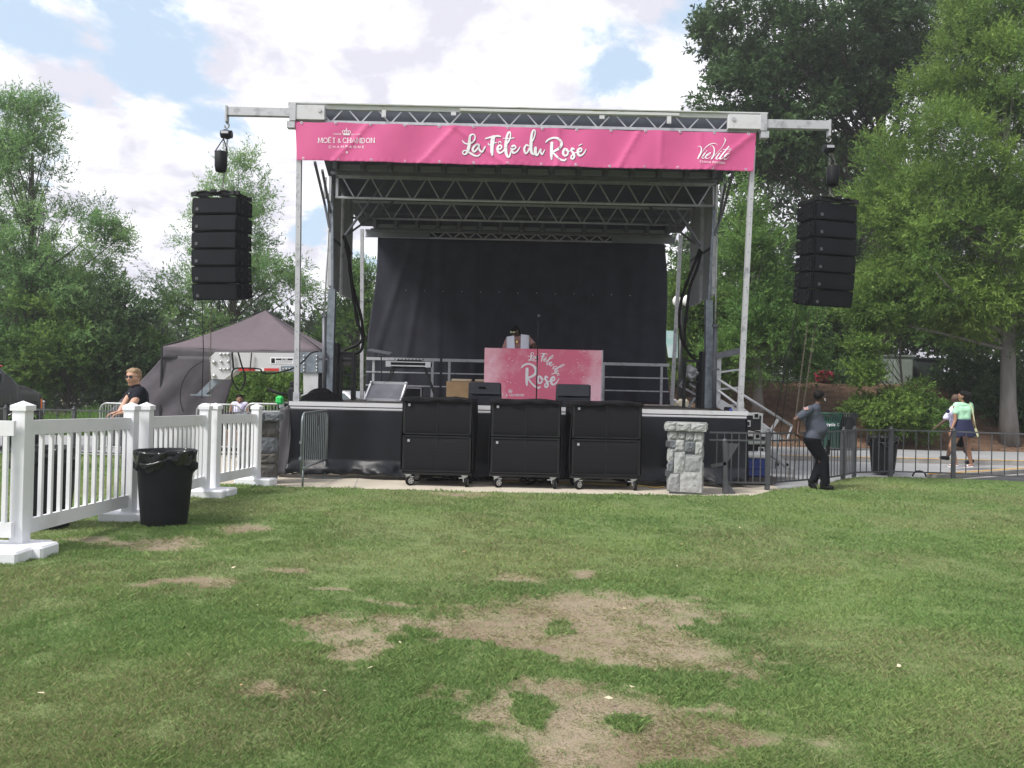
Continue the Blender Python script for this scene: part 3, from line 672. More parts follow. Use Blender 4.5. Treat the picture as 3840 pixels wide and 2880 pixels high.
# brush lettering traced in the units of two enlargements of the banner (8 and 9)
def T9(p): return ((p[0]*.12658+220)/.12658, *p[1:])       # zone 9 x -> zone 8 x
LA = [[(108, 368, 30), (165, 432, 38), (240, 462, 42), (340, 455, 44), (435, 400, 44), (482, 310, 38), (478, 215, 36), (415, 178, 40), (345, 225, 60), (322, 330, 78), (310, 480, 92), (280, 620, 92), (235, 720, 70), (175, 768, 45), (120, 735, 38), (130, 675, 38), (195, 655, 36), (280, 690, 50), (400, 765, 60), (510, 815, 48), (600, 800, 38), (640, 755, 26)],
      [(620, 500, 50), (535, 480, 52), (450, 545, 66), (415, 625, 66), (450, 690, 56), (510, 655, 52), (590, 545, 52), (600, 500, 50)], [(600, 500, 60), (600, 590, 60), (640, 670, 58), (695, 690, 52), (745, 620, 48), (785, 535, 34)]]
FE = [[(795, 300, 40), (900, 270, 50), (1040, 240, 54), (1150, 235, 56), (1225, 250, 44), (1245, 270, 22)], [(1020, 270, 130), (995, 420, 118), (985, 560, 100), (985, 700, 88), (998, 800, 52)], [(880, 435, 30), (885, 475, 34), (940, 480, 32), (1010, 440, 30), (1120, 427, 24)],
      [(1175, 445, 22), (1218, 390, 24), (1262, 445, 24)], [(1180, 625, 50), (1245, 610, 46), (1275, 555, 46), (1225, 505, 52), (1160, 560, 66), (1155, 650, 74), (1195, 725, 60), (1270, 720, 48), (1350, 645, 44), (1420, 520, 40)],
      [(1420, 480, 50), (1470, 420, 50), (1530, 260, 40), (1525, 130, 44), (1475, 130, 56), (1425, 260, 66), (1400, 430, 86), (1395, 600, 96), (1405, 740, 84), (1450, 850, 60), (1500, 850, 56), (1540, 740, 46), (1570, 650, 40)], [(1320, 320, 20), (1450, 310, 26), (1640, 293, 26)],
      [(1600, 650, 46), (1660, 625, 46), (1690, 570, 44), (1640, 520, 50), (1580, 570, 70), (1575, 660, 72), (1615, 745, 60), (1690, 735, 48), (1760, 660, 40), (1820, 560, 24)]]
DU = [[(330, 530, 44), (270, 505, 48), (212, 590, 62), (212, 690, 62), (255, 755, 48), (310, 700, 48), (360, 600, 50)], [(400, 450, 40), (470, 350, 40), (520, 200, 36), (525, 90, 38), (480, 60, 44), (435, 160, 66), (410, 320, 78), (405, 470, 88), (402, 620, 90), (425, 730, 78), (480, 785, 52)],
      [(540, 590, 88), (530, 680, 92), (540, 760, 90), (590, 800, 56), (640, 720, 44), (690, 625, 46)], [(695, 630, 50), (690, 700, 54), (735, 775, 48), (780, 700, 36), (815, 635, 22)]]
RO = [[(850, 405, 46), (900, 345, 52), (1000, 292, 56), (1110, 278, 56), (1230, 320, 66), (1300, 410, 84), (1300, 510, 80), (1220, 610, 72), (1080, 680, 62)], [(1025, 430, 92), (1018, 560, 92), (1012, 700, 86), (1010, 820, 76), (1015, 910, 50)],
      [(1070, 730, 50), (1160, 830, 54), (1270, 920, 58), (1380, 955, 56), (1435, 930, 44), (1440, 910, 34)], [(1470, 620, 50), (1400, 610, 50), (1360, 700, 76), (1370, 780, 66), (1435, 815, 54), (1495, 760, 50), (1500, 670, 48), (1470, 620, 46)], [(1440, 655, 34), (1500, 685, 30), (1580, 670, 28), (1640, 600, 60)],
      [(1685, 620, 44), (1630, 595, 60), (1605, 660, 62), (1660, 740, 62), (1690, 830, 62), (1650, 910, 54), (1590, 890, 48), (1610, 820, 44), (1690, 740, 36), (1780, 725, 34)], [(1820, 700, 44), (1890, 680, 46), (1910, 620, 44), (1865, 585, 52), (1800, 650, 72), (1795, 740, 76), (1845, 812, 62), (1930, 780, 46), (2000, 700, 36), (2045, 615, 22)], [(1825, 508, 28), (1915, 462, 26)]]
VV = [[(330, 620, 14), (410, 590, 26), (475, 640, 44), (490, 740, 54), (455, 900, 66), (400, 1020, 74), (330, 1160, 60)], [(400, 1050, 26), (520, 880, 22), (680, 660, 30), (850, 520, 40), (1040, 455, 34), (1160, 475, 24), (1245, 530, 8)], [(740, 805, 46), (715, 822, 40)],
      [(670, 895, 56), (560, 1040, 60), (515, 1130, 60), (560, 1165, 34), (640, 1120, 20), (680, 1060, 18)], [(760, 1040, 26), (880, 960, 24), (925, 890, 36), (870, 900, 40), (740, 1000, 58), (680, 1110, 62), (740, 1165, 34), (840, 1130, 18), (950, 1030, 10)],
      [(905, 590, 14), (990, 565, 26), (1070, 650, 48), (1095, 800, 60), (1070, 960, 66), (1020, 1080, 74), (950, 1180, 60)], [(1060, 1060, 24), (1250, 860, 20), (1440, 640, 24), (1560, 430, 34), (1600, 300, 50), (1545, 205, 16)], [(1410, 825, 44), (1385, 845, 38)],
      [(1330, 915, 56), (1220, 1060, 60), (1175, 1150, 60), (1220, 1190, 34), (1300, 1150, 20), (1340, 1090, 18)], [(1760, 600, 58), (1600, 800, 62), (1430, 1010, 62), (1340, 1150, 60), (1390, 1190, 32), (1470, 1130, 20)], [(1470, 750, 22), (1650, 735, 26), (1865, 722, 24)],
      [(1600, 1075, 26), (1720, 1000, 24), (1765, 930, 36), (1700, 935, 40), (1580, 1040, 58), (1525, 1150, 62), (1590, 1200, 34), (1690, 1150, 18), (1795, 1060, 10)], [(1735, 850, 10), (1800, 815, 26), (1830, 800, 18)]]
def crown(ink, cx, cy, s):
    ink.poly([(cx-1.0*s, cy), (cx-1.0*s, cy-.55*s), (cx+1.0*s, cy-.55*s), (cx+1.0*s, cy)])
    for q in ([(-.95, -.5), (-1.3, -1.0), (-1.05, -1.45), (-.6, -1.35), (-.5, -.8)], [(.95, -.5), (1.3, -1.0), (1.05, -1.45), (.6, -1.35), (.5, -.8)], [(-.5, -.55), (-.55, -1.2), (-.2, -1.6), (0, -1.6)], [(.5, -.55), (.55, -1.2), (.2, -1.6), (0, -1.6)], [(0, -.5), (0, -1.6)]):
        ink.stroke([(cx+a*s, cy+b*s) for a, b in q], .2*s, n=3)
    ink.stroke([(cx, cy-1.5*s), (cx, cy-2.2*s)], .16*s, curve=False); ink.disc(cx, cy-2.2*s, .14*s)

# ------------------------------------------------------------------ banner
mat('banner_pink', (.62, .095, .27), .55, var=.06, scale=.9)
btl = W(1, 690, 180, YF-.13); btr = W(2, 1546, 246, YF-.13); bbl = W(1, 703, 426, YF-.13); bbr = W(2, 1528, 482, YF-.13)
print('banner', btl, btr, bbl, bbr)
def bn_disp(x, z):
    return .68*bn_disp0(x, z)
def bn_disp0(x, z):
    d = .022*math.sin(2.1*x+1.3*z)+.018*math.sin(5.3*x-3.1*z+1)+.010*math.sin(11*x+6*z)
    for cx, sl, am in ((-2.9, .9, .030), (-1.35, .9, .028), (-.15, -.8, .04), (.75, .0, .035), (2.05, .55, .035), (2.6, 0, .03), (3.3, 0, .02), (3.9, 1.2, .03), (-.7, -1.4, .03)):
        u = (x-cx-(z-6.0)*sl)/.09; d += am*math.exp(-u*u)*(1 if u < 0 else .4)
    d += .012*(float(fbm(np.array(x*3.0), np.array(z*3.0), 5))-.5)
    return d
def bn(x, z, off=0.0): return Vector((x, YF-.135-bn_disp(x, z)-off, z))
def bn_uv(u, v):
    a = btl.lerp(btr, u); b = bbl.lerp(bbr, u); p = a.lerp(b, v); sag = .012*abs(math.sin(math.pi*u*9))*(1 if v < .5 else .6)
    return bn(p.x, p.z-(sag if v < .03 else 0))
mb = MB(); mb.grid(bn_uv, 220, 26); banner = mb.build('event_banner', 'banner_pink', None)
tag(banner, 'long pink vinyl banner with white brush lettering hung across the front of the stage roof', 'banner')
def ink_on_banner(z):
    def mp(x, y, d):
        p = W(z, x, y, YF-.16); return bn(p.x, p.z, .003+d)
    return Ink(mp)
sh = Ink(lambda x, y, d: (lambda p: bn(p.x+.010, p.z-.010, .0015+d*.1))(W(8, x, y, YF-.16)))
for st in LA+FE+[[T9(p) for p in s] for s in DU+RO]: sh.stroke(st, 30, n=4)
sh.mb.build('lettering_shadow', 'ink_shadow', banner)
ik = ink_on_banner(8)
for st in LA+FE: ik.stroke(st, 30)
for st in DU+RO: ik.stroke([T9(p) for p in st], 30)
ik.mb.build('brush_lettering', 'ink_white', banner)
ik = ink_on_banner(10)
for st in VV: ik.stroke(st, 30)
word(ik, 'C', 410, 1358, 92, 15, .03, serif=True); word(ik, 'OTES', 505, 1362, 70, 12, .03, width=270, serif=True); word(ik, 'DE', 825, 1368, 70, 12, .03, width=120, serif=True)
word(ik, 'P', 1010, 1375, 92, 16, .03, serif=True); word(ik, 'ROVENCE', 1100, 1378, 70, 12, .03, width=500, serif=True); ik.stroke([(525, 1285), (545, 1272), (565, 1285)], 8, curve=False)
ik.mb.build('right_logo', 'ink_white', banner)
ik = ink_on_banner(12)
word(ik, 'MOET', 195, 547, 148, 19, .004, width=560, serif=True); word(ik, '&', 820, 549, 125, 17, width=100); word(ik, 'CHANDON', 985, 550, 148, 19, .003, width=1020, serif=True)
ik.disc(557, 375, 12); ik.disc(590, 375, 12)
word(ik, 'CHAMPAGNE', 530, 714, 70, 13, .003, ls=.75, width=1130)
word(ik, 'FONDE', 685, 302, 40, 8, 0, ls=.3, width=255); word(ik, 'EN 1743', 1255, 304, 40, 8, 0, ls=.3, width=280)
crown(ik, 1098, 312, 100)
st = []
for i in range(10):
    r_ = 46 if i % 2 == 0 else 20; a = math.pi/2+i*math.pi/5; st.append((1110+r_*math.cos(a), 858-r_*math.sin(a)))
ik.k += 1
for i in range(5):
    k = 2*i; ik.k += 1; ik.poly([st[(k-1) % 10], st[k], st[(k+1) % 10], (1110, 858)])
ik.mb.build('left_logo', 'ink_white', banner)
mb = MB()
for i in range(14):
    u = .015+i*.0745
    for v in (.03, .955):
        p = bn_uv(min(u, .985), v); mb.lathe([(.012, 0), (.022, -.004), (.026, 0)], p+Vector((0, -.004, 0)), 10, 'Y')
mb.build('grommet', 'alu', banner)
mb = MB(); 
def hem(v0, v1):
    mb.grid(lambda u, v: bn_uv(u, v0+(v1-v0)*v)+Vector((0, -.004-.004*math.sin(u*400), 0)), 220, 2)
hem(.90, .985); mb.build('hem', 'banner_pink', banner)

# ------------------------------------------------------------------ backdrop, skirt
def cl(z, x, y, Y): return W(z, x, y, Y)
BY = 20.9
d0 = W(1, 1218, 925, BY); d1 = W(2, 978, 932, BY); d2 = W(4, 808, 775, BY); d3 = W(5, 1680, 852, BY)
zt_ = (d0.z+d1.z)/2
print('backdrop', d0, d1, d2, d3)
def fold(x, z, s):
    k = [(-3.15, .3), (-2.5, .15), (-1.9, .0), (-1.0, .0), (-.45, .35), (.35, 0), (1.2, -.12), (1.9, 0), (2.3, 0), (2.9, .1), (3.3, .05)]
    d = .012*math.sin(4*x+s)+.008*math.sin(9.3*x+1.2*z)
    for cx, sl in k:
        u = (x-cx-(z-3.6)*sl)/.10; d += .035*math.exp(-u*u)
    return d+.03*(float(fbm(np.array(x*1.3), np.array(z*.5), 9))-.5)
def bd(u, v):
    a = Vector((d0.x+(d1.x-d0.x)*u, BY, zt_)); b = Vector((d2.x+(d3.x-d2.x)*u, BY, DECK+.01)); w = v
    p = a.lerp(b, w); p.x = a.x+(b.x-a.x)*(w**1.0)+.04*math.sin(v*7)*(1-abs(2*u-1))**0*(abs(2*u-1)**8)
    # the left edge bulges outwards towards the floor
    p.y = BY-fold(p.x, p.z, 0); return p
mb = MB(); mb.grid(bd, 160, 40); bk = mb.build('stage_backdrop', 'black_cloth', None, solid=.006)
tag(bk, 'tall black fabric backdrop hanging from the rear truss of the stage', 'backdrop')
mb = MB()
for i in range(13):
    x = -2.75+i*.475; z = 4.08; mb.ball((x, BY-fold(x, z, 0)-.012, z+.01*math.sin(i*3)), .013, 6, 4)
mb.build('tie_eyelet', 'alu', bk)

def skirt_pt(u, v):
    # u around: left return, front, right return ; v down
    z = DECK-.12-(DECK-.15)*v
    x = XL-.1+(XR-XL+.2)*u; y = YF-.10
    wob = v*(.07*math.sin(3.1*x+.5)+.05*math.sin(7.3*x)+.05*(float(fbm(np.array(x*2.), np.array(z*2.), 4))-.5))
    y = y-.03*v-wob*.9
    crump = max(0, v-.78)/.22
    y -= crump*(.04+.22*float(fbm(np.array(x*3.2), np.array(z*7.), 14))); z += crump*.08*(float(fbm(np.array(x*4), np.array(1.0), 2))-.3)
    return Vector((x, y, max(z, -.02)))
mb = MB(); mb.grid(skirt_pt, 220, 40); sk = mb.build('stage_skirt', 'vinyl_black', None, solid=.004)
tag(sk, 'shiny black vinyl skirt hiding the underside of the stage front down to the concrete', 'stage skirt')
# loose return of the skirt at the left corner, swelling out to the ground
def ret(u, v):
    z = DECK-.10-(DECK-.12)*v; a = u*math.pi
    x = XL-.10-.10*math.sin(a*.9)-.32*u*(.35+.65*v)+.05*math.sin(9*u+3*v); y = YF-.16+.35*u*1.2-.16*v*(1-u)+.06*math.sin(11*u+1)
    return Vector((x, y, max(z, -.02)))
mat('skirt_back', (.045, .043, .05), .6, var=.3, scale=3)
mb = MB(); mb.grid(ret, 26, 20); mb.build('skirt_return', 'skirt_back', sk, solid=.004)
def ret2(u, v):
    p = ret(u, v); p.x = XR+.1+(XL-.1-p.x)*.12; return p
mb = MB(); mb.grid(ret2, 26, 20); mb.build('skirt_return', 'vinyl_black', sk, solid=.004)
# ================================================================== SOUND GEAR
mat('cab_black', (.009, .010, .012), .5, var=.2, scale=12, bump=.25, bscale=150)
mat('cab_face', (.016, .0185, .024), .55, var=.15, scale=3); mat('array_face', (.010, .012, .016), .6, var=.15, scale=3)
mat('sub_cover', (.010, .0095, .0115), .85, var=.25, scale=4, bump=.3, bscale=14)
mat('wheel_rim', (.55, .56, .58), .35, .8); mat('caster_steel', (.55, .56, .57), .35, .7)
mat('chain_steel', (.30, .30, .30), .45, .8); mat('chain_rusty', (.16, .14, .11), .6, .3)
# perforated grille made of real thin bars would be lost at this size: checker of small raised cells
def grille_mat():
    m = bpy.data.materials.new('sub_grille'); m.use_nodes = True; nt = m.node_tree; N = nt.nodes; L = nt.links; b = N['Principled BSDF']
    tc = N.new('ShaderNodeTexCoord'); mp = N.new('ShaderNodeMapping'); mp.inputs[2].default_value = (R(90), 0, 0); L.new(tc.outputs['Object'], mp.inputs[0])
    br = N.new('ShaderNodeTexBrick'); br.inputs['Scale'].default_value = 1.0; br.inputs['Mortar Size'].default_value = .007; br.inputs['Brick Width'].default_value = .034; br.inputs['Row Height'].default_value = .024; br.offset = .5
    br.inputs['Color1'].default_value = (.0035, .0035, .0045, 1); br.inputs['Color2'].default_value = (.005, .005, .006, 1); br.inputs['Mortar'].default_value = (.019, .0185, .022, 1)
    L.new(mp.outputs[0], br.inputs[0]); L.new(br.outputs[0], b.inputs[0]); b.inputs['Roughness'].default_value = .7; b.inputs['Specular IOR Level'].default_value = .08
    MT['sub_grille'] = m
grille_mat()

def make_sub_stack():
    t = empty('subwoofer_stack', (0, 0, 0)); w, d = 1.15, .74
    b = MB(); b.box((0, 0, .215), (w+.04, d+.02, .05), bev=.01); b.build('dolly', 'black_steel', t)
    for k, z0 in enumerate((.245, .865)):
        h = .60 if k == 0 else .575
        c = MB(); c.box((0, .0, z0+h/2), (w, d, h), bev=.012); o = c.build('cabinet', 'cab_black', t)
        g_ = MB(); g_.grid(lambda u, v: Vector((-w/2+.035+(w-.07)*u, -d/2-.012-.028*math.sin(math.pi*v)**.6*(1 if k == 0 else .7), z0+.03+(h-.06)*v)), 8, 10); g_.build('grille', 'sub_grille', o)
        f = MB()
        for zz in (z0+.012, z0+h-.012): f.box((0, -d/2-.012, zz), (w-.02, .03, .022))
        for xx in (-w/2+.018, w/2-.018): f.box((xx, -d/2-.012, z0+h/2), (.03, .03, h))
        f.box((0, -d/2-.030, z0+h*.5), (.012, .012, h-.06)); f.build('grille_frame', 'black_steel', o)
        l = MB(); l.box((-w/2+.105, -d/2-.043, z0+h-.085), (.038, .006, .042)); l.build('badge', 'alu', o)
    # padded cover: sides, top, soft front lip
    c = MB()
    for s in (-1, 1):
        c.grid(lambda u, v: Vector((s*(w/2+.02+.012*math.sin(5*v+u*4)), -d/2-.02+(d+.05)*u, .26+1.22*v)), 6, 12)
    c.grid(lambda u, v: Vector((-w/2-.025+(w+.05)*u, -d/2-.06+(d+.10)*v, 1.462+.012*math.sin(u*9+2*v)+.03*math.sin(math.pi*u)*math.sin(math.pi*v))), 14, 8)
    c.grid(lambda u, v: Vector((-w/2-.03+(w+.06)*u, -d/2-.055-.02*math.sin(u*21)*v, 1.465-.05*v-.015*math.sin(u*7)*v)), 20, 4)
    c.build('cover', 'sub_cover', t, solid=.012)
    for sx in (-1, 1):
        for sy in (-1, 1):
            x = sx*(w/2-.10); y = sy*(d/2-.05); a = R(18*sx+10)
            b = MB(); b.box((x, y, .188), (.11, .11, .012))
            for q in (-1, 1): b.bar((x+q*.032*math.cos(a), y+q*.032*math.sin(a), .185), (x+q*.032*math.cos(a)+.03*math.sin(a)*sx, y+q*.032*math.sin(a)-.0, .085), .012, .06)
            b.box((x, y, .165), (.075, .06, .05)); b.box((x-sx*.05, y-.03, .15), (.09, .02, .015)); o = b.build('caster', 'caster_steel', t)
            rot = R(60+25*sx); ax = Vector((math.sin(rot), math.cos(rot)*-1, 0)).normalized()
            c0 = Vector((x+.035, y-.01, .082)); tb = MB(); tb.cyl(c0-ax*.025, c0+ax*.025, .082, seg=22); tb.build('tyre', 'rubber', o)
            rm = MB(); rm.cyl(c0-ax*.028, c0+ax*.028, .05, seg=16); 
            rm.build('rim', 'wheel_rim', o)
            sp = MB(); u = ax.cross(Vector((0, 0, 1))).normalized()
            for k in range(5):
                an = k*math.pi*2/5; q = c0+(u*math.cos(an)+Vector((0, 0, 1))*math.sin(an))*.03
                sp.cyl(q-ax*.0295, q+ax*.0295, .010, seg=8)
            sp.build('rim_hole', 'rubber', o)
    return t
sub = make_sub_stack()
SUBS = [(1646, 'left', 'leftmost covered double subwoofer stack on casters, nearest the metal barricade', -2.5), (1975, '', 'middle covered double subwoofer stack on casters, below the pink booth panel', 0), (2276, '', 'right covered double subwoofer stack on casters, nearest the stone pillar', 2)]
for i, (px_, _, lab, rz) in enumerate(SUBS):
    o = sub if i == 0 else copy_tree(sub)
    o.location = ((px_-1920)/F*13.7, 14.12, -.035); o.rotation_euler.z = R(rz)
    tag(o, lab, 'subwoofer', 'subwoofer stacks in front of the stage')

# wedges
def wedge(name, lab, c, w, rz, tilt, grp='wedge monitors on the stage'):
    t = empty(name, (0, 0, 0), lab, 'stage monitor', grp)
    prof = [(-.26, 0), (.24, 0), (.30, .12), (.12, .40), (-.02, .42), (-.26, .16)]
    b = MB(); b.prism([(-w/2, y, z) for y, z in prof], (w, 0, 0)); b.build('cabinet', 'cab_face', t)
    g_ = MB(); a = Vector((-w/2+.03, -.248, .185)); bb = Vector((-w/2+.03, -.035, .405)); n = Vector((0, -.02, .02))
    g_.prism([a+n, a+n+Vector((w-.06, 0, 0)), bb+n+Vector((w-.06, 0, 0)), bb+n], n*.3); g_.build('grille', 'cab_face', t)
    t.location = (c.x, c.y, DECK); t.rotation_euler.z = rz; return t
c = W(4, 1810, 700, 15.75); wedge('wedge_monitor', 'black wedge monitor with square handle recess, left of the microphone stand', Vector((c.x, 15.75, 0)), .62, R(4), 0)
hd = MB(); q = W(4, 1780, 708, 15.45); hd.box((q.x, 15.452, q.z), (.15, .01, .13), rx=R(-40)); 
w1 = [o for o in bpy.data.objects if o.name == 'wedge_monitor'][0]; hh_ = MB(); hh_.box((-.06, -.175, .31), (.13, .006, .10), rx=R(44)); ho_ = hh_.build('handle_recess', 'rubber', None); ho_.parent = w1
c = W(5, 885, 720, 15.75); wedge('wedge_monitor', 'black wedge monitor in front of the right end of the pink booth panel', Vector((c.x, 15.75, 0)), .66, R(-5), 0)

# ------------------------------------------------------------------ line arrays
def make_array(side):
    """six cabinets hung in a curve; local origin at the top centre, faces -Y"""
    t = empty('line_array', (0, 0, 0)); w = .86; n = 6; z = -.16; tilt = 0; y = 0
    fr = MB()
    for sx in (-1, 1): fr.box((sx*w*.42, .05, -.06), (.05, .62, .07))
    fr.box((0, -.2, -.06), (w*1.06, .06, .07)); fr.box((0, .28, -.06), (w*1.0, .06, .07)); fr.box((0, .03, -.03), (.09, .66, .05)); fr.build('flying_frame', 'black_steel', t)
    cb = MB(); cb.tube([Vector(q) for q in cat_rom([(-w*.45, -.24, -.05), (-w*.2, -.26, -.03), (0, -.25, -.07), (w*.25, -.26, -.03), (w*.52, -.1, -.10)], 5)], .018, 6); cb.build('cable', 'rubber', t)
    rt = MB(); rt.box((.1, -.24, -.035), (.1, .01, .03)); rt.build('rating_label', 'ink_white', t)
    pf = Vector((0, -.22, -.13))
    for i in range(n):
        h = .292; a = R([0, 0, 1, 3, 6, 9.5][i]); M = Matrix.Rotation(a, 3, 'X'); hw = w/2; cv = pf+M @ Vector((0, .22, -h/2)); pf = pf+M @ Vector((0, 0, -h-.014))
        b = MB()
        # trapezoid body: front wide, back narrower
        o8 = [(-hw, -.20, h/2), (hw, -.20, h/2), (hw, .22, h/2), (hw*.62, .40, h/2-.04), (-hw*.62, .40, h/2-.04), (-hw, .22, h/2)]
        top = [cv+M @ Vector(p) for p in o8]; bot = [cv+M @ Vector((p[0], p[1], -p[2])) for p in o8]
        k = len(o8); b.add(top+bot, [tuple(range(k)), tuple(reversed(range(k, 2*k)))]+[(i_, k+i_, k+(i_+1) % k, (i_+1) % k) for i_ in range(k)])
        for s in (-1, 1):
            b.box(cv+M @ Vector((s*(hw+.012), .05, 0)), (.03, .46, h*.86), rx=a)
        o = b.build('cabinet', 'cab_black', t)
        g_ = MB(); g_.grid(lambda u, v: cv+M @ Vector((-hw*.96+hw*1.92*u, -.205-.035*math.sin(math.pi*(.08+.84*u))**.35-.006, -h*.43+h*.86*v)), 16, 2); g_.build('grille', 'array_face', o)
        bd_ = MB(); bd_.box(cv+M @ Vector((-hw*.74, -.251, -h*.22)), (.052, .006, .052), rx=a); l = bd_.build('badge', 'badge_grey', o)
        q = MB()
        for s in (-1, 1):
            for zz in (-.3, .3): q.box(cv+M @ Vector((s*(hw+.035), -.10, zz*h)), (.02, .06, .05), rx=a)
            for zz in (-.25, .1): q.box(cv+M @ Vector((s*(hw+.032), .18, zz*h)), (.02, .12, .035), rx=a)
        q.build('rigging_hardware', 'black_steel', o)
    return t
AL = make_array(-1); ARY = W(1, 205, 650, 14.3)
pl_ = W(1, 215, 628, 14.75); pr_ = W(2, 2005, 650, 14.75)
print('array', pl_, pr_, ARM_L, ARM_R)
AL.location = (pl_.x+.02, 14.75, pl_.z-.02); AL.rotation_euler.z = R(-10)
tag(AL, 'black line array of six speaker boxes hanging left of the stage', 'speaker array')
AR = copy_tree(AL); AR.location = (pr_.x-.03, 14.75, pr_.z-.02); AR.rotation_euler.z = R(16)
tag(AR, 'black line array of six speaker boxes hanging right of the stage against trees', 'speaker array')
AL['group'] = AR['group'] = 'line arrays beside the stage'

def chain_mesh(name, a, b, m, parent, r=.006, link=.045, wdt=.016):
    """a chain of real links from a to b"""
    a = Vector(a); b = Vector(b); d = b-a; n = max(2, int(d.length/(link*.72))); d.normalize(); x = d.orthogonal().normalized(); y = d.cross(x); mb = MB()
    for i in range(n):
        c = a.lerp(b, (i+.5)/n); s = x if i % 2 else y
        pts = [c+d*(link/2*math.cos(t))+s*(wdt*math.sin(t)) for t in [k*math.pi/3 for k in range(6)]]
        mb.tube(pts, r, 4, closed=True)
    return mb.build(name, m, parent)
def hoist(lab, top, arr, side):
    t = empty('chain_hoist', top, lab, 'chain hoist', 'chain hoists of the line arrays')
    b = MB(); b.tube([top+Vector((0, 0, .05)), top+Vector((0, 0, -.02))], .02, 8); b.tube([Vector(q) for q in cat_rom([top+Vector((0, 0, -.02)), top+Vector((.04, 0, -.05)), top+Vector((.02, 0, -.10)), top+Vector((-.02, 0, -.10)), top+Vector((-.04, 0, -.06))], 5)], .014, 8); b.build('hook', 'chain_steel', t)
    c = top+Vector((-.0, 0, -.22))
    b = MB(); b.box(c, (.15, .18, .15), bev=.04); b.cyl(c+Vector((-.095, 0, 0)), c+Vector((.095, 0, 0)), .07, seg=18); b.bar(top+Vector((0, 0, -.15)), c+Vector((0, 0, .08)), .04); mo = b.build('motor', 'cab_black', t)
    b = MB(); b.box(c+Vector((0, -.105, .01)), (.13, .006, .045)); b.build('label_plate', 'alu', mo)
    at = Vector((arr.location.x+.02, arr.location.y, arr.location.z-.02))
    chain_mesh('load_chain', c+Vector((.02, 0, -.09)), at+Vector((0, 0, .1)), 'chain_steel', t)
    s = -1 if side < 0 else 1; bc = c+Vector((-.08 if side < 0 else .08, -.02, -.50))
    chain_mesh('bag_chain', c+Vector((.06*s, 0, -.08)), bc+Vector((.05, 0, .2)), 'chain_steel', t, .004)
    b = MB(); b.lathe([(.0, -.19), (.09, -.18), (.108, -.1), (.112, .17), (.095, .18), (.09, .05)], bc, 16); bg_ = b.build('chain_bag', 'cab_black', t)
    b = MB(); b.tube([c+Vector((-.05, 0, -.07)), bc+Vector((-.12, 0, .17))], .01, 5); b.tube([c+Vector((-.05, 0, -.07)), bc+Vector((.11, 0, .17))], .01, 5); b.build('bag_strap', 'rubber', t)
    b = MB(); b.tube([Vector(q) for q in cat_rom([at+Vector((0, 0, .12)), at+Vector((.05, 0, .07)), at+Vector((.04, 0, 0)), at+Vector((-.04, 0, 0)), at+Vector((-.05, 0, .07))], 5)], .013, 6); b.build('lower_hook', 'chain_steel', t)
hoist('chain hoist with hanging bag above the left line array', ARM_L, AL, -1)
hoist('chain hoist with hanging bag above the right line array', ARM_R, AR, 1)
# hand chains and cables that drop from the arrays to the ground
def drop(name, lab, cat, a, b, chain=True, r=.008, grp=None):
    t = empty(name, a, lab, cat, grp)
    if chain: chain_mesh('links', a, b, 'chain_rusty', t, .0038, .045, .013)
    else:
        mb = MB(); mb.tube([a, a.lerp(b, .5)+Vector((.02, .02, 0)), b], r, 6); mb.build('cable_run', 'rubber', t)
    return t
drop('hanging_chain', 'steel chain hanging from the left array down past the white trailer arm', 'chain', W(1, 158, 1330, 15.1), W(3, 1372, 655, 15.1))
drop('hanging_cable', 'thin black cable hanging from the left array in front of the brown tent', 'cable', W(1, 98, 1330, 15.0), W(3, 1322, 600, 15.0), False)
drop('hanging_chain', 'steel chain hanging from the right array left of its twin', 'chain', W(6, 1405, 20, 15.2), W(6, 1225, 1440, 14.9))
drop('hanging_chain', 'steel chain hanging from the right array nearest the leaning guard', 'chain', W(6, 1470, 50, 15.2), W(6, 1265, 1440, 15.0))
drop('hanging_cable', 'thin black cable slanting from the right array to the road cases', 'cable', W(6, 1300, 20, 15.2), W(6, 1065, 1190, 15.0), False)
drop('hanging_cable', 'second thin black cable slanting from the right array to the ground', 'cable', W(6, 1265, 260, 15.3), W(6, 1120, 1350, 15.2), False, .006)

# ------------------------------------------------------------------ things on the deck
mat('booth_pink', (.74, .16, .26), .6, c2=(.86, .52, .60), thr=(.42, .72), scale=1.7)
def booth_mat():
    m = MT['booth_pink']; nt = m.node_tree; N = nt.nodes; L = nt.links; b = N['Principled BSDF']; rp = [n for n in N if n.type == 'VALTORGB'][0]
    # watercolour clouds stronger towards the left and right ends of the printed board
    tc = N.new('ShaderNodeTexCoord'); sp = N.new('ShaderNodeSeparateXYZ'); L.new(tc.outputs['Object'], sp.inputs[0])
    ab = N.new('ShaderNodeMath'); ab.operation = 'ABSOLUTE'; L.new(sp.outputs[0], ab.inputs[0])
    mr = N.new('ShaderNodeMapRange'); mr.interpolation_type = 'SMOOTHSTEP'; L.new(ab.outputs[0], mr.inputs[0]); mr.inputs[1].default_value = .45; mr.inputs[2].default_value = 1.2; mr.inputs[3].default_value = -.12; mr.inputs[4].default_value = .16
    ns = [n for n in N if n.type == 'TEX_NOISE'][0]; ns.inputs['Roughness'].default_value = .62; ns.inputs['Detail'].default_value = 8
    ad = N.new('ShaderNodeMath'); ad.operation = 'ADD'; L.new(ns.outputs[0], ad.inputs[0]); L.new(mr.outputs[0], ad.inputs[1]); L.new(ad.outputs[0], rp.inputs[0])
booth_mat()
BYp = 17.2
p0 = W(5, 150, 335, BYp); p1 = W(5, 1121, 365, BYp)
bt = (p0.z+p1.z)/2; bw = p1.x-p0.x; bc = (p0.x+p1.x)/2
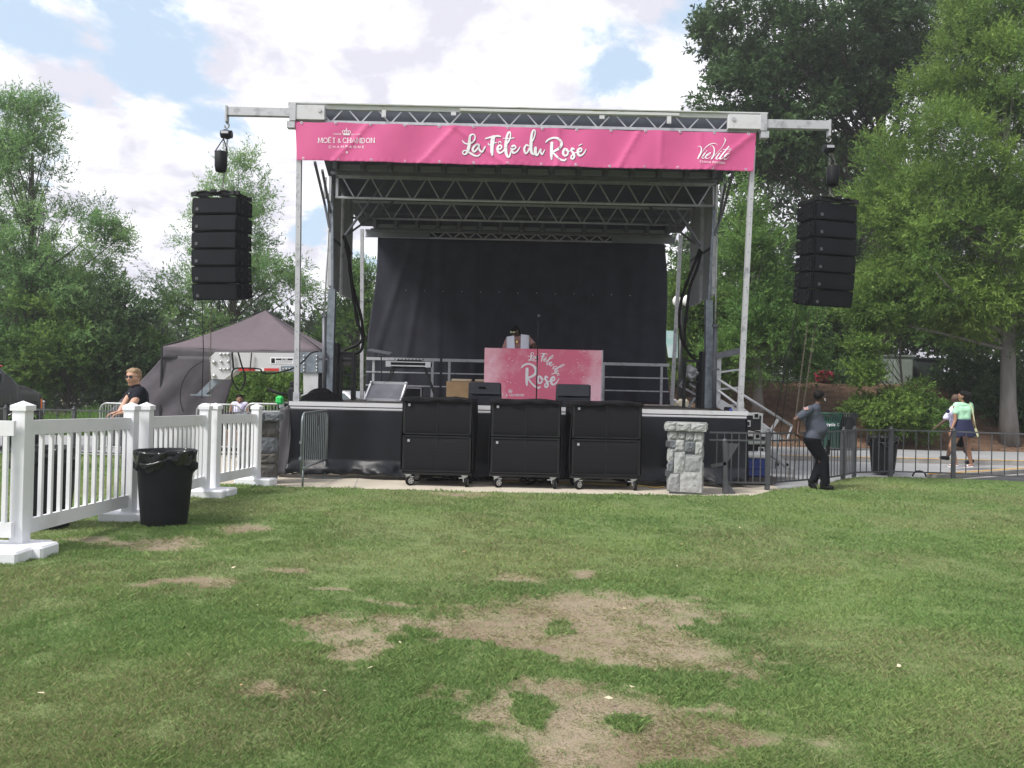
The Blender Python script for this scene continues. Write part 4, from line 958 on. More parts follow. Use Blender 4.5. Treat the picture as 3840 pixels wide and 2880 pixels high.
booth = empty('dj_booth_front', (bc, BYp, DECK), 'pink watercolour booth panel with white brush lettering in front of the DJ', 'booth panel')
b = MB(); b.box((bc, BYp, (bt+DECK)/2), (bw, .03, bt-DECK-.01)); b.build('printed_panel', 'booth_pink', booth)
b = MB(); b.box((bc+bw/2+.015, BYp+.02, (bt+DECK)/2), (.025, .06, bt-DECK)); b.box((bc, BYp+.3, bt-.03), (bw-.1, .5, .04)); b.build('panel_frame', 'alu_worn', booth)
ik = Ink(lambda x, y, d: (lambda p: Vector((p.x, BYp-.016-d, p.z)))(W(11, x, y, BYp-.016)))
def aff(src, dst):
    A = np.array([[x, y, 1] for x, y in src], float); B = np.array(dst, float); M = np.linalg.solve(A, B); 
    k = math.sqrt(abs(M[0][0]*M[1][1]-M[0][1]*M[1][0]))
    return lambda p: (*(np.array([p[0], p[1], 1]) @ M), (p[2] if len(p) > 2 else 30)*k)
def put(strokes, f, w=1.0):
    for s in strokes: ik.stroke([(q[0], q[1], q[2]*w) for q in map(f, s)], 10)
put([[T9(p) for p in s] for s in RO], aff([T9((850, 405)), T9((1015, 910)), T9((2045, 615))], [(150, 720), (330, 1330), (1435, 1100)]))
put(LA, aff([(108, 368), (280, 620), (785, 535)], [(360, 305), (465, 415), (735, 350)]))
fF = FE[:3]; fe = FE[3:5]; ft = FE[5:7]; fe2 = FE[7:]
put(fF, aff([(795, 300), (998, 800), (1245, 270)], [(800, 240), (835, 515), (1035, 275)]))
put(fe, aff([(1218, 390), (1155, 650), (1350, 645)], [(1000, 350), (915, 455), (1035, 480)]))
put(ft, aff([(1475, 130), (1460, 850), (1640, 293)], [(1215, 300), (1020, 615), (1240, 408)]))
put(fe2, aff([(1640, 520), (1575, 660), (1820, 560)], [(1175, 535), (1110, 590), (1265, 600)]))
D9 = [[T9(p) for p in s] for s in DU]
put(D9, aff([T9((212, 640)), T9((815, 640)), T9((212, 60))], [(1262, 705), (1477, 970), (1520, 493)]), .9)
ik.mb.build('brush_lettering', 'ink_white', booth)
ik = Ink(lambda x, y, d: (lambda p: Vector((p.x, BYp-.016-d, p.z)))(W(5, x, y, BYp-.016)))
word(ik, '& CHANDON', 325, 741, 17, 3, .01, width=150, serif=True); word(ik, 'MOET', 225, 740, 17, 3, .01, width=82, serif=True); crown(ik, 361, 712, 14); ik.mb.build('logo', 'ink_white', booth)
ik = Ink(lambda x, y, d: Vector((x, BYp-.016-d, y)))
rr_ = random.Random(4)
for i in range(90):
    x = bc+rr_.choice((-1, 1))*rr_.uniform(.4, 1.2); y = rr_.uniform(DECK+.3, bt-.03); ik.disc(x, y, rr_.choice((.003, .004, .006, .011)), 6)
ik.mb.build('paint_speckle', 'ink_white', booth)

# microphone stand
m0 = W(5, 578, 752, 16.3); m1 = W(5, 594, 125, 16.3)
t = empty('microphone_stand', (m0.x, 16.3, DECK), 'tall straight black microphone stand in front of the pink booth panel', 'mic stand')
b = MB(); b.cyl((m0.x, 16.3, DECK), (m0.x, 16.3, DECK+.02), .13, seg=24); b.build('round_base', 'black_steel', t)
b = MB(); md = Vector((m0.x+.002, 16.3, DECK+.95)); b.cyl((m0.x, 16.3, DECK+.02), md, .013, seg=10); b.cyl(md, m1, .009, seg=10); b.cyl(md-Vector((0, 0, .05)), md+Vector((0, 0, .04)), .019, seg=10); b.build('pole', 'black_steel', t)
b = MB(); b.cyl(m1, m1+Vector((.005, -.03, .09)), .014, .022, 10); b.build('microphone', 'rubber', t); b = MB(); b.ball(m1+Vector((.006, -.035, .115)), .03); b.build('microphone_head', 'alu_dark', t)

# guard rails at the back
def rail(lab, x0, x1, ztop, posts, lower):
    t = empty('guard_rail', ((x0+x1)/2, 20.3, DECK), lab, 'guard rail', 'guard rails along the back of the stage')
    b = MB(); b.bar((x0, 20.3, ztop), (x1, 20.3, ztop), .06, .07); b.build('top_rail', 'alu_worn', t)
    for z in lower:
        b = MB(); b.bar((x0, 20.3, z), (x1, 20.3, z), .03); b.build('mid_rail', 'alu_worn', t)
    for x in posts:
        b = MB(); b.bar((x, 20.33, DECK), (x, 20.33, ztop-.03), .06, .05, up=(0, 1, 0)); b.build('post', 'alu_worn', t)
q = lambda z, x, y: W(z, x, y, 20.3)
ra, rb = q(4, 828, 430), q(4, 1438, 442); zt2 = ra.z*.5+rb.z*.5
zs = [q(4, 1100, 545).z, q(4, 1100, 655).z]
rail('left section of the aluminium guard rail behind the keyboard stand', ra.x, rb.x, zt2, (q(4, 885, 500).x, q(4, 1375, 500).x), zs)
ra, rb = q(4, 1458, 443), q(5, 135, 452); rail('middle section of the aluminium guard rail behind the cardboard boxes', ra.x, rb.x+.9, zt2, (q(4, 1515, 500).x, q(4, 1515, 500).x+1.5), zs)
ra, rb = q(5, 1120, 480), q(5, 1680, 494); rail('right section of the aluminium guard rail behind the pink booth panel end', ra.x, rb.x, zt2, (q(5, 1128, 600).x+.02, q(5, 1617, 600).x), zs+[q(5, 1500, 818).z])

# music stand / laptop tray on a tripod
c = W(4, 952, 770, 16.6); tp = W(4, 950, 395, 16.6)
t = empty('tripod_tray_stand', (c.x, 16.6, DECK), 'black tripod stand holding a small tilted tray at the left of the deck', 'tripod stand')
b = MB(); b.cyl((c.x, 16.6, DECK+.1), tp, .012, seg=8); b.build('pole', 'black_steel', t)
for a in (20, 140, 260):
    b = MB(); d = Vector((math.cos(R(a)), math.sin(R(a)), 0)); b.cyl(Vector((c.x, 16.6, DECK+.33)), Vector((c.x, 16.6, DECK+.01))+d*.32, .010, seg=8); b.build('leg', 'black_steel', t)
b = MB(); b.box(tp+Vector((-.03, 0, .05)), (.46, .30, .02), ry=R(8), rx=R(10)); b.box(tp+Vector((.0, 0, 0)), (.14, .12, .06)); b.build('tray', 'alu_dark', t)
# keyboard case on X-stand
c = W(4, 1185, 480, 17.6)
t = empty('controller_case', (c.x, 17.6, c.z), 'open black flight case with chrome corners and mixer, on a folding X stand', 'flight case')
b = MB(); b.box(c, (.92, .45, .10), bev=.008); b.build('case_shell', 'cab_black', t)
b = MB(); 
for s in (-1, 1):
    b.box(c+Vector((s*.42, -.2, 0)), (.11, .08, .12)); b.box(c+Vector((s*.455, 0, .05)), (.02, .46, .02))
b.box(c+Vector((0, -.232, -.035)), (.8, .01, .025)); b.box(c+Vector((0, -.232, .045)), (.86, .01, .02)); b.build('metal_edge', 'alu', t)
b = MB(); b.box(c+Vector((0, 0, .07)), (.5, .3, .05)); 
for i in range(9): b.cyl(c+Vector((-.3+i*.075, -.1, .09)), c+Vector((-.3+i*.075, -.1, .115)), .012, seg=8)
b.build('mixer', 'rubber', t)
t2 = empty('x_stand', (c.x, 17.6, DECK), 'black folding X stand carrying the chrome edged flight case', 'equipment stand')
for s in (-1, 1):
    for y in (-.16, .16):
        b = MB(); b.bar((c.x-s*.34*.95, 17.6+y, c.z-.06), (c.x-s*.62, 17.6+y, DECK+.01), .03); b.build('leg', 'black_steel', t2)
b = MB(); b.bar((c.x-.36, 17.6, c.z-.07), (c.x+.36, 17.6, c.z-.07), .04); b.build('cross_bar', 'black_steel', t2)
# leaning case lid
t = empty('case_lid', (W(4, 990, 770, 16.2).x, 16.2, DECK), 'grey flight case lid with bright metal rim leaning beside the tripod stand', 'case lid')
pts = [W(4, x, y, 16.3) for x, y in ((820, 768), (1118, 776), (1152, 636), (860, 628))]
for i in (2, 3): pts[i].y += .15
for i in (0, 1): pts[i].z = max(DECK+.01, pts[i].z); pts[i].y -= .05
b = MB(); b.prism(pts, (0, .06, 0)); b.build('panel', 'alu_dark', t)
b = MB()
for i in range(4): b.bar(pts[i], pts[(i+1) % 4], .035, .05)
b.build('rim', 'alu_worn', t)
b = MB()
for p in pts: b.ball(p+Vector((0, -.02, 0)), .035, 8, 6)
b.build('corner', 'alu', t)
c = W(4, 1210, 720, 18.2); t = empty('equipment_case', (c.x, 18.2, DECK), 'small black case with thin metal edge behind the leaning case lid', 'case')
b = MB(); b.box((c.x, 18.2, DECK+.15), (.42, .3, .30), bev=.008); b.build('case_shell', 'cab_black', t)
b = MB(); b.box((c.x, 18.045, DECK+.29), (.43, .01, .02)); b.box((c.x+.205, 18.045, DECK+.15), (.02, .01, .28)); b.build('metal_edge', 'alu', t)
# cardboard boxes
mat('cardboard', (.33, .22, .12), .9, var=.12); mat('tape', (.55, .45, .33), .5)
for zz, x, y, w_, lab, Yb in ((4, 1610, 665, .62, 'brown cardboard box with an open flap, left of its neighbour behind the wedge monitor', 18.6), (4, 1775, 668, .40, 'brown cardboard box tucked against the left end of the pink booth panel', 18.7)):
    c = W(zz, x, y, Yb); t = empty('cardboard_box', (c.x, Yb, DECK), lab, 'cardboard box', 'cardboard boxes behind the booth')
    hh = c.z-DECK+.12; b = MB(); b.box((c.x, Yb, DECK+hh/2), (w_, .4, hh)); b.build('carton', 'cardboard', t)
    b = MB(); b.box((c.x+.02, Yb-.05, DECK+hh+.035), (w_*.72, .3, .03), rx=R(4)); b.build('flap', 'tape', t)
# black cloths / bags on the deck
def heap(lab, c, sx, sy, h, name='cloth_cover', m='sub_cover', seed=0):
    b = MB(); 
    def f(u, v):
        a = 2*math.pi*u; r = v; k = 1+.12*math.sin(3*a+seed)+.06*math.sin(7*a)
        return Vector((c.x+sx*k*r*math.cos(a), c.y+sy*k*r*math.sin(a), c.z+h*(1-r**2.2)*(1+.18*math.sin(2*a+seed)*r+.12*math.sin(5*a+9*r))))
    b.grid(f, 40, 10); o = b.build(name, m, None); tag(o, lab, 'cloth cover'); return o
c = W(4, 470, 760, 16.0); c.z = DECK+.005; heap('black cloth heap covering gear at the left front corner of the deck', c+Vector((-.05, 0, 0)), .40, .3, .22, seed=2)
c = W(4, 1570, 720, 16.9); c.z = DECK+.005; heap('black cloth heap behind the leftmost subwoofer stack on the deck', c, .22, .2, .12, seed=4)
mat('grey_bag', (.16, .165, .18), .5, c2=(.4, .4, .42), thr=(.45, .7), scale=18, bump=.8, bscale=20)
# small cables on deck
b = MB(); P = [W(6, x, y, 15.2) for x, y in ((560, 862), (620, 856), (700, 864), (745, 858), (770, 872), (775, 900), (840, 1000), (1000, 1040))]
b.tube([Vector(q) for q in cat_rom(P, 5)], .014, 6); o = b.build('deck_cable', 'rubber', None); tag(o, 'black cable running over the right front corner of the deck', 'cable')
c = W(6, 728, 855, 15.1); b = MB(); b.box(c, (.12, .1, .10), bev=.01); t = b.build('power_box', 'cab_black', None); tag(t, 'small black power box at the right front edge of the deck', 'power box')
b = MB(); b.cyl(c+Vector((.04, -.06, 0)), c+Vector((.04, -.045, 0)), .025, seg=12); b.build('socket', mat('socket_blue', (.05, .08, .4), .4), t)
# yellow and black cords on the concrete
mat('cord_yellow', (.62, .42, .10), .6)
P = [G(5, x, y, -.02) for x, y in ((300, 1440), (480, 1445), (640, 1425), (790, 1455), (870, 1420), (1000, 1455), (1200, 1475), (1450, 1485), (1560, 1500), (1640, 1492))]
for p in P: p.y = min(p.y, 14.6)
b = MB(); b.tube([Vector(q) for q in cat_rom(P, 6)], .011, 6); tag(b.build('extension_cord', 'cord_yellow', None), 'yellow extension cord lying behind the subwoofer casters on the concrete', 'cord')
for k, (zz, x0, x1, yy, lab) in enumerate(((4, 1330, 1900, 1420, 'tangle of black cables on the concrete between the left and middle subwoofers'), (5, 440, 760, 1450, 'tangle of black cables on the concrete under the middle subwoofer stack'), (4, 60, 330, 1370, 'black cables lying on the concrete by the stage left corner'), (6, 780, 960, 1440, 'tangle of black cables on the ground below the blue cooler'))):
    b = MB(); r_ = random.Random(k)
    for j in range(4):
        P = [G(zz, x0+(x1-x0)*i/7, yy+r_.uniform(-22, 22), -.015+.01*j) for i in range(8)]; b.tube([Vector(q) for q in cat_rom(P, 4)], .012, 5)
    tag(b.build('cable_tangle', 'rubber', None), lab, 'cables')
# ================================================================== FENCES, BARRICADES, BINS, PILLARS
mat('vinyl_white', (.80, .81, .84), .45, c2=(.66, .67, .69), thr=(.55, .8), scale=3); mat('base_white', (.78, .80, .84), .6, var=.05)
mat('iron', (.085, .09, .10), .5, .3, var=.2); mat('zinc', (.48, .50, .52), .45, .5, var=.15, scale=10); mat('zinc_dark', (.20, .23, .24), .5, .5, var=.15, scale=10)
def picket_panel(lab, A, B, posts=(True, True), bases=(True, True), HH=(1.3, 1.3)):
    t = empty('picket_fence_panel', (A.x, A.y, 0), lab, 'fence panel', 'white picket fence panels'); d = (B-A); L_ = d.length; d.normalize(); rz = math.atan2(d.y, d.x); n = Vector((-d.y, d.x, 0))
    for i, (P, on) in enumerate(((A, posts[0]), (B, posts[1]))):
        if not on: continue
        H = HH[i]
        b = MB(); b.box((P.x, P.y, .06+(H-.06)/2), (.125, .125, H-.06), rz=rz, bev=.004); o = b.build('post', 'vinyl_white', t)
        b = MB(); z = H; e = .075
        M = Matrix.Rotation(rz, 3, 'Z'); q = [Vector((P.x, P.y, 0))+M @ Vector((sx*e, sy*e, 0)) for sx, sy in ((-1, -1), (1, -1), (1, 1), (-1, 1))]
        vs = [v+Vector((0, 0, z-.035)) for v in q]+[v+Vector((0, 0, z+.012)) for v in q]+[Vector((P.x, P.y, z+.055))]
        b.add(vs, [(0, 3, 2, 1)]+[(k, (k+1) % 4, 4+(k+1) % 4, 4+k) for k in range(4)]+[(4+k, 4+(k+1) % 4, 8) for k in range(4)]); b.build('post_cap', 'vinyl_white', o)
    for i, (P, on) in enumerate(((A, bases[0]), (B, bases[1]))):
        if on:
            b = MB(); b.box((P.x+d.x*(.02 if i else -.02), P.y+d.y*(.02 if i else -.02), .045-.004*i), (.27, .62, .13), rz=rz, bev=.02); b.build('base', 'base_white', t)
    for z, h in ((1.02, .135), (.215, .135)):
        P0_, P1_ = A+d*.0625+Vector((0, 0, z*HH[0]/1.19)), B-d*.0625+Vector((0, 0, z*HH[1]/1.19)); b = MB(); b.bar(P0_, P1_, .04, h); b.build('rail', 'vinyl_white', t)
    k = max(2, int((L_-.125)/.142)); 
    for i in range(k):
        s = .0625+(L_-.125)*(i+.5)/k; P = A+d*s; kk = (HH[0]+(HH[1]-HH[0])*(i+.5)/k)/1.19; b = MB(); b.box((P.x, P.y, .618*kk), (.036, .036, .805*kk-.12), rz=rz); b.build('picket', 'vinyl_white', t)
    return t
def gp(z, x, y): return G(z, x, y)
def gf(z, x, y): return G(z, x, y, .11)
pA = gf(3, 128, 1545); pB = gf(3, 845, 1340); pB2 = gf(3, 925, 1325); pC = gf(3, 1335, 1195); pC2 = gf(3, 1378, 1185); pD = gf(3, 1672, 1120)
for p_ in (pA, pB, pB2, pC, pC2, pD): p_.z = 0
print('fence', pA, pB, pC, pD)
dirf = (pD-pA).normalized()
pZ = pA-Vector((.13, -.02, 0))-Vector((2.0, 1.4, 0)).normalized()*0
A0 = pA+Vector((-2.15, -.18, 0))
picket_panel('nearest white picket fence panel, cut off by the left edge of the photo', A0, pA+Vector((.06, -.11, 0)), (False, False), (False, True), (1.35, 1.35))
picket_panel('white picket fence panel in front of the black bin on the far side', pA, pB, (True, True), (True, True), (1.35, 1.31))
picket_panel('white picket fence panel behind the front black trash can', pB2+Vector((.02, .03, 0)), pC, (True, True), (True, True), (1.31, 1.27))
picket_panel('farthest white picket fence panel, ending at the stone pillar', pC2+Vector((.03, .05, 0)), pD, (True, True), (True, True), (1.27, 1.24))

# trash cans with liners
mat('can_black', (.016, .018, .021), .5, var=.2, scale=5); mat('liner', (.010, .011, .013), .22, var=.2, bump=.9, bscale=9)
def trash_can(lab, c, s=1.0, rz=0, liner=True, light=False):
    t = empty('trash_can', (c.x, c.y, 0), lab, 'trash can'); rb, rt, h = .235*s, .305*s, .80*s
    b = MB(); b.lathe([(0, 0), (rb*.97, 0), (rb, .02), (rb*1.03, .10), (rb+(rt-rb)*.5, h*.5), (rt*.96, h*.93), (rt*.96, h*.94), (rt*1.02, h*.95), (rt*1.03, h), (rt*.97, h*1.0), (rt*.93, h*.93), (rt*.9, h*.6)], (c.x, c.y, 0), 40); b.build('barrel', 'can_black', t)
    for a in (0, 180):
        b = MB(); d = Vector((math.cos(R(a)), math.sin(R(a)), 0)); b.box((c.x+d.x*rt*1.0, c.y+d.y*rt, h*.80), (.07, .12, .10), bev=.02); b.build('handle', 'can_black', t)
    if liner:
        b = MB()
        def f(u, v):
            a = 2*math.pi*u; low = .17+.05*math.sin(3*a+1)+.035*math.sin(7*a)+.02*math.sin(13*a)
            if v < .5: w_ = v/.5; z = h+.008-.05*(1-w_)+.012*math.sin(11*a); r = rt*(.93+.11*w_)
            else: w_ = (v-.5)/.5; z = h+.008-low*w_; r = (rt*1.045-(rt-rb)*(low*w_)/h+.010*math.sin(9*a+4*w_)+.008*math.sin(23*a)*w_)
            return Vector((c.x+r*math.cos(a), c.y+r*math.sin(a), z))
        b.grid(f, 90, 12); b.build('bin_liner', 'liner', t)
        b = MB()
        for k in range(2): 
            P = [Vector((c.x-.24+.05*k, c.y-.19, h*.87)), Vector((c.x-.1, c.y-.31, h*.83-.02*k)), Vector((c.x+.04, c.y-.33, h*.86)), Vector((c.x+.12, c.y-.31, h*.90))]
            b.tube([Vector(q) for q in cat_rom(P, 5)], [.008]*3+[.022]*10+[.008]*3, 6)
        b.build('liner_knot', 'liner', t)
    return t
c1 = gp(3, 1075, 1425)
trash_can('black plastic trash can with liner standing in front of the white picket fence', Vector((c1.x, c1.y, 0)), 1.04)
c2 = gp(3, 195, 1500); trash_can('black trash can seen through the nearest pickets, behind the white fence', Vector((c2.x-.15, c2.y+.5, 0)), 1.08)
c3 = W(7, 798, 1400, 17.7); t3 = trash_can('black trash can with liner behind the dark metal fence on the right', Vector((c3.x, 17.7, 0)), .98)

# stone pillars
mat('granite', (.29, .30, .30), .9, c2=(.19, .20, .21), thr=(.3, .7), scale=18, bump=.7, bscale=22)
mat('granite_light', (.38, .39, .385), .9, c2=(.24, .25, .255), thr=(.3, .7), scale=16, bump=.7, bscale=20)
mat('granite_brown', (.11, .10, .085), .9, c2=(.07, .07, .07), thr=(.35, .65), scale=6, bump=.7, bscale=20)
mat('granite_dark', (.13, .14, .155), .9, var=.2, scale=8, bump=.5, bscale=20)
def rough_block(mb, c, d, M, seed, j=.010):
    r_ = random.Random(seed); hx, hy, hz = d[0]/2, d[1]/2, d[2]/2; n = 3
    vs = []; 
    def f(u, v):
        e = min(u, 1-u, v, 1-v); bul = min(1, e*5)
        x = -hx+2*hx*u; z = -hz+2*hz*v; y = -hy+(.010*(1-bul))-r_.uniform(0, j)*bul
        if 0 < u < 1 and 0 < v < 1: x += r_.uniform(-.01, .01); z += r_.uniform(-.008, .008)
        return c+M @ Vector((x, y, z))
    mb.grid(f, 5, 5, smooth=False)
    k = [c+M @ Vector((sx*hx, sy, sz*hz)) for sy in (-hy+.010, hy) for sx, sz in ((-1, -1), (1, -1), (1, 1), (-1, 1))]
    mb.add(k, [(0, 4, 5, 1), (1, 5, 6, 2), (2, 6, 7, 3), (3, 7, 4, 0)])
def pillar(lab, c, rz, w, wd, H, mats, seed):
    t = empty('stone_pillar', (c.x, c.y, 0), lab, 'stone pillar', 'stone gate pillars'); MZ = Matrix.Rotation(rz, 3, 'Z')
    b = MB(); b.box((c.x, c.y, (H-.14)/2-.02), (w-.07, wd-.07, H-.14+.04), rz=rz); b.build('mortar_core', 'granite_dark', t)
    LAY = [[(0, 0, .36, .30), (.36, 0, 1, .34), (0, .30, .18, .50), (.18, .30, .50, .66), (.50, .34, 1, .62), (0, .50, .18, .70), (0, .70, .28, .86), (.18, .66, .48, .86), (.28, .86, .5, 1), (0, .86, .28, 1), (.48, .66, .78, .84), (.78, .62, 1, .84), (.5, .84, .74, 1), (.74, .84, 1, 1)],
           [(0, 0, .5, .22), (.5, 0, 1, .30), (0, .22, .5, .52), (.5, .30, 1, .47), (.5, .47, 1, .74), (0, .52, .5, .80), (0, .80, .55, 1), (.55, .74, 1, 1)]]
    bs = {m_: MB() for m_ in mats}
    for fi in range(4):
        Mf = MZ @ Matrix.Rotation(fi*math.pi/2, 3, 'Z'); fw = w if fi % 2 == 0 else wd; dp = wd if fi % 2 == 0 else w
        for k, (x0, z0, x1, z1) in enumerate(LAY[fi % 2 if seed else (fi+1) % 2]):
            g_ = .003; ww = (x1-x0)*fw-2*g_; hh = (z1-z0)*(H-.14)-2*g_
            cc = Vector((c.x, c.y, 0))+Mf @ Vector((-fw/2+(x0+x1)/2*fw, -dp/2+.022, 0)); cc.z = (z0+z1)/2*(H-.14)
            rough_block(bs[mats[(k*5+fi*3+seed) % len(mats)]], cc, (ww, .045, hh), Mf, seed*100+fi*20+k, .018)
    for m_, q in bs.items():
        if q.v: q.build('stonework', m_, t)
    b = MB(); r_ = random.Random(seed+5); z = H-.14
    for fi in range(4):
        Mf = MZ @ Matrix.Rotation(fi*math.pi/2, 3, 'Z'); n = 3; cw = w+.11 if fi % 2 == 0 else wd+.11; dp = wd+.11 if fi % 2 == 0 else w+.11; cuts = [0, .27, .62, 1] if fi % 2 == 0 else [0, .45, .5, 1]
        for k in range(n):
            ww = (cuts[k+1]-cuts[k])*cw-.008
            if ww < .05: continue
            cc = Vector((c.x, c.y, 0))+Mf @ Vector((-cw/2+(cuts[k]+cuts[k+1])/2*cw, -dp/2+.06, 0)); cc.z = z+.07
            rough_block(b, cc, (ww, .12, .135), Mf, seed*7+fi*3+k, .02)
    b.box((c.x, c.y, z+.068), (w+.04, wd+.04, .134), rz=rz); b.build('capstone', mats[0], t)
    b = MB()
    for zz in (.30, .78):
        cc = Vector((c.x, c.y, 0))+MZ @ Vector((-w/2-.005, -wd/2+.08, 0)); b.box((cc.x, cc.y, zz), (.06, .19, .09), rz=rz)
    b.build('gate_bracket', 'iron', t)
    return t
c = gp(6, 400, 1545); pillar('light grey granite pillar with rough capstone, right of the subwoofers', Vector((c.x+.01, c.y+.30, 0)), R(-14), .56, .50, 1.135, ['granite_light', 'granite', 'granite_light', 'granite_dark'], 1)
c = Vector(((978-1920)/F*13.75+.13, 13.45, 0)); pillar('wet grey brown granite pillar at the end of the white picket fence', Vector((c.x-.13, c.y+.30, 0)), R(14), .60, .52, 1.14, ['granite_dark', 'granite_brown', 'granite_dark', 'granite_brown'], 0)

# crowd barricades (pipe frame, vertical bars, flat feet)
def barricade(lab, A, B, H=1.09, m='zinc', nb=None, low=.20, feet=True, grp='metal crowd barricades'):
    t = empty('crowd_barricade', (A.x, A.y, 0), lab, 'barricade', grp); d = B-A; d.z = 0; L_ = d.length; d.normalize(); n = Vector((-d.y, d.x, 0)); r = .019; rc = .16
    pt = lambda s, z: Vector((A.x, A.y, 0))+d*s+Vector((0, 0, z))
    P = [pt(0, low-.08), pt(0, H-rc)]+[pt(rc-rc*math.cos(R(a)), H-rc+rc*math.sin(R(a))) for a in (20, 45, 70, 90)]+[pt(L_-rc+rc*math.sin(R(a)), H-rc+rc*math.cos(R(a))) for a in (0, 20, 45, 70)]+[pt(L_, H-rc), pt(L_, low-.08)]
    b = MB(); b.tube(P, r, 10); b.build('frame', m, t)
    b = MB(); b.tube([pt(0, low), pt(L_, low)], r*.9, 8); b.build('lower_tube', m, t)
    nb = nb or int(L_/.115)
    for i in range(1, nb):
        b = MB(); s = L_*i/nb; zt = H-r if rc < s < L_-rc else H-rc+math.sqrt(max(rc*rc-(rc-min(s, L_-s))**2, 0))-.01
        b.tube([pt(s, low), pt(s, zt)], .0075, 6, cap=False); b.build('bar', m, t)
    for s in ((.12, L_-.12) if feet else ()):
        b = MB(); b.cyl(pt(s, .01), pt(s, low), .016, seg=8); c_ = pt(s, -.02); b.bar(c_-n*.30+Vector((0, 0, .0)), c_+n*.30, .06, .012); b.bar(c_, c_+Vector((0, 0, .04)), .03); b.build('foot', m, t)
    b = MB()
    for z in (H-.45, low+.17): b.box(pt(-.045, z), (.07, .04, .045), rz=math.atan2(d.y, d.x))
    b.build('hinge_clip', m, t)
    return t
A = gp(4, 300, 1500); B = gp(4, 480, 1412)
dd = (B-A).normalized(); print('barricade', A, B)
bb_ = barricade('galvanised crowd barricade set at an angle in front of the stage skirt', A-dd*.14, B+dd*.14, 1.17, 'zinc_dark', 13, .30)
b = MB(); q = (A*.45+B*.55); b.box((q.x+.02, q.y-.03, 1.02), (.16, .01, .18), rz=math.atan2(dd.y, dd.x)); b.build('sign_plate', 'zinc_dark', bb_)
ya = 16.8
barricade('galvanised barricade partly behind the blond man leaning on the fence', W(3, 655, 700, 17.6), W(3, 960, 700, 17.4), 1.13, nb=17)
barricade('galvanised barricade under the tent wall, left of the one beside the mixing gear', W(3, 1290, 700, 18.3), W(3, 1575, 700, 18.3), 1.14, nb=16)
barricade('galvanised barricade behind the farthest picket panel, beside the mixing gear', W(3, 1607, 700, 17.3), W(3, 1960, 700, 17.3), 1.2, nb=17)

# dark ornamental metal fence
def iron_panel(lab, A, B, H=.95, gap=.125, posts=(True, False), slant=0.0, double=False, low=.09):
    t = empty('metal_fence_section', (A.x, A.y, 0), lab, 'metal fence', 'dark metal fence sections'); d = B-A; d.z = 0; L_ = d.length; d.normalize(); rz = math.atan2(d.y, d.x)
    A = Vector((A.x, A.y, -.03)); B = Vector((B.x, B.y, -.03))
    for P, on in ((A, posts[0]), (B, posts[1])):
        if on:
            b = MB(); b.box((P.x, P.y, (H+.05)/2-.03), (.07, .07, H+.05), rz=rz); b.lathe([(.052, 0), (.052, .015), (.02, .02), (.03, .04), (.02, .06), (0, .065)], (P.x, P.y, H+.02), 10); b.build('post', 'iron', t)
    for z in ([H, low]+([H-.13] if double else [])):
        b = MB(); b.bar((A.x, A.y, z), (B.x, B.y, z), .028, .028); b.build('rail', 'iron', t)
    k = max(1, int(L_/gap)); 
    for i in range(1, k):
        P = A+(B-A)*(i/k); b = MB(); b.bar((P.x, P.y, low), (P.x, P.y, H), .016, .016, up=(0, 1, 0)); b.build('picket', 'iron', t)
    return t
V0 = gp(6, 570, 1500); V1 = gp(6, 1055, 1505); V2 = gp(6, 1455, 1470); V3 = gp(6, 1683, 1437); V4 = gp(7, 558, 1412); V5 = gp(7, 860, 1403); V6 = gp(7, 1380, 1418); V7 = gp(7, 1969, 1450)
V8 = V7+(V7-V6)*1.0
print('iron', V0, V1, V2, V3, V4, V5, V6, V7)
iron_panel('dark metal fence section between the light pillar and the first post, over the blue cooler', V0, V1, double=True, posts=(False, True))
iron_panel('dark metal fence section the guard in grey leans on', V1, V2, double=True, posts=(False, True))
iron_panel('dark metal fence section between the guard and the closely spaced short section', V2, V3, posts=(False, True))
iron_panel('short dark metal fence section with closely spaced bars, left of the black bin', V3, V4, gap=.11, posts=(False, True))
iron_panel('dark metal fence section just left of and before the right black trash can', V4, V5, gap=.16, posts=(False, True))
iron_panel('dark metal fence section between the right trash can and the walking woman', V5, V6, gap=.22, posts=(False, True))
iron_panel('last dark metal fence section running out of the right edge of the photo', V6, V8, gap=.22, posts=(False, True))
# gate leaf folded back by the pillar
A = gp(6, 705, 1535); t = empty('metal_gate_leaf', (A.x, A.y, 0), 'dark folded gate leaf with a triangular brace just right of the light pillar', 'gate')
b = MB(); b.bar((A.x, A.y, -.03), (A.x-.02, A.y, .84), .07, .07, up=(0, 1, 0)); b.lathe([(.05, 0), (.05, .02), (.02, .03), (0, .05)], (A.x-.02, A.y, .84), 10); b.build('gate_post', 'iron', t)
b = MB(); yy = A.y-.01; b.prism([(A.x-.01, yy, .80), (A.x+.22, yy, .80), (A.x+.04, yy, .50), (A.x-.01, yy, .5)], (0, .02, 0)); b.build('brace_plate', 'iron', t)
b = MB(); b.bar((A.x-.25, yy, .42), (A.x, yy, .47), .05, .05); b.build('latch_arm', 'iron', t)
b = MB(); b.prism([(A.x, yy, -.03), (A.x+.02, yy, .3), (A.x+.06, yy, .12), (A.x+.17, yy, .0), (A.x+.17, yy, -.03)], (0, .03, 0)); b.build('curved_foot', 'iron', t)
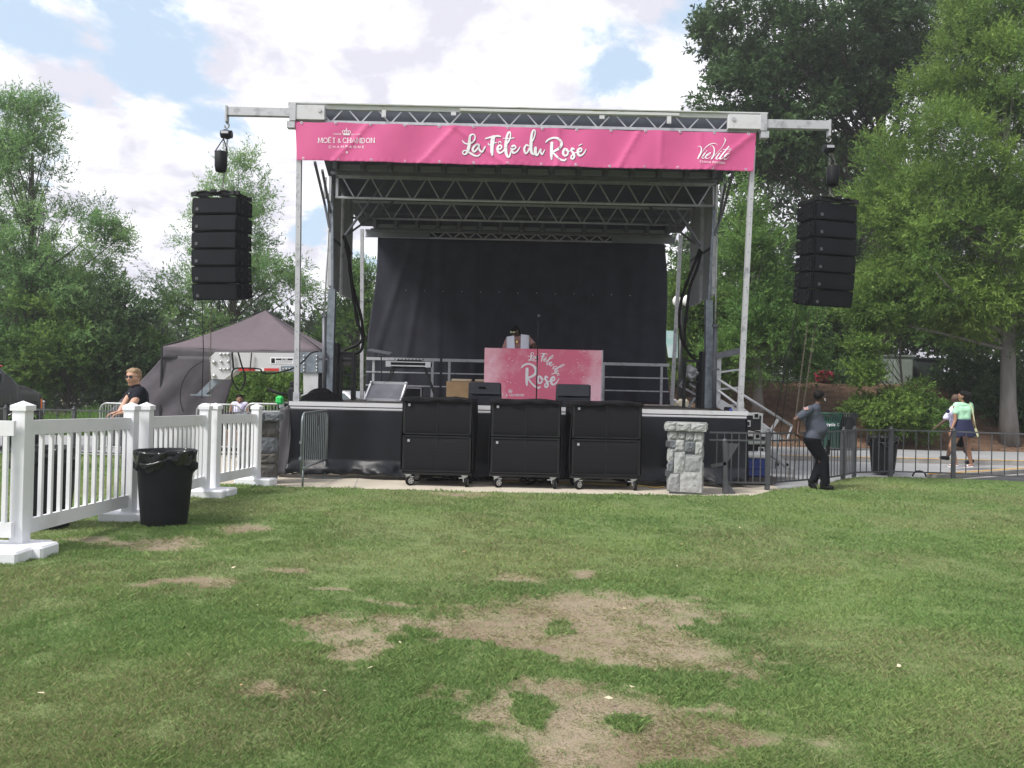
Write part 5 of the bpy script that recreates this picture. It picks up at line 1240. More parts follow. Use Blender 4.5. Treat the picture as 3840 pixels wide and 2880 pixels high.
# dark fence on the far left, behind the lawn
L0 = W(3, -60, 690, 16.9); L1 = W(3, 485, 690, 17.3); L2 = W(3, 790, 700, 17.3); 
iron_panel('dark metal fence section in front of the black van', Vector((-12.2, 17.4, 0)), W(3, 38, 680, 17.4)*1, .97, gap=.17)
iron_panel('dark metal fence section between the van and the blond man', W(3, 38, 680, 17.4), W(3, 485, 690, 17.4), .97, gap=.3, posts=(True, True))
iron_panel('dark metal fence section ending near the blond man', W(3, 485, 690, 17.4), W(3, 905, 690, 17.2), .97, gap=.3, posts=(False, False))
for o in list(bpy.data.objects):
    if o.name.startswith('metal_fence_section') or o.name.startswith('crowd_barricade'): o.location.z = 0
# ================================================================== PEOPLE
mat('skin_light', (.52, .30, .21), .55, var=.06); mat('skin_dark', (.075, .038, .025), .5, var=.1); mat('skin_mid', (.30, .16, .10), .55, var=.08)
mat('hair_black', (.008, .007, .007), .6, var=.3, scale=40, bump=.6, bscale=60); mat('hair_blond', (.26, .17, .09), .6, var=.35, scale=45, bump=.5, bscale=70)
mat('shirt_black', (.010, .012, .018), .8, var=.2); mat('shirt_grey', (.05, .06, .085), .8, var=.1, bump=.3, bscale=7); mat('trousers_black', (.006, .007, .010), .8, var=.2, bump=.3, bscale=8)
mat('shirt_pink', (.42, .22, .21), .8, var=.06); mat('vest_white', (.74, .75, .86), .8, var=.04, bump=.3, bscale=14); mat('shirt_white', (.66, .64, .84), .8, var=.05, bump=.3, bscale=8)
mat('shirt_mint', (.42, .74, .52), .8, var=.06, bump=.3, bscale=9); mat('skirt_navy', (.008, .012, .048), .85, var=.15, bump=.3, bscale=8); mat('shoe_black', (.01, .01, .011), .5)
mat('glass_dark', (.01, .015, .014), .15); mat('bag_cream', (.58, .60, .36), .5); mat('gold', (.75, .5, .12), .3, .8); mat('jeans', (.03, .035, .06), .85); mat('lip', (.22, .08, .07), .5); mat('eye_white', (.6, .6, .58), .3)
def cap(mb, p, r, q, s, seg=12):
    p = Vector(p); q = Vector(q); d = q-p; L_ = d.length
    if L_ < 1e-4: mb.ball(p, max(r, s), seg, 8); return
    d.normalize(); P = []; Rr = []
    for a in (-84, -60, -35, -12): P.append(p+d*(r*math.sin(R(a)))); Rr.append(r*math.cos(R(a)))
    for a in (12, 35, 60, 84): P.append(q+d*(s*math.sin(R(a)))); Rr.append(s*math.cos(R(a)))
    mb.tube(P, Rr, seg)
def fuse(name, caps, m, parent, voxel=.009, smooth=6):
    mb = MB()
    for c in caps:
        if c[0] == 'e': mb.ball(c[1], c[2], 16, 10)
        else: cap(mb, *c)
    o = mb.build(name, m, parent)
    rm = o.modifiers.new('r', 'REMESH'); rm.mode = 'VOXEL'; rm.voxel_size = voxel; rm.use_smooth_shade = True
    sm = o.modifiers.new('s', 'SMOOTH'); sm.iterations = smooth; sm.factor = .5
    dg = bpy.context.evaluated_depsgraph_get(); dg.update(); me = bpy.data.meshes.new_from_object(o.evaluated_get(dg)); o.modifiers.clear()
    old = o.data; o.data = me; bpy.data.meshes.remove(old); me.name = name
    for pl in me.polygons: pl.use_smooth = True
    return o
def chain(pts, rs): return [(pts[i], rs[i], pts[i+1], rs[i+1]) for i in range(len(pts)-1)]
def hand(wr, d, up, side, s=1.0, curl=.5):
    """palm, four unequal bent fingers and a side thumb; d: pointing direction, up: back of the hand, side: towards the thumb"""
    d = Vector(d).normalized(); up = Vector(up); up = (up-d*up.dot(d)).normalized(); sd_ = d.cross(up).normalized()*(1 if side > 0 else -1); wr = Vector(wr); C = []
    for k in (-1, -.3, .4, 1): C.append((wr+sd_*(.012*k)*s, .017*s, wr+d*.085*s+sd_*(.030*k)*s, .013*s))
    for k, L_ in ((-1, .060), (-.33, .074), (.33, .080), (1, .070)):
        a = wr+d*.088*s+sd_*.031*k*s; b = a+(d-up*curl*.5).normalized()*L_*.5*s; c = b+(d-up*(curl*1.6+.2)).normalized()*L_*.5*s
        C += [(a, .0095*s, b, .009*s), (b, .009*s, c, .0075*s)]
    t0 = wr+d*.025*s+sd_*.028*s; t1 = t0+(sd_*.8+d*.7).normalized()*.04*s; t2 = t1+(d+sd_*.15-up*.3).normalized()*.032*s
    return C+[(t0, .013*s, t1, .011*s), (t1, .011*s, t2, .009*s)]
def head_caps(c, f, up, s=1.0):
    """c: middle of the head, f: direction the face looks, up: top of the head"""
    f = Vector(f).normalized(); up = Vector(up).normalized(); f = (f-up*f.dot(up)).normalized(); r = f.cross(up)
    P = lambda a, b, c_=0: c+f*a*s+up*b*s+r*c_*s
    C = [(P(-.025, .035), .082*s, P(.02, .035), .078*s), (P(.0, -.01), .072*s, P(.045, -.075), .035*s), (P(.05, -.085, -.014), .02*s, P(.05, -.085, .014), .02*s), (P(.03, .0, -.02), .062*s, P(.03, .0, .02), .062*s),
         (P(.088, .012), .010*s, P(.105, -.022), .013*s), (P(.09, -.028, -.012), .009*s, P(.09, -.028, .012), .009*s), (P(.083, .035, -.035), .010*s, P(.083, .035, .035), .010*s), (P(.083, -.052, -.018), .009*s, P(.083, -.052, .018), .009*s)]
    for k in (-1, 1): C.append((P(-.005, .015, .078*k), .012*s, P(-.010, -.02, .076*k), .010*s))
    return C, P
def face(P, parent, s=1.0, glasses=None, skin='skin'):
    for k in (-1, 1):
        b = MB(); b.ball(P(.080, .018, .031*k), .0125*s, 10, 6); b.build('eye', 'eye_white', parent); b = MB(); b.ball(P(.0905, .018, .031*k), .006*s, 8, 5); b.build('pupil', 'hair_black', parent)
    b = MB(); cap(b, P(.093, -.052, -.018), .0035*s, P(.093, -.052, .018), .0035*s, 6); b.build('mouth', 'lip', parent)
    if glasses:
        b = MB()
        for k in (-1, 1):
            q = [P(.100, .018+.021*math.sin(a), .034*k+.029*math.cos(a)) for a in [i*math.pi/5 for i in range(10)]]; b.prism(q, (P(.104, 0)-P(.100, 0)))
            b.bar(P(.098, .028, .062*k), P(-.01, .022, .083*k), .004*s)
        b.bar(P(.103, .024, -.01), P(.103, .024, .01), .004); b.build('glasses', glasses, parent)

# ---------- guard leaning on the dark fence
def guard():
    Y = 14.3; S = lambda x, y, dy=0: W(19, x, y, Y+dy)
    g0 = S(560, 1545); t = empty('person', (g0.x, Y, 0), 'man in grey polo and black trousers leaning back on the dark metal fence', 'person')
    hc = S(535, 175); up = Vector((.12, 0, 1)); fd = Vector((.75, .62, -.1)); hcaps, P = head_caps(hc, fd, up, 1.08)
    neck = [(S(500, 300), .062, S(530, 235), .058)]
    torso = [(S(470, 340, -.13), .075, S(470, 340, .13), .075), (S(440, 420, -.08), .125, S(440, 420, .08), .125), (S(455, 540, -.05), .15, S(500, 640, -.05), .175), (S(455, 540, .05), .15, S(500, 640, .05), .175), (S(440, 740, -.07), .135, S(440, 740, .07), .135)]
    armN = chain([S(375, 350, -.18), S(175, 500, -.20), S(165, 690, -.15)], [.06, .048, .034]); armF = chain([S(400, 350, .18), S(220, 500, .18), S(205, 700, .10)], [.06, .048, .034])
    hN = hand(S(170, 705, -.15), (.7, .1, -.55), (-.4, 0, .6), 1, 1.0, .6); hF = hand(S(210, 715, .08), (.7, .1, -.55), (-.4, 0, .6), -1, 1.0, .6)
    legN = chain([S(440, 830, -.09), S(580, 1090, -.10), S(620, 1420, -.12)], [.115, .078, .048]); legF = chain([S(430, 830, .09), S(560, 1110, .05), S(440, 1400, .02)], [.115, .076, .048])
    body = fuse('body', hcaps+neck+torso+armN+armF+hN+hF+legN+legF, 'skin_dark', t, .008)
    face(P, t, 1.08)
    fuse('polo_shirt', [(c[0], c[1]+.016, c[2], c[3]+.016) for c in torso[:4]]+[(S(435, 760, -.08), .152, S(435, 760, .08), .152), (S(470, 740, 0), .165, S(500, 660, 0), .18), (S(445, 420, -.06), .145, S(480, 600, -.05), .18), (S(445, 420, .06), .145, S(480, 600, .05), .18), (S(395, 345, -.17), .078, S(245, 455, -.19), .076), (S(410, 345, .17), .078, S(260, 455, .18), .074), (S(490, 320, -.03), .085, S(500, 300, .0), .068)], 'shirt_grey', t, .012, 22)
    tr = fuse('trousers', [(S(430, 800, -.08), .150, S(430, 800, .08), .150), (S(445, 860, -.09), .130, S(600, 1090, -.10), .094), (S(600, 1090, -.10), .094, S(625, 1440, -.12), .082), (S(435, 860, .09), .130, S(575, 1110, .05), .094), (S(575, 1110, .05), .094, S(455, 1400, .02), .076)], 'trousers_black', t, .012)
    for a, b_ in ((S(600, 1520, -.12), S(720, 1530, -.16)), (S(420, 1480, .0), S(470, 1535, -.04))):
        fuse('shoe', [(a, .052, b_, .042), (a+Vector((-.02, 0, .06)), .05, a, .052), (a+Vector((-.02, 0, -.012)), .045, b_+Vector((0, 0, -.008)), .038)], 'shoe_black', t, .012)
    hr = [(c[0]+Vector((-.01, -.01, .012)), c[1]+.002, c[2]+Vector((-.012, -.012, .012)), c[3]+.002) for c in hcaps[:1]]
    fuse('hair', hr, 'hair_black', t, .010)
    b = MB(); b.bar(P(.005, .0, .094), P(.03, -.03, .092), .012); b.build('earpiece', 'ink_white', t)
    b = MB(); q = S(335, 330, -.245); b.box(q, (.075, .01, .05), ry=R(-10)); b.build('shoulder_patch', mat('patch_red', (.6, .25, .24), .7, c2=(.6, .6, .62), thr=(.45, .55), scale=40), t)
    b = MB(); b.box(S(680, 850, -.1), (.025, .06, .10)); b.box(S(670, 960, -.1), (.05, .04, .16)); b.build('belt_radio', 'rubber', t)
guard()

# ---------- man in black behind the picket fence
def blond():
    Yb = 10.6; S = lambda x, y, dy=0: W(18, x, y, Yb+dy)
    base = S(800, 1500); t = empty('person', (base.x, Yb, 0), 'blond man in sunglasses and black shirt leaning over the white fence', 'person')
    hc = S(672, 455); fd = Vector((-.22, -.95, -.08)); hcaps, P = head_caps(hc, fd, (0, 0, 1), .98)
    neck = [(S(750, 680, .03), .062, S(705, 560, .0), .056)]
    torso = [(S(700, 790, .12), .062, S(830, 800, -.12), .066), (S(735, 880, .07), .105, S(785, 900, -.07), .105), (S(775, 1080, .05), .105, S(800, 1080, -.05), .105), (S(790, 900, 0), .112, S(820, 1200, 0), .11), (S(820, 1350, .05), .12, S(850, 1350, -.05), .12)]
    aL = chain([S(640, 800, .12), S(500, 1000, -.10), S(330, 1270, -.50)], [.052, .042, .029]); aR = chain([S(830, 830, -.13), S(660, 1070, -.32), S(460, 1290, -.58)], [.055, .045, .030])
    hL = hand(S(325, 1285, -.51), (-.85, -.4, -.25), (0, .1, 1), -1, 1.0, .35); hR = hand(S(450, 1300, -.60), (-.85, -.4, -.25), (0, .1, 1), 1, 1.0, .35)
    z = base.z; hip = S(800, 1500, .04); legs = []
    for k in (-1, 1): legs += chain([Vector((hip.x+.09*k, Yb+.05, .92)), Vector((hip.x+.10*k, Yb, .5)), Vector((hip.x+.11*k, Yb+.06, .09))], [.10, .07, .045])
    fuse('body', hcaps+neck+torso+aL+aR+hL+hR+legs, 'skin_light', t, .007); face(P, t, 1.0, 'glass_dark')
    fuse('shirt', [(c[0], c[1]+.016, c[2], c[3]+.016) for c in torso]+[(S(650, 795, .10), .070, S(530, 930, .0), .060), (S(845, 820, -.11), .075, S(700, 980, -.24), .068), (S(745, 705, .0), .068, S(760, 760, .0), .09)], 'shirt_black', t, .010, 14)
    fuse('trousers', [(Vector((hip.x-.05, Yb+.05, .95)), .135, Vector((hip.x+.05, Yb+.05, .95)), .135)]+[(c[0], c[1]+.02, c[2], c[3]+.022) for c in legs], 'jeans', t, .013)
    for k in (-1, 1): fuse('shoe', [(Vector((hip.x+.11*k, Yb+.06, .05)), .05, Vector((hip.x+.11*k-.04, Yb-.12, .04)), .042)], 'shoe_black', t, .012)
    H = [(P(-.035, .062), .078, P(.012, .066), .074), (P(-.05, .01), .07, P(-.03, .05), .078), (P(.045, .088, -.04), .03, P(.05, .088, .04), .028), (P(-.01, .03, -.05), .045, P(-.01, .03, .05), .045)]
    fuse('hair', H, 'hair_blond', t, .007, 2)
    b = MB(); b.box(S(578, 838, -.135), (.03, .008, .018), ry=R(12)); b.build('name_badge', 'ink_white', t)
blond()

# ---------- DJ behind the pink booth
def dj():
    Y = 17.95; S = lambda x, y, dy=0: W(21, x, y, Y+dy)
    c = S(760, 380); t = empty('person', (c.x, Y, DECK), 'DJ with braids, pink shirt, white vest and gold pendant behind the pink booth panel', 'person')
    hc = S(728, 200, -.03); up = Vector((-.12, -.38, 1)); fd = Vector((-.5, -.8, -.42)); hcaps, P = head_caps(hc, fd, up, .98)
    neck = [(S(770, 275, .03), .06, S(745, 225, .0), .056)]
    torso = [(S(670, 310, -.02), .075, S(860, 290, .03), .075), (S(710, 390, 0), .13, S(820, 385, 0), .13), (S(720, 500, .02), .125, S(800, 500, .02), .125), (S(720, 620, .02), .14, S(800, 620, .02), .14)]
    aL = chain([S(640, 320, -.02), S(610, 440, -.08), S(660, 500, -.34)], [.058, .046, .03]); aR = chain([S(890, 300, .02), S(975, 390, -.12), S(900, 480, -.36)], [.060, .048, .03])
    hL = hand(S(665, 505, -.36), (.3, -1, -.1), (0, 0, 1), 1); hR = hand(S(895, 485, -.38), (-.2, -1, -.1), (0, 0, 1), -1)
    legs = []
    for k in (-1, 1): legs += chain([Vector((c.x+.09*k, Y+.03, DECK+.88)), Vector((c.x+.10*k, Y, DECK+.48)), Vector((c.x+.11*k, Y+.04, DECK+.08))], [.105, .07, .045])
    fuse('body', hcaps+neck+torso+aL+aR+hL+hR+legs, 'skin_dark', t, .008); face(P, t, 1.0, 'bag_cream')
    fuse('tee_shirt', [(q[0], q[1]+.013, q[2], q[3]+.013) for q in torso]+[(S(650, 310, -.02), .076, S(618, 385, -.05), .070), (S(885, 295, .02), .078, S(935, 345, -.04), .072)], 'shirt_pink', t, .011)
    # open vest: two front panels and a back, following the chest
    def vest(s):
        b = MB()
        def f(u, v):
            x = (665+50*u+20*v) if s < 0 else (885-75*u+18*v*u); y = (258-25*(1-abs(u-.5)*2)*0)+(v*260)
            if s < 0: x = 632+(90*u)-(1-v)**2*0+(14*v*u); y = 262-16*u+v*270
            else: x = 898-u*98-(6*v*u); y = 232-8*(1-u)*0+12*(1-u)+v*300
            th = (x-765)/125; dy = -.165*math.sqrt(max(0, 1-min(th*th*.6, .98)))-.035
            return S(x, y, dy)
        b.grid(f, 8, 12); return b.build('vest_front', 'vest_white', t, solid=.008)
    vest(-1); vest(1)
    H = [(P(-.03, .05), .086, P(.015, .05), .083)]
    for k in range(9):
        a = -1+k/4; q0 = P(-.05, .06, .07*a); q1 = P(-.09, -.05, .085*a); q2 = P(-.10, -.15, .10*a+.02); H += [(q0, .016, q1, .014), (q1, .014, q2, .010)]
    H += [(P(-.07, .03), .05, P(-.12, -.05, .03), .045)]
    fuse('braided_hair', H, 'hair_black', t, .008, 1)
    b = MB(); b.tube([S(725, 262, -.10), S(745, 300, -.155), S(753, 318, -.16), S(770, 290, -.15), S(785, 262, -.09)], .004, 5); b.box(S(753, 322, -.165), (.035, .008, .04)); b.build('necklace', 'gold', t)
dj()

# ---------- woman in mint shirt
def woman():
    Y = 19.35; S = lambda x, y, dy=0: W(20, x, y, Y+dy)
    g0 = S(700, 1320); t = empty('person', (g0.x, Y, 0), 'woman in mint green shirt and navy skirt walking on the pavement with a cream bag', 'person')
    hc = S(705, 240); fd = Vector((-.85, .45, 0)); hcaps, P = head_caps(hc, fd, (0, 0, 1), 1.0)
    neck = [(S(720, 360), .052, S(710, 290), .048)]
    torso = [(S(610, 375), .062, S(810, 370), .062), (S(650, 450), .095, S(770, 450), .095), (S(680, 560), .09, S(750, 560), .09), (S(660, 700), .125, S(770, 700), .125), (S(640, 780), .125, S(790, 780), .125)]
    aL = chain([S(585, 400, -.02), S(590, 600, -.06), S(530, 745, -.10)], [.05, .039, .026]); aR = chain([S(835, 400, .02), S(860, 590, .04), S(865, 730, .02)], [.05, .038, .026])
    hL = hand(S(522, 760, -.10), (-.35, 0, -1), (-1, 0, .2), 1, .95); hR = hand(S(868, 745, .02), (.1, 0, -1), (1, 0, 0), 1, .95)
    lL = chain([S(610, 830, -.03), S(535, 1010, -.02), S(600, 1250, -.02)], [.100, .066, .036]); lR = chain([S(770, 830, .04), S(790, 1050, .04), S(835, 1265, .05)], [.102, .064, .036])
    feet = [(S(610, 1290, -.02), .036, S(500, 1318, -.03), .026), (S(845, 1300, .05), .036, S(745, 1326, .04), .024)]
    fuse('body', hcaps+neck+torso+aL+aR+hL+hR+lL+lR+feet, 'skin_mid', t, .009); face(P, t, 1.0, 'glass_dark')
    fuse('shirt', [(q[0], q[1]+.02, q[2], q[3]+.02) for q in torso[:3]]+[(S(655, 440), .115, S(685, 570), .105), (S(765, 440), .115, S(750, 570), .105), (S(675, 575), .10, S(760, 575), .10), (S(600, 390, -.01), .075, S(596, 480, -.04), .068), (S(825, 390, .01), .072, S(838, 470, .02), .062)], 'shirt_mint', t, .011, 22)
    b = MB()
    def f(u, v):
        a = 2*math.pi*u; wv = v; rx = (.16+.13*wv**.8)*1.0+.012*math.sin(7*a)*wv; ry = .13+.09*wv+.01*math.sin(5*a)*wv; c = S(712, 590); e = S(712, 855); q = c.lerp(e, v); return q+Vector((rx*math.cos(a), ry*math.sin(a), .02*math.sin(6*a)*wv))
    b.grid(f, 48, 10); b.build('skirt', 'skirt_navy', t, solid=.008)
    H = [(P(-.05, .05), .095, P(-.005, .06), .09), (P(-.09, -.03), .085, P(-.10, .02), .10), (P(-.09, -.09), .07, P(-.07, -.04), .09)]
    fuse('hair', H, 'hair_black', t, .010, 1)
    for a, b_ in ((S(618, 1306, -.02), S(485, 1328, -.03)), (S(850, 1322, .05), S(735, 1338, .04))):
        b = MB(); b.bar(a, b_, .075, .018); b.bar(a.lerp(b_, .6)+Vector((0, 0, .045)), a.lerp(b_, .8)+Vector((0, 0, .03)), .07, .012); b.build('sandal', 'ink_white', t)
    b = MB(); b.tube([S(535, 742, -.10)+Vector((.034*math.cos(a), .034*math.sin(a), 0)) for a in [k*math.pi/5 for k in range(10)]], .010, 5, closed=True); b.build('bracelet', 'rubber', t)
    bag = empty('handbag', S(915, 800, -.05), 'small cream shoulder bag hanging at the right hip of the woman in mint', 'handbag')
    b = MB(); b.prism([S(x, y, -.1) for x, y in ((882, 733), (925, 733), (955, 850), (940, 866), (900, 866))], (0, .16, 0)); b.build('pouch', 'bag_cream', bag)
    b = MB(); b.tube([S(800, 330, -.06), S(852, 410, -.10), S(885, 600, -.12), S(910, 735, -.06)], .014, 6); b.build('strap', 'bag_cream', bag)
woman()

# ---------- man in white shirt beside her
def man_white():
    Y = 20.3; S = lambda x, y, dy=0: W(20, x, y, Y+dy)
    g0 = S(620, 1250); t = empty('person', (g0.x, Y, 0), 'man in white shirt and black shorts walking beyond the woman in mint green', 'person')
    hc = S(600, 270); fd = Vector((-.9, .4, 0)); hcaps, P = head_caps(hc, fd, (0, 0, 1), 1.0)
    neck = [(S(610, 380), .06, S(605, 320), .055)]
    torso = [(S(580, 420, -.14), .065, S(600, 420, .16), .065), (S(590, 500, -.08), .12, S(600, 500, .08), .12), (S(600, 620, -.06), .13, S(600, 620, .06), .13), (S(600, 760, -.07), .13, S(610, 760, .07), .13)]
    aN = chain([S(560, 430, -.17), S(430, 610, -.22), S(325, 690, -.26)], [.055, .042, .030]); aF = chain([S(610, 430, .18), S(700, 600, .22), S(760, 700, .24)], [.055, .042, .03])
    hN = hand(S(318, 695, -.26), (-1, -.1, -.45), (0, 0, 1), 1); hF = hand(S(765, 706, .24), (.5, 0, -1), (1, 0, .4), 1)
    lN = chain([S(590, 830, -.08), S(520, 1000, -.08), S(480, 1150, -.08)], [.11, .07, .045]); lF = chain([S(620, 830, .08), S(720, 1030, .08), S(820, 1180, .08)], [.11, .07, .045])
    fuse('body', hcaps+neck+torso+aN+aF+hN+hF+lN+lF, 'skin_dark', t, .009); face(P, t)
    fuse('shirt', [(q[0], q[1]+.022, q[2], q[3]+.022) for q in torso[:3]]+[(S(600, 690, -.06), .145, S(600, 690, .06), .145), (S(560, 430, -.16), .085, S(450, 565, -.20), .078), (S(615, 440, .17), .08, S(680, 560, .2), .07)], 'shirt_white', t, .011, 14)
    fuse('shorts', [(S(600, 780, -.06), .15, S(600, 780, .06), .15)]+[(S(600, 840, -.08), .125, S(570, 950, -.08), .10), (S(625, 840, .08), .125, S(670, 960, .08), .11)], 'trousers_black', t, .012)
    for a, b_ in ((S(470, 1195, -.08), S(375, 1185, -.09)), (S(850, 1240, .08), S(765, 1262, .07))): fuse('shoe', [(a, .055, b_, .048)], 'shoe_black', t, .012)
    b = MB(); q = S(476, 466, -.30); b.ball(q, (.05, .012, .05), 12, 8); b.build('sleeve_patch', 'skirt_navy', t)
man_white()

# ---------- seated helper under the tent, mostly hidden by the fence
def helper():
    Y = 19.3; S = lambda x, y, dy=0: W(17, x, y, Y+dy)
    c = S(240, 400); t = empty('person', (c.x, Y, 0), 'seated person with dark hair and white top under the edge of the tent', 'person')
    hc = S(235, 235); hcaps, P = head_caps(hc, (.3, -.9, -.3), (0, 0, 1), .95)
    z = c.z; sh = S(235, 320); hip = Vector((sh.x, Y+.02, .48)); kn = [Vector((sh.x+.12*k, Y-.42, .5)) for k in (-1, 1)]; an = [Vector((sh.x+.12*k, Y-.40, .08)) for k in (-1, 1)]
    torso = [(Vector((sh.x-.13, Y, sh.z)), .06, Vector((sh.x+.13, Y, sh.z)), .06), (Vector((sh.x, Y, sh.z-.12)), .13, hip+Vector((0, 0, .08)), .14)]
    C = hcaps+[(sh, .055, hc, .05)]+torso
    for k in (0, 1):
        s = -1 if k == 0 else 1; C += chain([hip+Vector((.08*s, 0, 0)), kn[k], an[k]], [.095, .065, .045]); e = Vector((sh.x+.22*s, Y-.05, sh.z-.28)); w_ = Vector((sh.x+.12*s, Y-.28, sh.z-.34)); C += chain([Vector((sh.x+.18*s, Y, sh.z)), e, w_], [.05, .04, .028])+hand(w_, (-.2*s, -1, 0), (0, 0, 1), s)
    fuse('body', C, 'skin_mid', t, .010); face(P, t)
    fuse('top', [(q[0], q[1]+.016, q[2], q[3]+.016) for q in torso], 'shirt_white', t, .013); fuse('hair', [(P(-.03, .05), .088, P(.0, .06), .085)], 'hair_black', t, .012, 1)
    ch = empty('folding_chair', (sh.x, Y, 0), 'dark folding chair under the person seated at the tent edge', 'chair')
    b = MB(); b.box((sh.x, Y, .36), (.46, .44, .03)); b.build('seat', 'rubber', ch); b = MB(); b.box((sh.x, Y+.22, .68), (.44, .03, .34)); b.build('backrest', 'rubber', ch)
    for sx in (-1, 1):
        for sy in (-1, 1): b = MB(); b.box((sh.x+sx*.2, Y+sy*.19, .17), (.03, .03, .36)); b.build('leg', 'black_steel', ch)
helper()
# ================================================================== RIGHT SIDE: hill, kerbs, street things
mat('mulch', (.115, .066, .042), .95, c2=(.19, .115, .07), thr=(.4, .62), scale=3.5, bump=.9, bscale=30)
mat('leaf_litter', (.30, .20, .12), .95, c2=(.14, .08, .05), thr=(.42, .6), scale=5, bump=1, bscale=22)
def hill_z(x, y):
    """mulch bank rising behind the walk"""
    e = 24.9+.5*np.sin(x*.35); t = np.clip((y-e)/6.2, 0, 1); s = t*t*(3-2*t); k = np.clip((x-.2)/2.8, 0, 1); k = k*k*(3-2*k)
    return -.03+k*(2.15*s)+k*.10*(fbm(x*.6, y*.6, 91)-.5)*t+.05*(fbm(x*2.3, y*2.3, 95)-.5)*t
hx = np.linspace(-1, 60, 300); hy = np.concatenate([np.linspace(24.6, 34, 150), np.linspace(34.5, 90, 30)])
X, Yg = np.meshgrid(hx, hy); Z = hill_z(X, Yg); Z[0, :] = -.16
ny, nx = X.shape; ii = np.arange(ny*nx).reshape(ny, nx); fc = np.stack([ii[:-1, :-1], ii[:-1, 1:], ii[1:, 1:], ii[1:, :-1]], -1).reshape(-1, 4)
tag(np_mesh('hillside', np.stack([X, Yg, Z], -1).reshape(-1, 3), fc, 'mulch', smooth=True), kind='structure')
# litter of pale leaves and chips scattered on the bank
n = 5200; r = np.random.default_rng(5); x = r.uniform(1, 26, n); y = 24.9+r.uniform(0, 1, n)**.8*7.5; z = hill_z(x, y)+.012; s = r.uniform(.015, .05, n); a = r.uniform(0, 6.28, n)
V = np.stack([np.stack([x+s*np.cos(a+k*1.57), y+s*np.sin(a+k*1.57), z+r.uniform(0, .03, n)], -1) for k in range(4)], 1).reshape(-1, 3)
mat('chips', (.42, .30, .19), .9, c2=(.16, .09, .05), thr=(.42, .58), scale=9)
tag(np_mesh('leaf_litter', V, np.arange(n*4).reshape(n, 4), 'chips'), 'dry fallen leaves and bark chips scattered over the mulch bank', 'leaf litter', kind='stuff')
# walk, kerbs, asphalt corner
k1a, k1b = G(7, 380, 1275), G(7, 1969, 1300)
k1a = Vector((2.0, 21.3, 0)); k1b = Vector((22, 21.0, 0))
mb = MB(); mb.box((13, 23.05, -.02), (26, 3.7, .19)); tag(mb.build('sidewalk', 'walk'), kind='structure')
mb = MB(); mb.box((13, 21.12, -.01), (26, .16, .19)); tag(mb.build('kerb', 'kerb_stone'), kind='structure')
mb = MB(); mb.box((7.0, 21.10, .088), (14, .13, .008)); tag(mb.build('kerb_paint', 'kerb_yellow'), kind='structure')
c0 = G(7, 1200, 1412); c1 = G(7, 1560, 1390); c2_ = G(7, 1969, 1362)
out = [c0, c1, c2_, c2_+Vector((4, .9, 0))]; print('corner', out)
mb = MB()
for i in range(3): mb.bar(out[i]+Vector((0, 0, -.0)), out[i+1]+Vector((0, 0, -.0)), .20, .10)
tag(mb.build('kerb_corner', 'kerb_stone'), kind='structure')
mb = MB()
for i in range(3): mb.bar(out[i]+Vector((0, .06, .056)), out[i+1]+Vector((0, .06, .056)), .10, .012)
tag(mb.build('kerb_corner_paint', 'kerb_yellow'), kind='structure')
mb = MB(); mb.prism([Vector((p.x, p.y-.12, -.05)) for p in out]+[Vector((out[-1].x, 15.2, -.05)), Vector((8.4, 15.2, -.05)), Vector((8.4, 16.9, -.05))], (0, 0, .022)); tag(mb.build('parking_asphalt', 'asphalt'), kind='structure')
mb = MB(); mb.bar(G(7, 1420, 1425)+Vector((0, 0, -.02)), G(7, 1969, 1380)+Vector((0, -.05, -.02)), .12, .012); tag(mb.build('road_marking', 'kerb_stone'), kind='structure')
mb = MB(); c = G(7, 1100, 1410); mb.tube([Vector((c.x+.14*math.cos(a), c.y, .0+.12*math.sin(a))) for a in [k*math.pi/8 for k in range(9)]], .016, 6); tag(mb.build('hose_loop', 'rubber'), 'small black hose loop sticking up beside the right trash can', 'hose')
# concrete kerb wall at the top of the bank
a = W(6, 700, 640, 30.6); b_ = W(6, 1200, 632, 30.6); mb = MB(); mb.box(((a.x+b_.x)/2+.2, 30.6, a.z-.1), (b_.x-a.x+1.0, .25, .5)); tag(mb.build('concrete_kerb_wall', 'kerb_stone'), 'low concrete kerb wall along the top of the mulch bank', 'low wall')

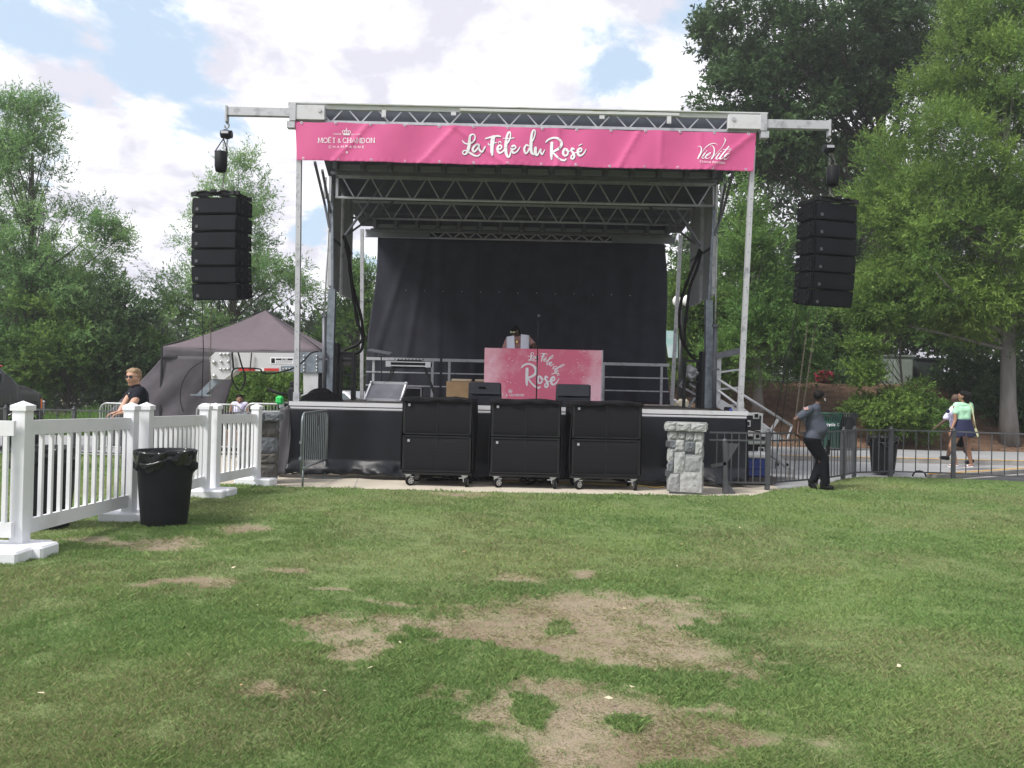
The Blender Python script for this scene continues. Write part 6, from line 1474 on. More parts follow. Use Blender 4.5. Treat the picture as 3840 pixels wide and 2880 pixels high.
# recycle bins
mat('bin_green', (.012, .075, .05), .45, .2, var=.15); mat('bin_dark', (.012, .018, .018), .5, .2)
def slat_bin(lab, c, m, r_=.33, h=1.0, text=False):
    t = empty('slatted_bin', (c.x, c.y, 0), lab, 'litter bin', 'slatted metal litter bins'); z0 = .14
    for i in range(34):
        a = 2*math.pi*i/34; d = Vector((math.cos(a), math.sin(a), 0)); b = MB(); k = 1.0
        b.bar(c+d*r_+Vector((0, 0, z0)), c+d*r_+Vector((0, 0, z0+h*.80)), .036, .010, up=d); b.bar(c+d*r_+Vector((0, 0, z0+h*.80)), c+d*(r_+.07)+Vector((0, 0, z0+h)), .036, .010, up=d); b.build('slat', m, t)
    for z, rr in ((z0+.04, r_), (z0+h*.62, r_), (z0+h, r_+.07)):
        b = MB(); b.tube([c+Vector((rr*math.cos(a), rr*math.sin(a), z)) for a in [k*math.pi/16 for k in range(32)]], .016, 6, closed=True); b.build('hoop', m, t)
    b = MB(); b.lathe([(0, z0+.03), (r_-.05, z0+.03), (r_-.04, z0+h*.9), (r_-.09, z0+h*.9), (r_-.1, z0+.1), (0, z0+.1)], (c.x, c.y, 0), 24); b.build('inner_can', 'rubber', t)
    if text:
        b = MB(); b.grid(lambda u, v: c+Vector(((r_+.012)*math.cos(R(205+120*u)), (r_+.012)*math.sin(R(205+120*u)), z0+h*(.62+.14*v))), 14, 2); b.build('label_band', m, t)
        def mp(x, y, d): a = R(-90)+x/(r_+.016); return c+Vector(((r_+.016+d)*math.cos(a), (r_+.016+d)*math.sin(a), z0+h*.64+y*-1))
        ik = Ink(mp); word(ik, 'R', -.30, 0, .085, .014); word(ik, 'ecycle', -.225, 0, .085, .013, width=.29); ik.stroke(arc(.18, -.04, .035, .035, 30, 330), .012); ik.mb.build('lettering', 'ink_white', t)
cb = W(19, 650, 880, 26.3)
slat_bin('green slatted recycling bin behind the guard, marked with white lettering', Vector((W(7, 345, 1000, 24.0).x, 24.0, 0)), 'bin_green', text=True)
slat_bin('dark slatted litter bin just right of the green recycling bin', Vector((W(7, 470, 1000, 24.1).x, 24.1, 0)), 'bin_dark')

# utility cabinets
mat('cab_green', (.27, .33, .29), .6, c2=(.20, .24, .21), thr=(.4, .7), scale=2); mat('cab_green_dark', (.03, .045, .04), .7, var=.2)
def ucab(lab, z, x0, x1, y0, y1, Y, depth, m='cab_green'):
    a = W(z, x0, y0, Y); b2 = W(z, x1, y1, Y); t = empty('utility_cabinet', ((a.x+b2.x)/2, Y, b2.z), lab, 'utility cabinet'); w = b2.x-a.x; h = a.z-b2.z+.5
    b = MB(); b.box(((a.x+b2.x)/2, Y+depth/2, a.z-h/2), (w, depth, h), bev=.02); b.build('housing', m, t)
    b = MB(); b.box(((a.x+b2.x)/2, Y+depth/2, a.z+.03), (w+.1, depth+.1, .06)); b.build('lid', m, t)
    for s in (-1, 1): b = MB(); b.box(((a.x+b2.x)/2+s*w*.24, Y-.012, a.z-h/2), (w*.44, .02, h*.86), bev=.005); b.build('door', m, t)
    return t
ucab('large pale green utility cabinet half hidden by the shrub on the bank', 7, 720, 1050, 410, 620, 30.5, 1.6)
ucab('dark utility enclosure next to the pale green cabinet', 7, 1075, 1300, 435, 850, 31.0, 1.4, 'cab_green_dark')
ucab('small grey green utility box beside the right tree trunk', 7, 1575, 1680, 460, 650, 30.5, .9)

# wire gate panel on the bank
t = empty('wire_gate', W(6, 1015, 640, 30.2), 'tall metal gate of thin horizontal wires on top of the mulch bank', 'gate')
xa = W(6, 1015, 640, 30.2); xb = W(6, 1192, 640, 30.2); xc = W(6, 1340, 640, 30.2); zt = W(6, 1015, 415, 30.2).z
for p in (xa, xb, xc): b = MB(); b.bar((p.x, 30.2, 1.7), (p.x, 30.2, zt), .06); b.build('post', 'alu_dark', t)
for i in range(15): z = zt-(zt-2.2)*i/14; b = MB(); b.tube([(xa.x, 30.2, z), (xc.x, 30.2, z-.05)], .012, 5); b.build('wire', 'alu', t)
b = MB(); b.bar((xa.x, 30.15, zt-.55), (xb.x, 30.15, 2.3), .04); b.build('brace', 'alu_dark', t)
# handrail behind stairs
a = W(6, 640, 470, 29.5); b_ = W(6, 1005, 455, 29.5); t = empty('far_handrail', (a.x, 29.5, 1.6), 'thin grey handrail on the bank beyond the stage stairs', 'handrail'); b = MB(); b.tube([a, b_], .025, 6); b.build('rail', 'alu', t)
for p in (a, a.lerp(b_, .5), b_): b = MB(); b.tube([p, (p.x, p.y, 1.8)], .022, 6); b.build('post', 'alu', t)
# pink flowers
mat('petal', (.42, .02, .07), .6, c2=(.55, .06, .12), thr=(.4, .6), scale=8)
c = W(6, 1525, 578, 30.4); r_ = np.random.default_rng(3); n = 500; P = np.array(c)+np.clip(r_.normal(0, 1, (n, 3)), -1.6, 1.6)*np.array([.17, .12, .11]); 
V = (P[:, None, :]+r_.normal(0, .035, (n, 4, 3))).reshape(-1, 3); o = np_mesh('flowering_bush', V, np.arange(n*4).reshape(n, 4), 'petal'); tag(o, 'bright pink flowering bush at the top of the mulch bank', 'flower bush')
b = MB(); b.cyl((c.x, c.y, 1.9), c, .03, .01, 6); b.build('stem', 'mulch', o)

# lamp post with banner sign behind the stage
mat('lamp_glass', (.75, .77, .74), .3); mat('sign_green', (.35, .62, .58), .6, c2=(.62, .74, .76), thr=(.4, .65), scale=1.8)
x = W(6, 330, 700, 24.2); t = empty('lamp_post', (x.x, 24.2, 0), 'black lamp post with white globe lamps behind the right rear stage pole', 'street lamp')
b = MB(); top = W(6, 335, 30, 24.2); b.cyl((x.x, 24.2, 0), (x.x, 24.2, top.z), .085, .06, 12); b.build('pole', 'black_steel', t)
for s in (-1, 1):
    b = MB(); p = Vector((x.x+s*.14, 24.2, top.z+.25)); b.bar((x.x, 24.2, top.z+.02), p-Vector((0, 0, .1)), .03); b.build('lamp_arm', 'black_steel', t); b = MB(); b.lathe([(.03, -.14), (.11, -.08), (.13, .03), (.10, .12), (.02, .2), (0, .2)], p, 12); b.build('lamp_globe', 'lamp_glass', t)
sg = empty('hanging_sign', W(6, 270, 310, 24.3), 'pale green hanging banner sign on the lamp post right of the backdrop', 'sign')
b = MB(); b.prism([W(6, a_, b2, 24.3) for a_, b2 in ((205, 198), (312, 203), (313, 425), (235, 422))], (0, .02, 0)); b.build('sign_cloth', 'sign_green', sg)
ik = Ink(lambda x_, y_, d: (lambda p: Vector((p.x, p.y-d, p.z)))(W(6, x_, y_, 24.295)))
for k, yy in enumerate((232, 246, 258)): ik.line((232, yy), (275 if k else 285, yy+1), 2.5)
ik.mb.build('sign_print', 'ink_white', sg)

# stairs down from the stage on the right
def stairs():
    t = empty('stage_stairs', (5.2, 17.5, 0), 'aluminium stage stairs with handrails leading down to the right', 'stairs')
    for Y in (16.9, 17.9):
        S = lambda x, y: W(6, x, y, Y); dx = 0 if Y < 17.5 else .0
        top0 = S(645, 600); t1 = S(1260, 990)
        b = MB(); b.tube([top0, t1], .028, 8); b.build('hand_rail', 'alu_worn', t)
        top1 = S(645, 690); t2 = S(1215, 1120)
        b = MB(); b.tube([top1, S(1140, 1065), t2, t1], .024, 8); b.build('lower_rail', 'alu_worn', t)
        b = MB(); b.bar(S(1145, 935), S(1060, 1065), .05, .05); b.build('rail_post', 'alu_worn', t)
        b = MB(); b.bar(S(655, 800), S(1160, 1110), .06, .18); b.build('stringer', 'alu', t)
    for i in range(6):
        s = (i+.5)/6; a = W(6, 655, 800, 16.9).lerp(W(6, 1160, 1110, 16.9), s); b = MB(); b.box((a.x, 17.4, a.z), (.28, 1.0, .04)); b.build('step', 'alu', t)
stairs()
# white handrail gate at the head of the stairs
t = empty('stair_head_rail', W(6, 660, 840, 17.0), 'white metal rail gate at the right end of the deck, next to the front pole', 'guard rail')
for (a, b2), w_, m_, nm in ((((655, 425), (645, 840)), .09, 'alu_worn', 'post'), (((650, 545), (840, 520)), .045, 'alu', 'mid_rail'), (((645, 685), (820, 672)), .045, 'alu', 'mid_rail'), (((640, 825), (810, 815)), .045, 'alu', 'mid_rail'), (((620, 412), (860, 360)), .14, 'alu_dark', 'top_board')):
    b = MB(); b.bar(W(6, a[0], a[1], 17.0), W(6, b2[0], b2[1], 17.0), w_, .05 if nm == 'post' else w_*.9); b.build(nm, m_, t)
# folded aluminium frame leaning behind the right mast
t = empty('folded_rail_frame', W(6, 420, 840, 18.3), 'silver tube frame lying folded behind the black ladder frame on the right', 'rail frame')
for a, b2 in (((400, 540), (495, 595)), ((330, 655), (490, 745)), ((400, 540), (330, 655)), ((485, 520), (412, 640)), ((412, 645), (500, 690)), ((500, 690), (385, 865))):
    b = MB(); b.bar(W(6, *a, 18.3), W(6, *b2, 18.3), .05, .04); b.build('tube', 'alu_worn', t)
# parked cart with cream seats behind the stage
mat('cream', (.62, .57, .44), .6); mat('cart_white', (.75, .76, .77), .35)
c = W(6, 300, 850, 23.4); t = empty('golf_cart', (c.x, 23.4, 0), 'golf cart with cream seats and white roof frame seen past the backdrop edge', 'golf cart')
b = MB(); b.box((c.x-.3, 23.6, .62), (1.5, 1.1, .42), bev=.08); b.build('body', 'cart_white', t)
zs_ = W(6, 300, 825, 23.4).z
for s in (-.17, .17): b = MB(); b.box((c.x+s, 23.3, zs_-.05), (.32, .14, .52), bev=.06); b.build('seat_back', 'cream', t)
b = MB(); b.box((c.x, 23.1, zs_-.35), (.7, .5, .14), bev=.05); b.build('seat', 'cream', t)
b = MB(); b.tube([Vector(q) for q in cat_rom([W(6, 235, 780, 23.2), W(6, 290, 775, 23.2), W(6, 310, 800, 23.2)], 5)], .03, 6); b.build('arm_rail', 'ink_white', t)
for sx in (-.9, .45):
    for sy in (-.45, .45): b = MB(); b.cyl((c.x-.1+sx, 23.6+sy-.08, .24), (c.x-.1+sx, 23.6+sy+.08, .24), .24, seg=18); b.build('wheel', 'rubber', t)

# road cases, cooler, ramp on the right of the stage
mat('case_black', (.018, .018, .020), .55, var=.2); mat('case_metal', (.62, .64, .66), .35, .7); mat('cooler_blue', (.015, .04, .22), .4); mat('cooler_white', (.72, .73, .74), .4)
def road_case(lab, x0, x1, y0, y1, Y, latches, depth=.6):
    a = W(6, x0, y0, Y); b2 = W(6, x1, y1, Y); cx = (a.x+b2.x)/2; w = b2.x-a.x; h = a.z-b2.z; cz = (a.z+b2.z)/2
    t = empty('road_case', (cx, Y, b2.z), lab, 'road case', 'road cases right of the stage'); b = MB(); b.box((cx, Y+depth/2, cz), (w, depth, h), bev=.006); b.build('case_shell', 'case_black', t)
    b = MB(); e = .03
    for z in (a.z-e/2, b2.z+e/2): b.box((cx, Y-.006, z), (w+.01, .014, e))
    for x in (cx-w/2+e/2, cx+w/2-e/2): b.box((x, Y-.009, cz), (e, .014, h+.01))
    b.box((cx, Y+depth/2, a.z+.006), (w+.01, depth, .012)); b.build('metal_edge', 'case_metal', t)
    for lx, ly in latches:
        q = W(6, lx, ly, Y-.02); b = MB(); b.box((q.x, Y-.012, q.z), (.12, .012, .12), bev=.004); l = b.build('latch', 'case_metal', t); b = MB(); b.box((q.x, Y-.022, q.z), (.07, .012, .07)); b.build('latch_handle', 'rubber', l)
    return t
road_case('upper black road case with silver edges just below the deck corner', 862, 1015, 888, 1040, 15.6, ((893, 970), (965, 905)))
road_case('middle low road case with two silver edge bands', 838, 1050, 1060, 1130, 15.5, ((975, 1075),))
road_case('lower black road case with two dish latches, standing behind the cooler', 825, 1045, 1125, 1430, 15.55, ((852, 1190), (1008, 1190)))
a = W(6, 830, 1232, 15.1); b2 = W(6, 1080, 1420, 15.1); cx = (a.x+b2.x)/2; w = b2.x-a.x
t = empty('cooler', (cx, 15.1, 0), 'blue cooler with white lid behind the dark metal fence beside the stage', 'cooler')
zb = .10; b = MB(); b.box((cx, 15.35, (a.z-.05+zb)/2), (w-.04, .5, a.z-.05-zb), bev=.03); b.build('tub', 'cooler_blue', t)
b = MB(); b.box((cx, 15.35, a.z-.0), (w, .54, .10), bev=.03); b.build('lid', 'cooler_white', t)
b = MB(); b.box((cx, 15.085, (a.z+zb)/2-.02), (.3, .03, .05), bev=.01); b.build('handle', 'cooler_blue', t)
b = MB(); b.box((cx, 15.35, .05), (w+.2, .6, .12)); t2 = b.build('pallet_board', 'deck_ply', None); tag(t2, 'flat dark board under the blue cooler', 'board')
t = empty('loading_ramp', W(6, 1150, 1400, 16.2), 'silver metal ramp with bolts slanting down beside the lower road case', 'ramp')
b = MB(); b.prism([W(6, x, y, 16.2) for x, y in ((1065, 1165), (1275, 1330), (1275, 1352), (1235, 1345), (1065, 1215))], (0, .35, 0)); b.build('ramp_plate', 'alu', t)
b = MB(); b.prism([W(6, x, y, 16.05) for x, y in ((1060, 1240), (1130, 1275), (1170, 1345), (1065, 1345))], (0, .05, 0)); b.build('side_plate', 'alu_worn', t)
for x, y in ((1142, 1310), (1222, 1312)): b = MB(); q = W(6, x, y, 16.0); b.cyl(q, q+Vector((0, .04, 0)), .03, seg=10); b.build('bolt', 'rubber', t)

# ================================================================== LEFT SIDE
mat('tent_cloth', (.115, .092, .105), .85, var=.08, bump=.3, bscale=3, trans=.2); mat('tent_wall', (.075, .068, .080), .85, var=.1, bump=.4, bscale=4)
TY0, TY1 = 19.8, 23.6
def tent():
    fl = W(3, 1062, 250, TY0); apex = W(3, 1738, 22, (TY0+TY1)/2); fr = W(3, 2310, 345, TY0)
    zE = (fl.z+W(3, 1880, 290, TY0).z)/2; fx0 = fl.x; fx1 = fl.x+3.85
    t = empty('canopy_tent', ((fx0+fx1)/2, TY0, 0), 'brown grey pop-up canopy tent with a sagging side wall left of the stage', 'tent')
    C = [Vector((fx0, TY0, zE)), Vector((fx1, TY0, zE)), Vector((fx1, TY1, zE)), Vector((fx0, TY1, zE))]; ap = Vector((apex.x, (TY0+TY1)/2, apex.z))
    b = MB()
    for i in range(4):
        p, q = C[i], C[(i+1) % 4]
        def f(u, v, p=p, q=q):
            e = p.lerp(q, u); e.z -= .05*math.sin(math.pi*u); w_ = e.lerp(ap, v); w_.z -= .14*math.sin(math.pi*v)*(1-.4*abs(2*u-1))+.012*math.sin(u*17+v*9)*(1-v); return w_
        b.grid(f, 16, 12)
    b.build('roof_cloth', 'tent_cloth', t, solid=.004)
    b = MB()
    for i in range(4):
        p, q = C[i], C[(i+1) % 4]; nn = Vector((q.y-p.y, p.x-q.x, 0)).normalized()
        b.grid(lambda u, v, p=p, q=q, nn=nn: p.lerp(q, u)+Vector((0, 0, -.05*math.sin(math.pi*u)-.27*v))+nn*(.01+.012*math.sin(u*40)*v), 40, 3)
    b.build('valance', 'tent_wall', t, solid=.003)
    for p in C: b = MB(); b.box((p.x, p.y, zE/2), (.04, .04, zE)); b.build('leg', 'black_steel', t)
    b = MB()
    for i in range(4): b.tube([C[i]-Vector((0, 0, .0)), ap], .012, 5)
    b.build('roof_pole', 'black_steel', t)
    # side wall, front left, bulging to the left towards the ground
    x1 = W(3, 1480, 500, TY0).x
    def wf(u, v):
        z = zE-.22-(zE-.24)*v; xl = fx0-1.35*min(1, v*1.6)**1.1; xr = W(3, 1560, 340, TY0).x-.55*v; x = xl+(xr-xl)*u
        return Vector((x, TY0+.06-.10*math.sin(math.pi*u)+.03*math.sin(u*23+v*5)*v+.05*math.sin(9*v+u*6)*v+.6*max(0, .35-u)*v, z))
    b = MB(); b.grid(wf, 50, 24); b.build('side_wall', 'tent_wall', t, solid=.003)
    b = MB(); P = [W(3, 1330, 355, TY0-.12), W(3, 1250, 410, TY0-.16), W(3, 1195, 500, TY0-.16), W(3, 1180, 600, TY0-.14), W(3, 1200, 690, TY0-.1)]; b.tube([Vector(q) for q in cat_rom(P, 6)], .010, 5); b.build('zip_seam', 'rubber', t)
tent()
# black van at the left edge
mat('car_black', (.010, .012, .014), .14, var=.1, coat=1.0); mat('car_white', (.62, .64, .67), .25, coat=.6); mat('glass_car', (.06, .085, .095), .05, coat=1.0); mat('amber', (.75, .16, .02), .35); mat('chrome', (.6, .6, .6), .2, .9)
def van():
    Y = 18.6; nose = W(16, 655, 960, Y).x; S = lambda x, y: (lambda p: Vector((nose+(p.x-nose)*.86, p.y, p.z)))(W(16, x, y, Y)); t = empty('black_van', (S(200, 1000).x, Y, 0), 'black van nose seen at the left edge of the photo behind the fence', 'van')
    out = [(-3400, 250), (-120, 240), (0, 330), (110, 440), (270, 590), (420, 625), (540, 680), (630, 740), (655, 800), (655, 960), (680, 1060), (640, 1180), (540, 1200)]
    P = [S(*p) for p in out]; wc = S(370, 1100); 
    arch = [Vector((wc.x+.46*math.cos(R(a)), Y, .42+.46*math.sin(R(a)))) for a in range(0, 181, 20)]
    low = [Vector((P[-1].x, Y, .35)), *arch, Vector((P[0].x, Y, .35))]
    P = P[:-2]+[Vector((P[-3].x-.02, Y, .5)), Vector((P[-3].x-.1, Y, .33))]+low
    b = MB(); b.prism(P, (0, 1.95, 0)); body = b.build('body', 'car_black', t)
    md = body.modifiers.new('bev', 'BEVEL'); md.width = .05; md.segments = 3; md.limit_method = 'ANGLE'; md.angle_limit = R(35)
    b = MB(); b.prism([S(x, y) + Vector((0, -.012, 0)) for x, y in ((-600, 330), (-15, 345), (75, 440), (60, 560), (-600, 560))], (0, .02, 0)); b.build('side_window', 'glass_car', t)
    b = MB(); b.prism([S(x, y)+Vector((0, -.004, 0)) for x, y in ((110, 425), (130, 425), (275, 590), (255, 595))], (0, 1.9, 0)); b.build('windscreen', 'glass_car', t)
    b = MB(); b.prism([S(x, y)+Vector((0, -.015, 0)) for x, y in ((636, 808), (660, 815), (652, 965), (634, 965))], (0, .12, 0)); b.build('corner_lamp', 'amber', t)
    b = MB(); b.box((P[8].x+.03, Y+.98, .95), (.08, 1.5, .36), bev=.03); b.build('grille', 'chrome', t)
    b = MB(); b.box((P[8].x+.05, Y+.98, .52), (.18, 1.9, .2), bev=.05); b.build('bumper', 'car_black', t)
    b = MB(); b.box(S(-30, 480)+Vector((0, -.12, 0)), (.16, .16, .26), bev=.04); b.build('wing_mirror', 'car_black', t)
    b = MB(); b.tube([Vector((wc.x+.47*math.cos(R(a)), Y-.015, .42+.47*math.sin(R(a)))) for a in range(0, 181, 12)], .022, 6); b.build('arch_trim', 'car_black', t)
    for y in (Y+.1, Y+1.7):
        b = MB(); b.cyl((wc.x, y-.1, .38), (wc.x, y+.12, .38), .38, seg=28); wl = b.build('wheel', 'rubber', t); b = MB(); b.cyl((wc.x, y-.115, .38), (wc.x, y-.09, .38), .22, seg=20); b.build('rim', 'wheel_rim', wl)
    b = MB(); b.ball(S(10, 305), (.05, .1, .02)); b.build('roof_light', 'refl_red', t)
    for o in children(t):
        pass
    # turn the whole van round its nose so that it shows its side
    piv = Vector((nose, Y, 0)); M = Matrix.Translation(piv) @ Matrix.Rotation(R(31), 4, 'Z') @ Matrix.Translation(-piv); t.matrix_world = M @ Matrix.Translation(t.location)
van()
def car(lab, c, rz, m='car_white', L_=4.4):
    t = empty('parked_car', (0, 0, 0), lab, 'car', 'white cars parked behind the stage')
    prof = [(-2.2, .35), (-2.2, .75), (-2.05, .95), (-1.3, 1.02), (-.7, 1.42), (.6, 1.45), (1.45, 1.02), (2.05, .9), (2.2, .7), (2.2, .35)]
    b = MB(); secs = []
    def ring(y, k, z): return [Vector((x*(1-.03*abs(y)), y*(1 if zz < 1.05 else .84), zz)) for x, zz in prof]
    A_, B_ = ring(-.88, 1, 0), ring(.88, 1, 0); n = len(prof); b.add(A_+B_, [tuple(range(n)), tuple(reversed(range(n, 2*n)))]+[((i+1) % n, i, n+i, n+(i+1) % n) for i in range(n)]); bo = b.build('body', m, t)
    md = bo.modifiers.new('bev', 'BEVEL'); md.width = .07; md.segments = 3; md.limit_method = 'ANGLE'; md.angle_limit = R(20)
    for s in (-1, 1):
        b = MB(); b.prism([Vector((x, s*(.885 if z < 1.1 else .765), z)) for x, z in ((-1.15, 1.05), (-.68, 1.36), (.02, 1.38), (.02, 1.05))], (0, s*.02, 0)); b.prism([Vector((x, s*(.885 if z < 1.1 else .765), z)) for x, z in ((.08, 1.05), (.08, 1.38), (.55, 1.38), (1.2, 1.05))], (0, s*.02, 0)); b.build('side_window', 'glass_car', t)
    for x0, z0, x1, z1 in ((-1.32, 1.05, -.74, 1.42), (1.42, 1.06, .66, 1.43)):
        sg_ = -1 if x0 < 0 else 1; b = MB(); b.prism([Vector((x0+sg_*.02, -.72, z0)), Vector((x0+sg_*.02, .72, z0)), Vector((x1+sg_*.02, .66, z1)), Vector((x1+sg_*.02, -.66, z1))], (sg_*.02, 0, .01)); b.build('windscreen', 'glass_car', t)
    for x in (-1.35, 1.35):
        for s in (-1, 1): b = MB(); b.cyl((x, s*.78, .32), (x, s*.90, .32), .32, seg=22); wl = b.build('wheel', 'rubber', t); b = MB(); b.cyl((x, s*.895, .32), (x, s*.915, .32), .19, seg=14); b.build('rim', 'wheel_rim', wl)
    for s in (-1, 1): b = MB(); b.box((2.17, s*.66, .74), (.08, .3, .13), bev=.02); b.build('headlight', 'lamp_glass', t); b = MB(); b.box((-2.17, s*.66, .8), (.08, .28, .14), bev=.02); b.build('tail_light', 'refl_red', t)
    t.location = c; t.rotation_euler.z = rz; return t
q = W(4, 650, 700, 26.5); car('white car behind the stage, seen between the black ladder frame and the rear pole', Vector((q.x-.2, 26.5, .03)), R(160))
q = W(4, 325, 640, 27.5); car('white car mostly hidden behind the white trailer jack box', Vector((q.x-.5, 28.2, .03)), R(20))
# mixing gear on a case left of the deck
t = empty('mixing_console_case', W(3, 1850, 690, 16.3), 'open silver edged equipment case with mixing gear beside the left stage corner', 'mixing desk')
b = MB(); b.prism([W(3, x, y, 16.2) for x, y in ((1705, 692), (1830, 692), (1925, 632), (1960, 632), (1960, 700), (1705, 705))], (0, .5, 0)); b.build('case_shell', 'case_black', t)
b = MB(); b.bar(W(3, 1708, 685, 16.19), W(3, 1832, 686, 16.19), .03); b.bar(W(3, 1830, 686, 16.19), W(3, 1925, 632, 16.19), .03); b.build('metal_edge', 'case_metal', t)
b = MB(); b.prism([W(3, x, y, 16.5) for x, y in ((1818, 632), (1910, 632), (1910, 668), (1818, 668))], (0, .4, 0)); b.build('rack_unit', 'case_black', t)
b = MB(); b.box(W(3, 1845, 645, 16.48), (.10, .02, .10)); b.box(W(3, 1868, 628, 16.45), (.32, .04, .03)); b.build('faceplate', 'case_metal', t)
mat('green_plastic', (.03, .55, .12), .4); b = MB(); q = W(3, 1832, 612, 16.3); b.box(q, (.15, .12, .17), bev=.04); o = b.build('gooseneck_lamp', 'green_plastic', None); tag(o, 'bright green plastic head on a black arm beside the mixing gear', 'clip lamp'); b = MB(); b.tube([q+Vector((-.25, 0, .22)), q+Vector((-.05, 0, .14)), q+Vector((.14, 0, .12)), q+Vector((.25, 0, .04))], .028, 8); b.build('arm', 'rubber', o)
b = MB(); q = W(3, 1915, 600, 16.2); b.box(q, (.14, .2, .42), bev=.03); b.box(q+Vector((0, .02, .28)), (.1, .1, .12), bev=.02); b.box(q+Vector((0, .05, -.55)), (.08, .08, .8)); o = b.build('followspot_stand', 'black_steel', None); tag(o, 'small black fixture on a stand against the left front pole', 'light fixture')
# trailer frame under the tent side
t = empty('drawbar', W(3, 1500, 690, 17.8), 'low black flat box on the ground under the tent edge beside the barricades', 'case')
a = W(3, 1370, 668, 18.9); b2 = W(3, 1625, 690, 18.9); b = MB(); b.box(((a.x+b2.x)/2, 19.1, .5), (b2.x-a.x, .5, .9), bev=.02); b.build('case_shell', 'case_black', t)
# placard of the tow arm
b = MB(); b.prism([W(4, x, y, TY-.006) for x, y in ((30, 418), (222, 422), (222, 477), (30, 474))], (0, .004, 0)); pc = b.build('placard', 'ink_white', arm)
ik = Ink(lambda x_, y_, d: (lambda p: Vector((p.x, p.y-d*.8, p.z)))(W(4, x_, y_, TY-.0075)))
ik.poly([(76, 429), (216, 430), (216, 444), (76, 443)]); ik.k += 2; ik.poly([(38, 428), (68, 428), (68, 468), (38, 468)])
for yy in (451, 459, 467):
    ik.k += 1
    for i in range(8): ik.line((78+i*17, yy), (78+i*17+11, yy), 3)
ik.mb.build('placard_print', 'ink_black', pc)
ik = Ink(lambda x_, y_, d: (lambda p: Vector((p.x, p.y-d*.8, p.z)))(W(4, x_, y_, TY-.0125))); word(ik, 'SL 100', 122, 442, 10, 2.2, width=52); ik.mb.build('placard_letters', 'ink_white', pc)
# cables over the tow arm
b = MB(); P = [W(4, x, y, 16.9) for x, y in ((430, 372), (370, 385), (290, 465), (240, 500), (150, 535), (40, 555), (-40, 545))]+[W(3, x, y, 16.9) for x, y in ((1700, 408), (1580, 402), (1530, 412), (1520, 470), (1560, 545), (1595, 520), (1605, 450), (1585, 390), (1560, 300))]
b.tube([Vector(q) for q in cat_rom(P, 5)], .017, 6); b.build('arm_cable', 'rubber', stage)
b = MB(); b.bar(W(3, 1648, 302, 17.15), W(3, 1638, 420, 17.15), .02); b.bar(W(3, 1520, 300, 17.15), W(3, 1530, 410, 17.15), .03); b.build('arm_strap', 'rubber', stage)

c = W(6, 440, 540, 17.25); r_ = random.Random(9); bg = fuse('plastic_bag', [(c+Vector((r_.uniform(-.09, .09), r_.uniform(-.05, .05), r_.uniform(-.12, .12))), r_.uniform(.05, .09), c+Vector((r_.uniform(-.09, .09), r_.uniform(-.05, .05), r_.uniform(-.12, .12))), r_.uniform(.03, .07)) for i in range(9)], 'grey_bag', None, .014, 1); tag(bg, 'crumpled grey plastic bag hung on the black ladder frame right of the mast', 'bag')

r = np.random.default_rng(31); n = 34; y = np.exp(r.uniform(math.log(4), math.log(15), n)); x = r.uniform(-1, 1, n)*y*.6; s = r.uniform(.008, .018, n); a = r.uniform(0, 6.28, n)
V = np.stack([np.stack([x+s*np.cos(a+k*1.57)*(1.5 if k % 2 else .8), y+s*np.sin(a+k*1.57)*(1.5 if k % 2 else .8), np.full(n, .035)+r.uniform(0, .012, n)], -1) for k in range(4)], 1).reshape(-1, 3)
mat('dry_leaf', (.55, .48, .34), .9, c2=(.35, .22, .12), thr=(.45, .55), scale=4)
tag(np_mesh('lawn_litter', V, np.arange(n*4).reshape(n, 4), 'dry_leaf'), 'scattered pale dry leaf scraps lying on the mown lawn', 'leaf litter', kind='stuff')
# ================================================================== TREES
attr_mix('leaf_hazy', 'tint', (.14, .27, .10), (.36, .52, .20), rough=.7, noise=(.6, .15), trans=.5)  # left trees: veil of haze put into the leaf colour as a paler green
attr_mix('leaf_mid', 'tint', (.085, .180, .050), (.25, .40, .10), rough=.6, noise=(.6, .2), trans=.4)
attr_mix('leaf_lime', 'tint', (.070, .150, .036), (.30, .44, .095), rough=.6, noise=(.6, .15), trans=.45)
attr_mix('leaf_dark', 'tint', (.048, .098, .040), (.135, .225, .075), rough=.6, noise=(.6, .2), trans=.3)
attr_mix('leaf_back', 'tint', (.03, .055, .03), (.09, .14, .06), rough=.7, noise=(.3, .2), trans=.25)
mat('bark', (.085, .075, .068), .95, var=.3, scale=5, bump=.9, bscale=14, stretch=(1, 1, .25)); mat('bark_grey', (.20, .19, .18), .95, var=.25, scale=5, bump=.9, bscale=14, stretch=(1, 1, .25))
def unit(v): return v/np.maximum(np.linalg.norm(v, axis=-1, keepdims=True), 1e-6)
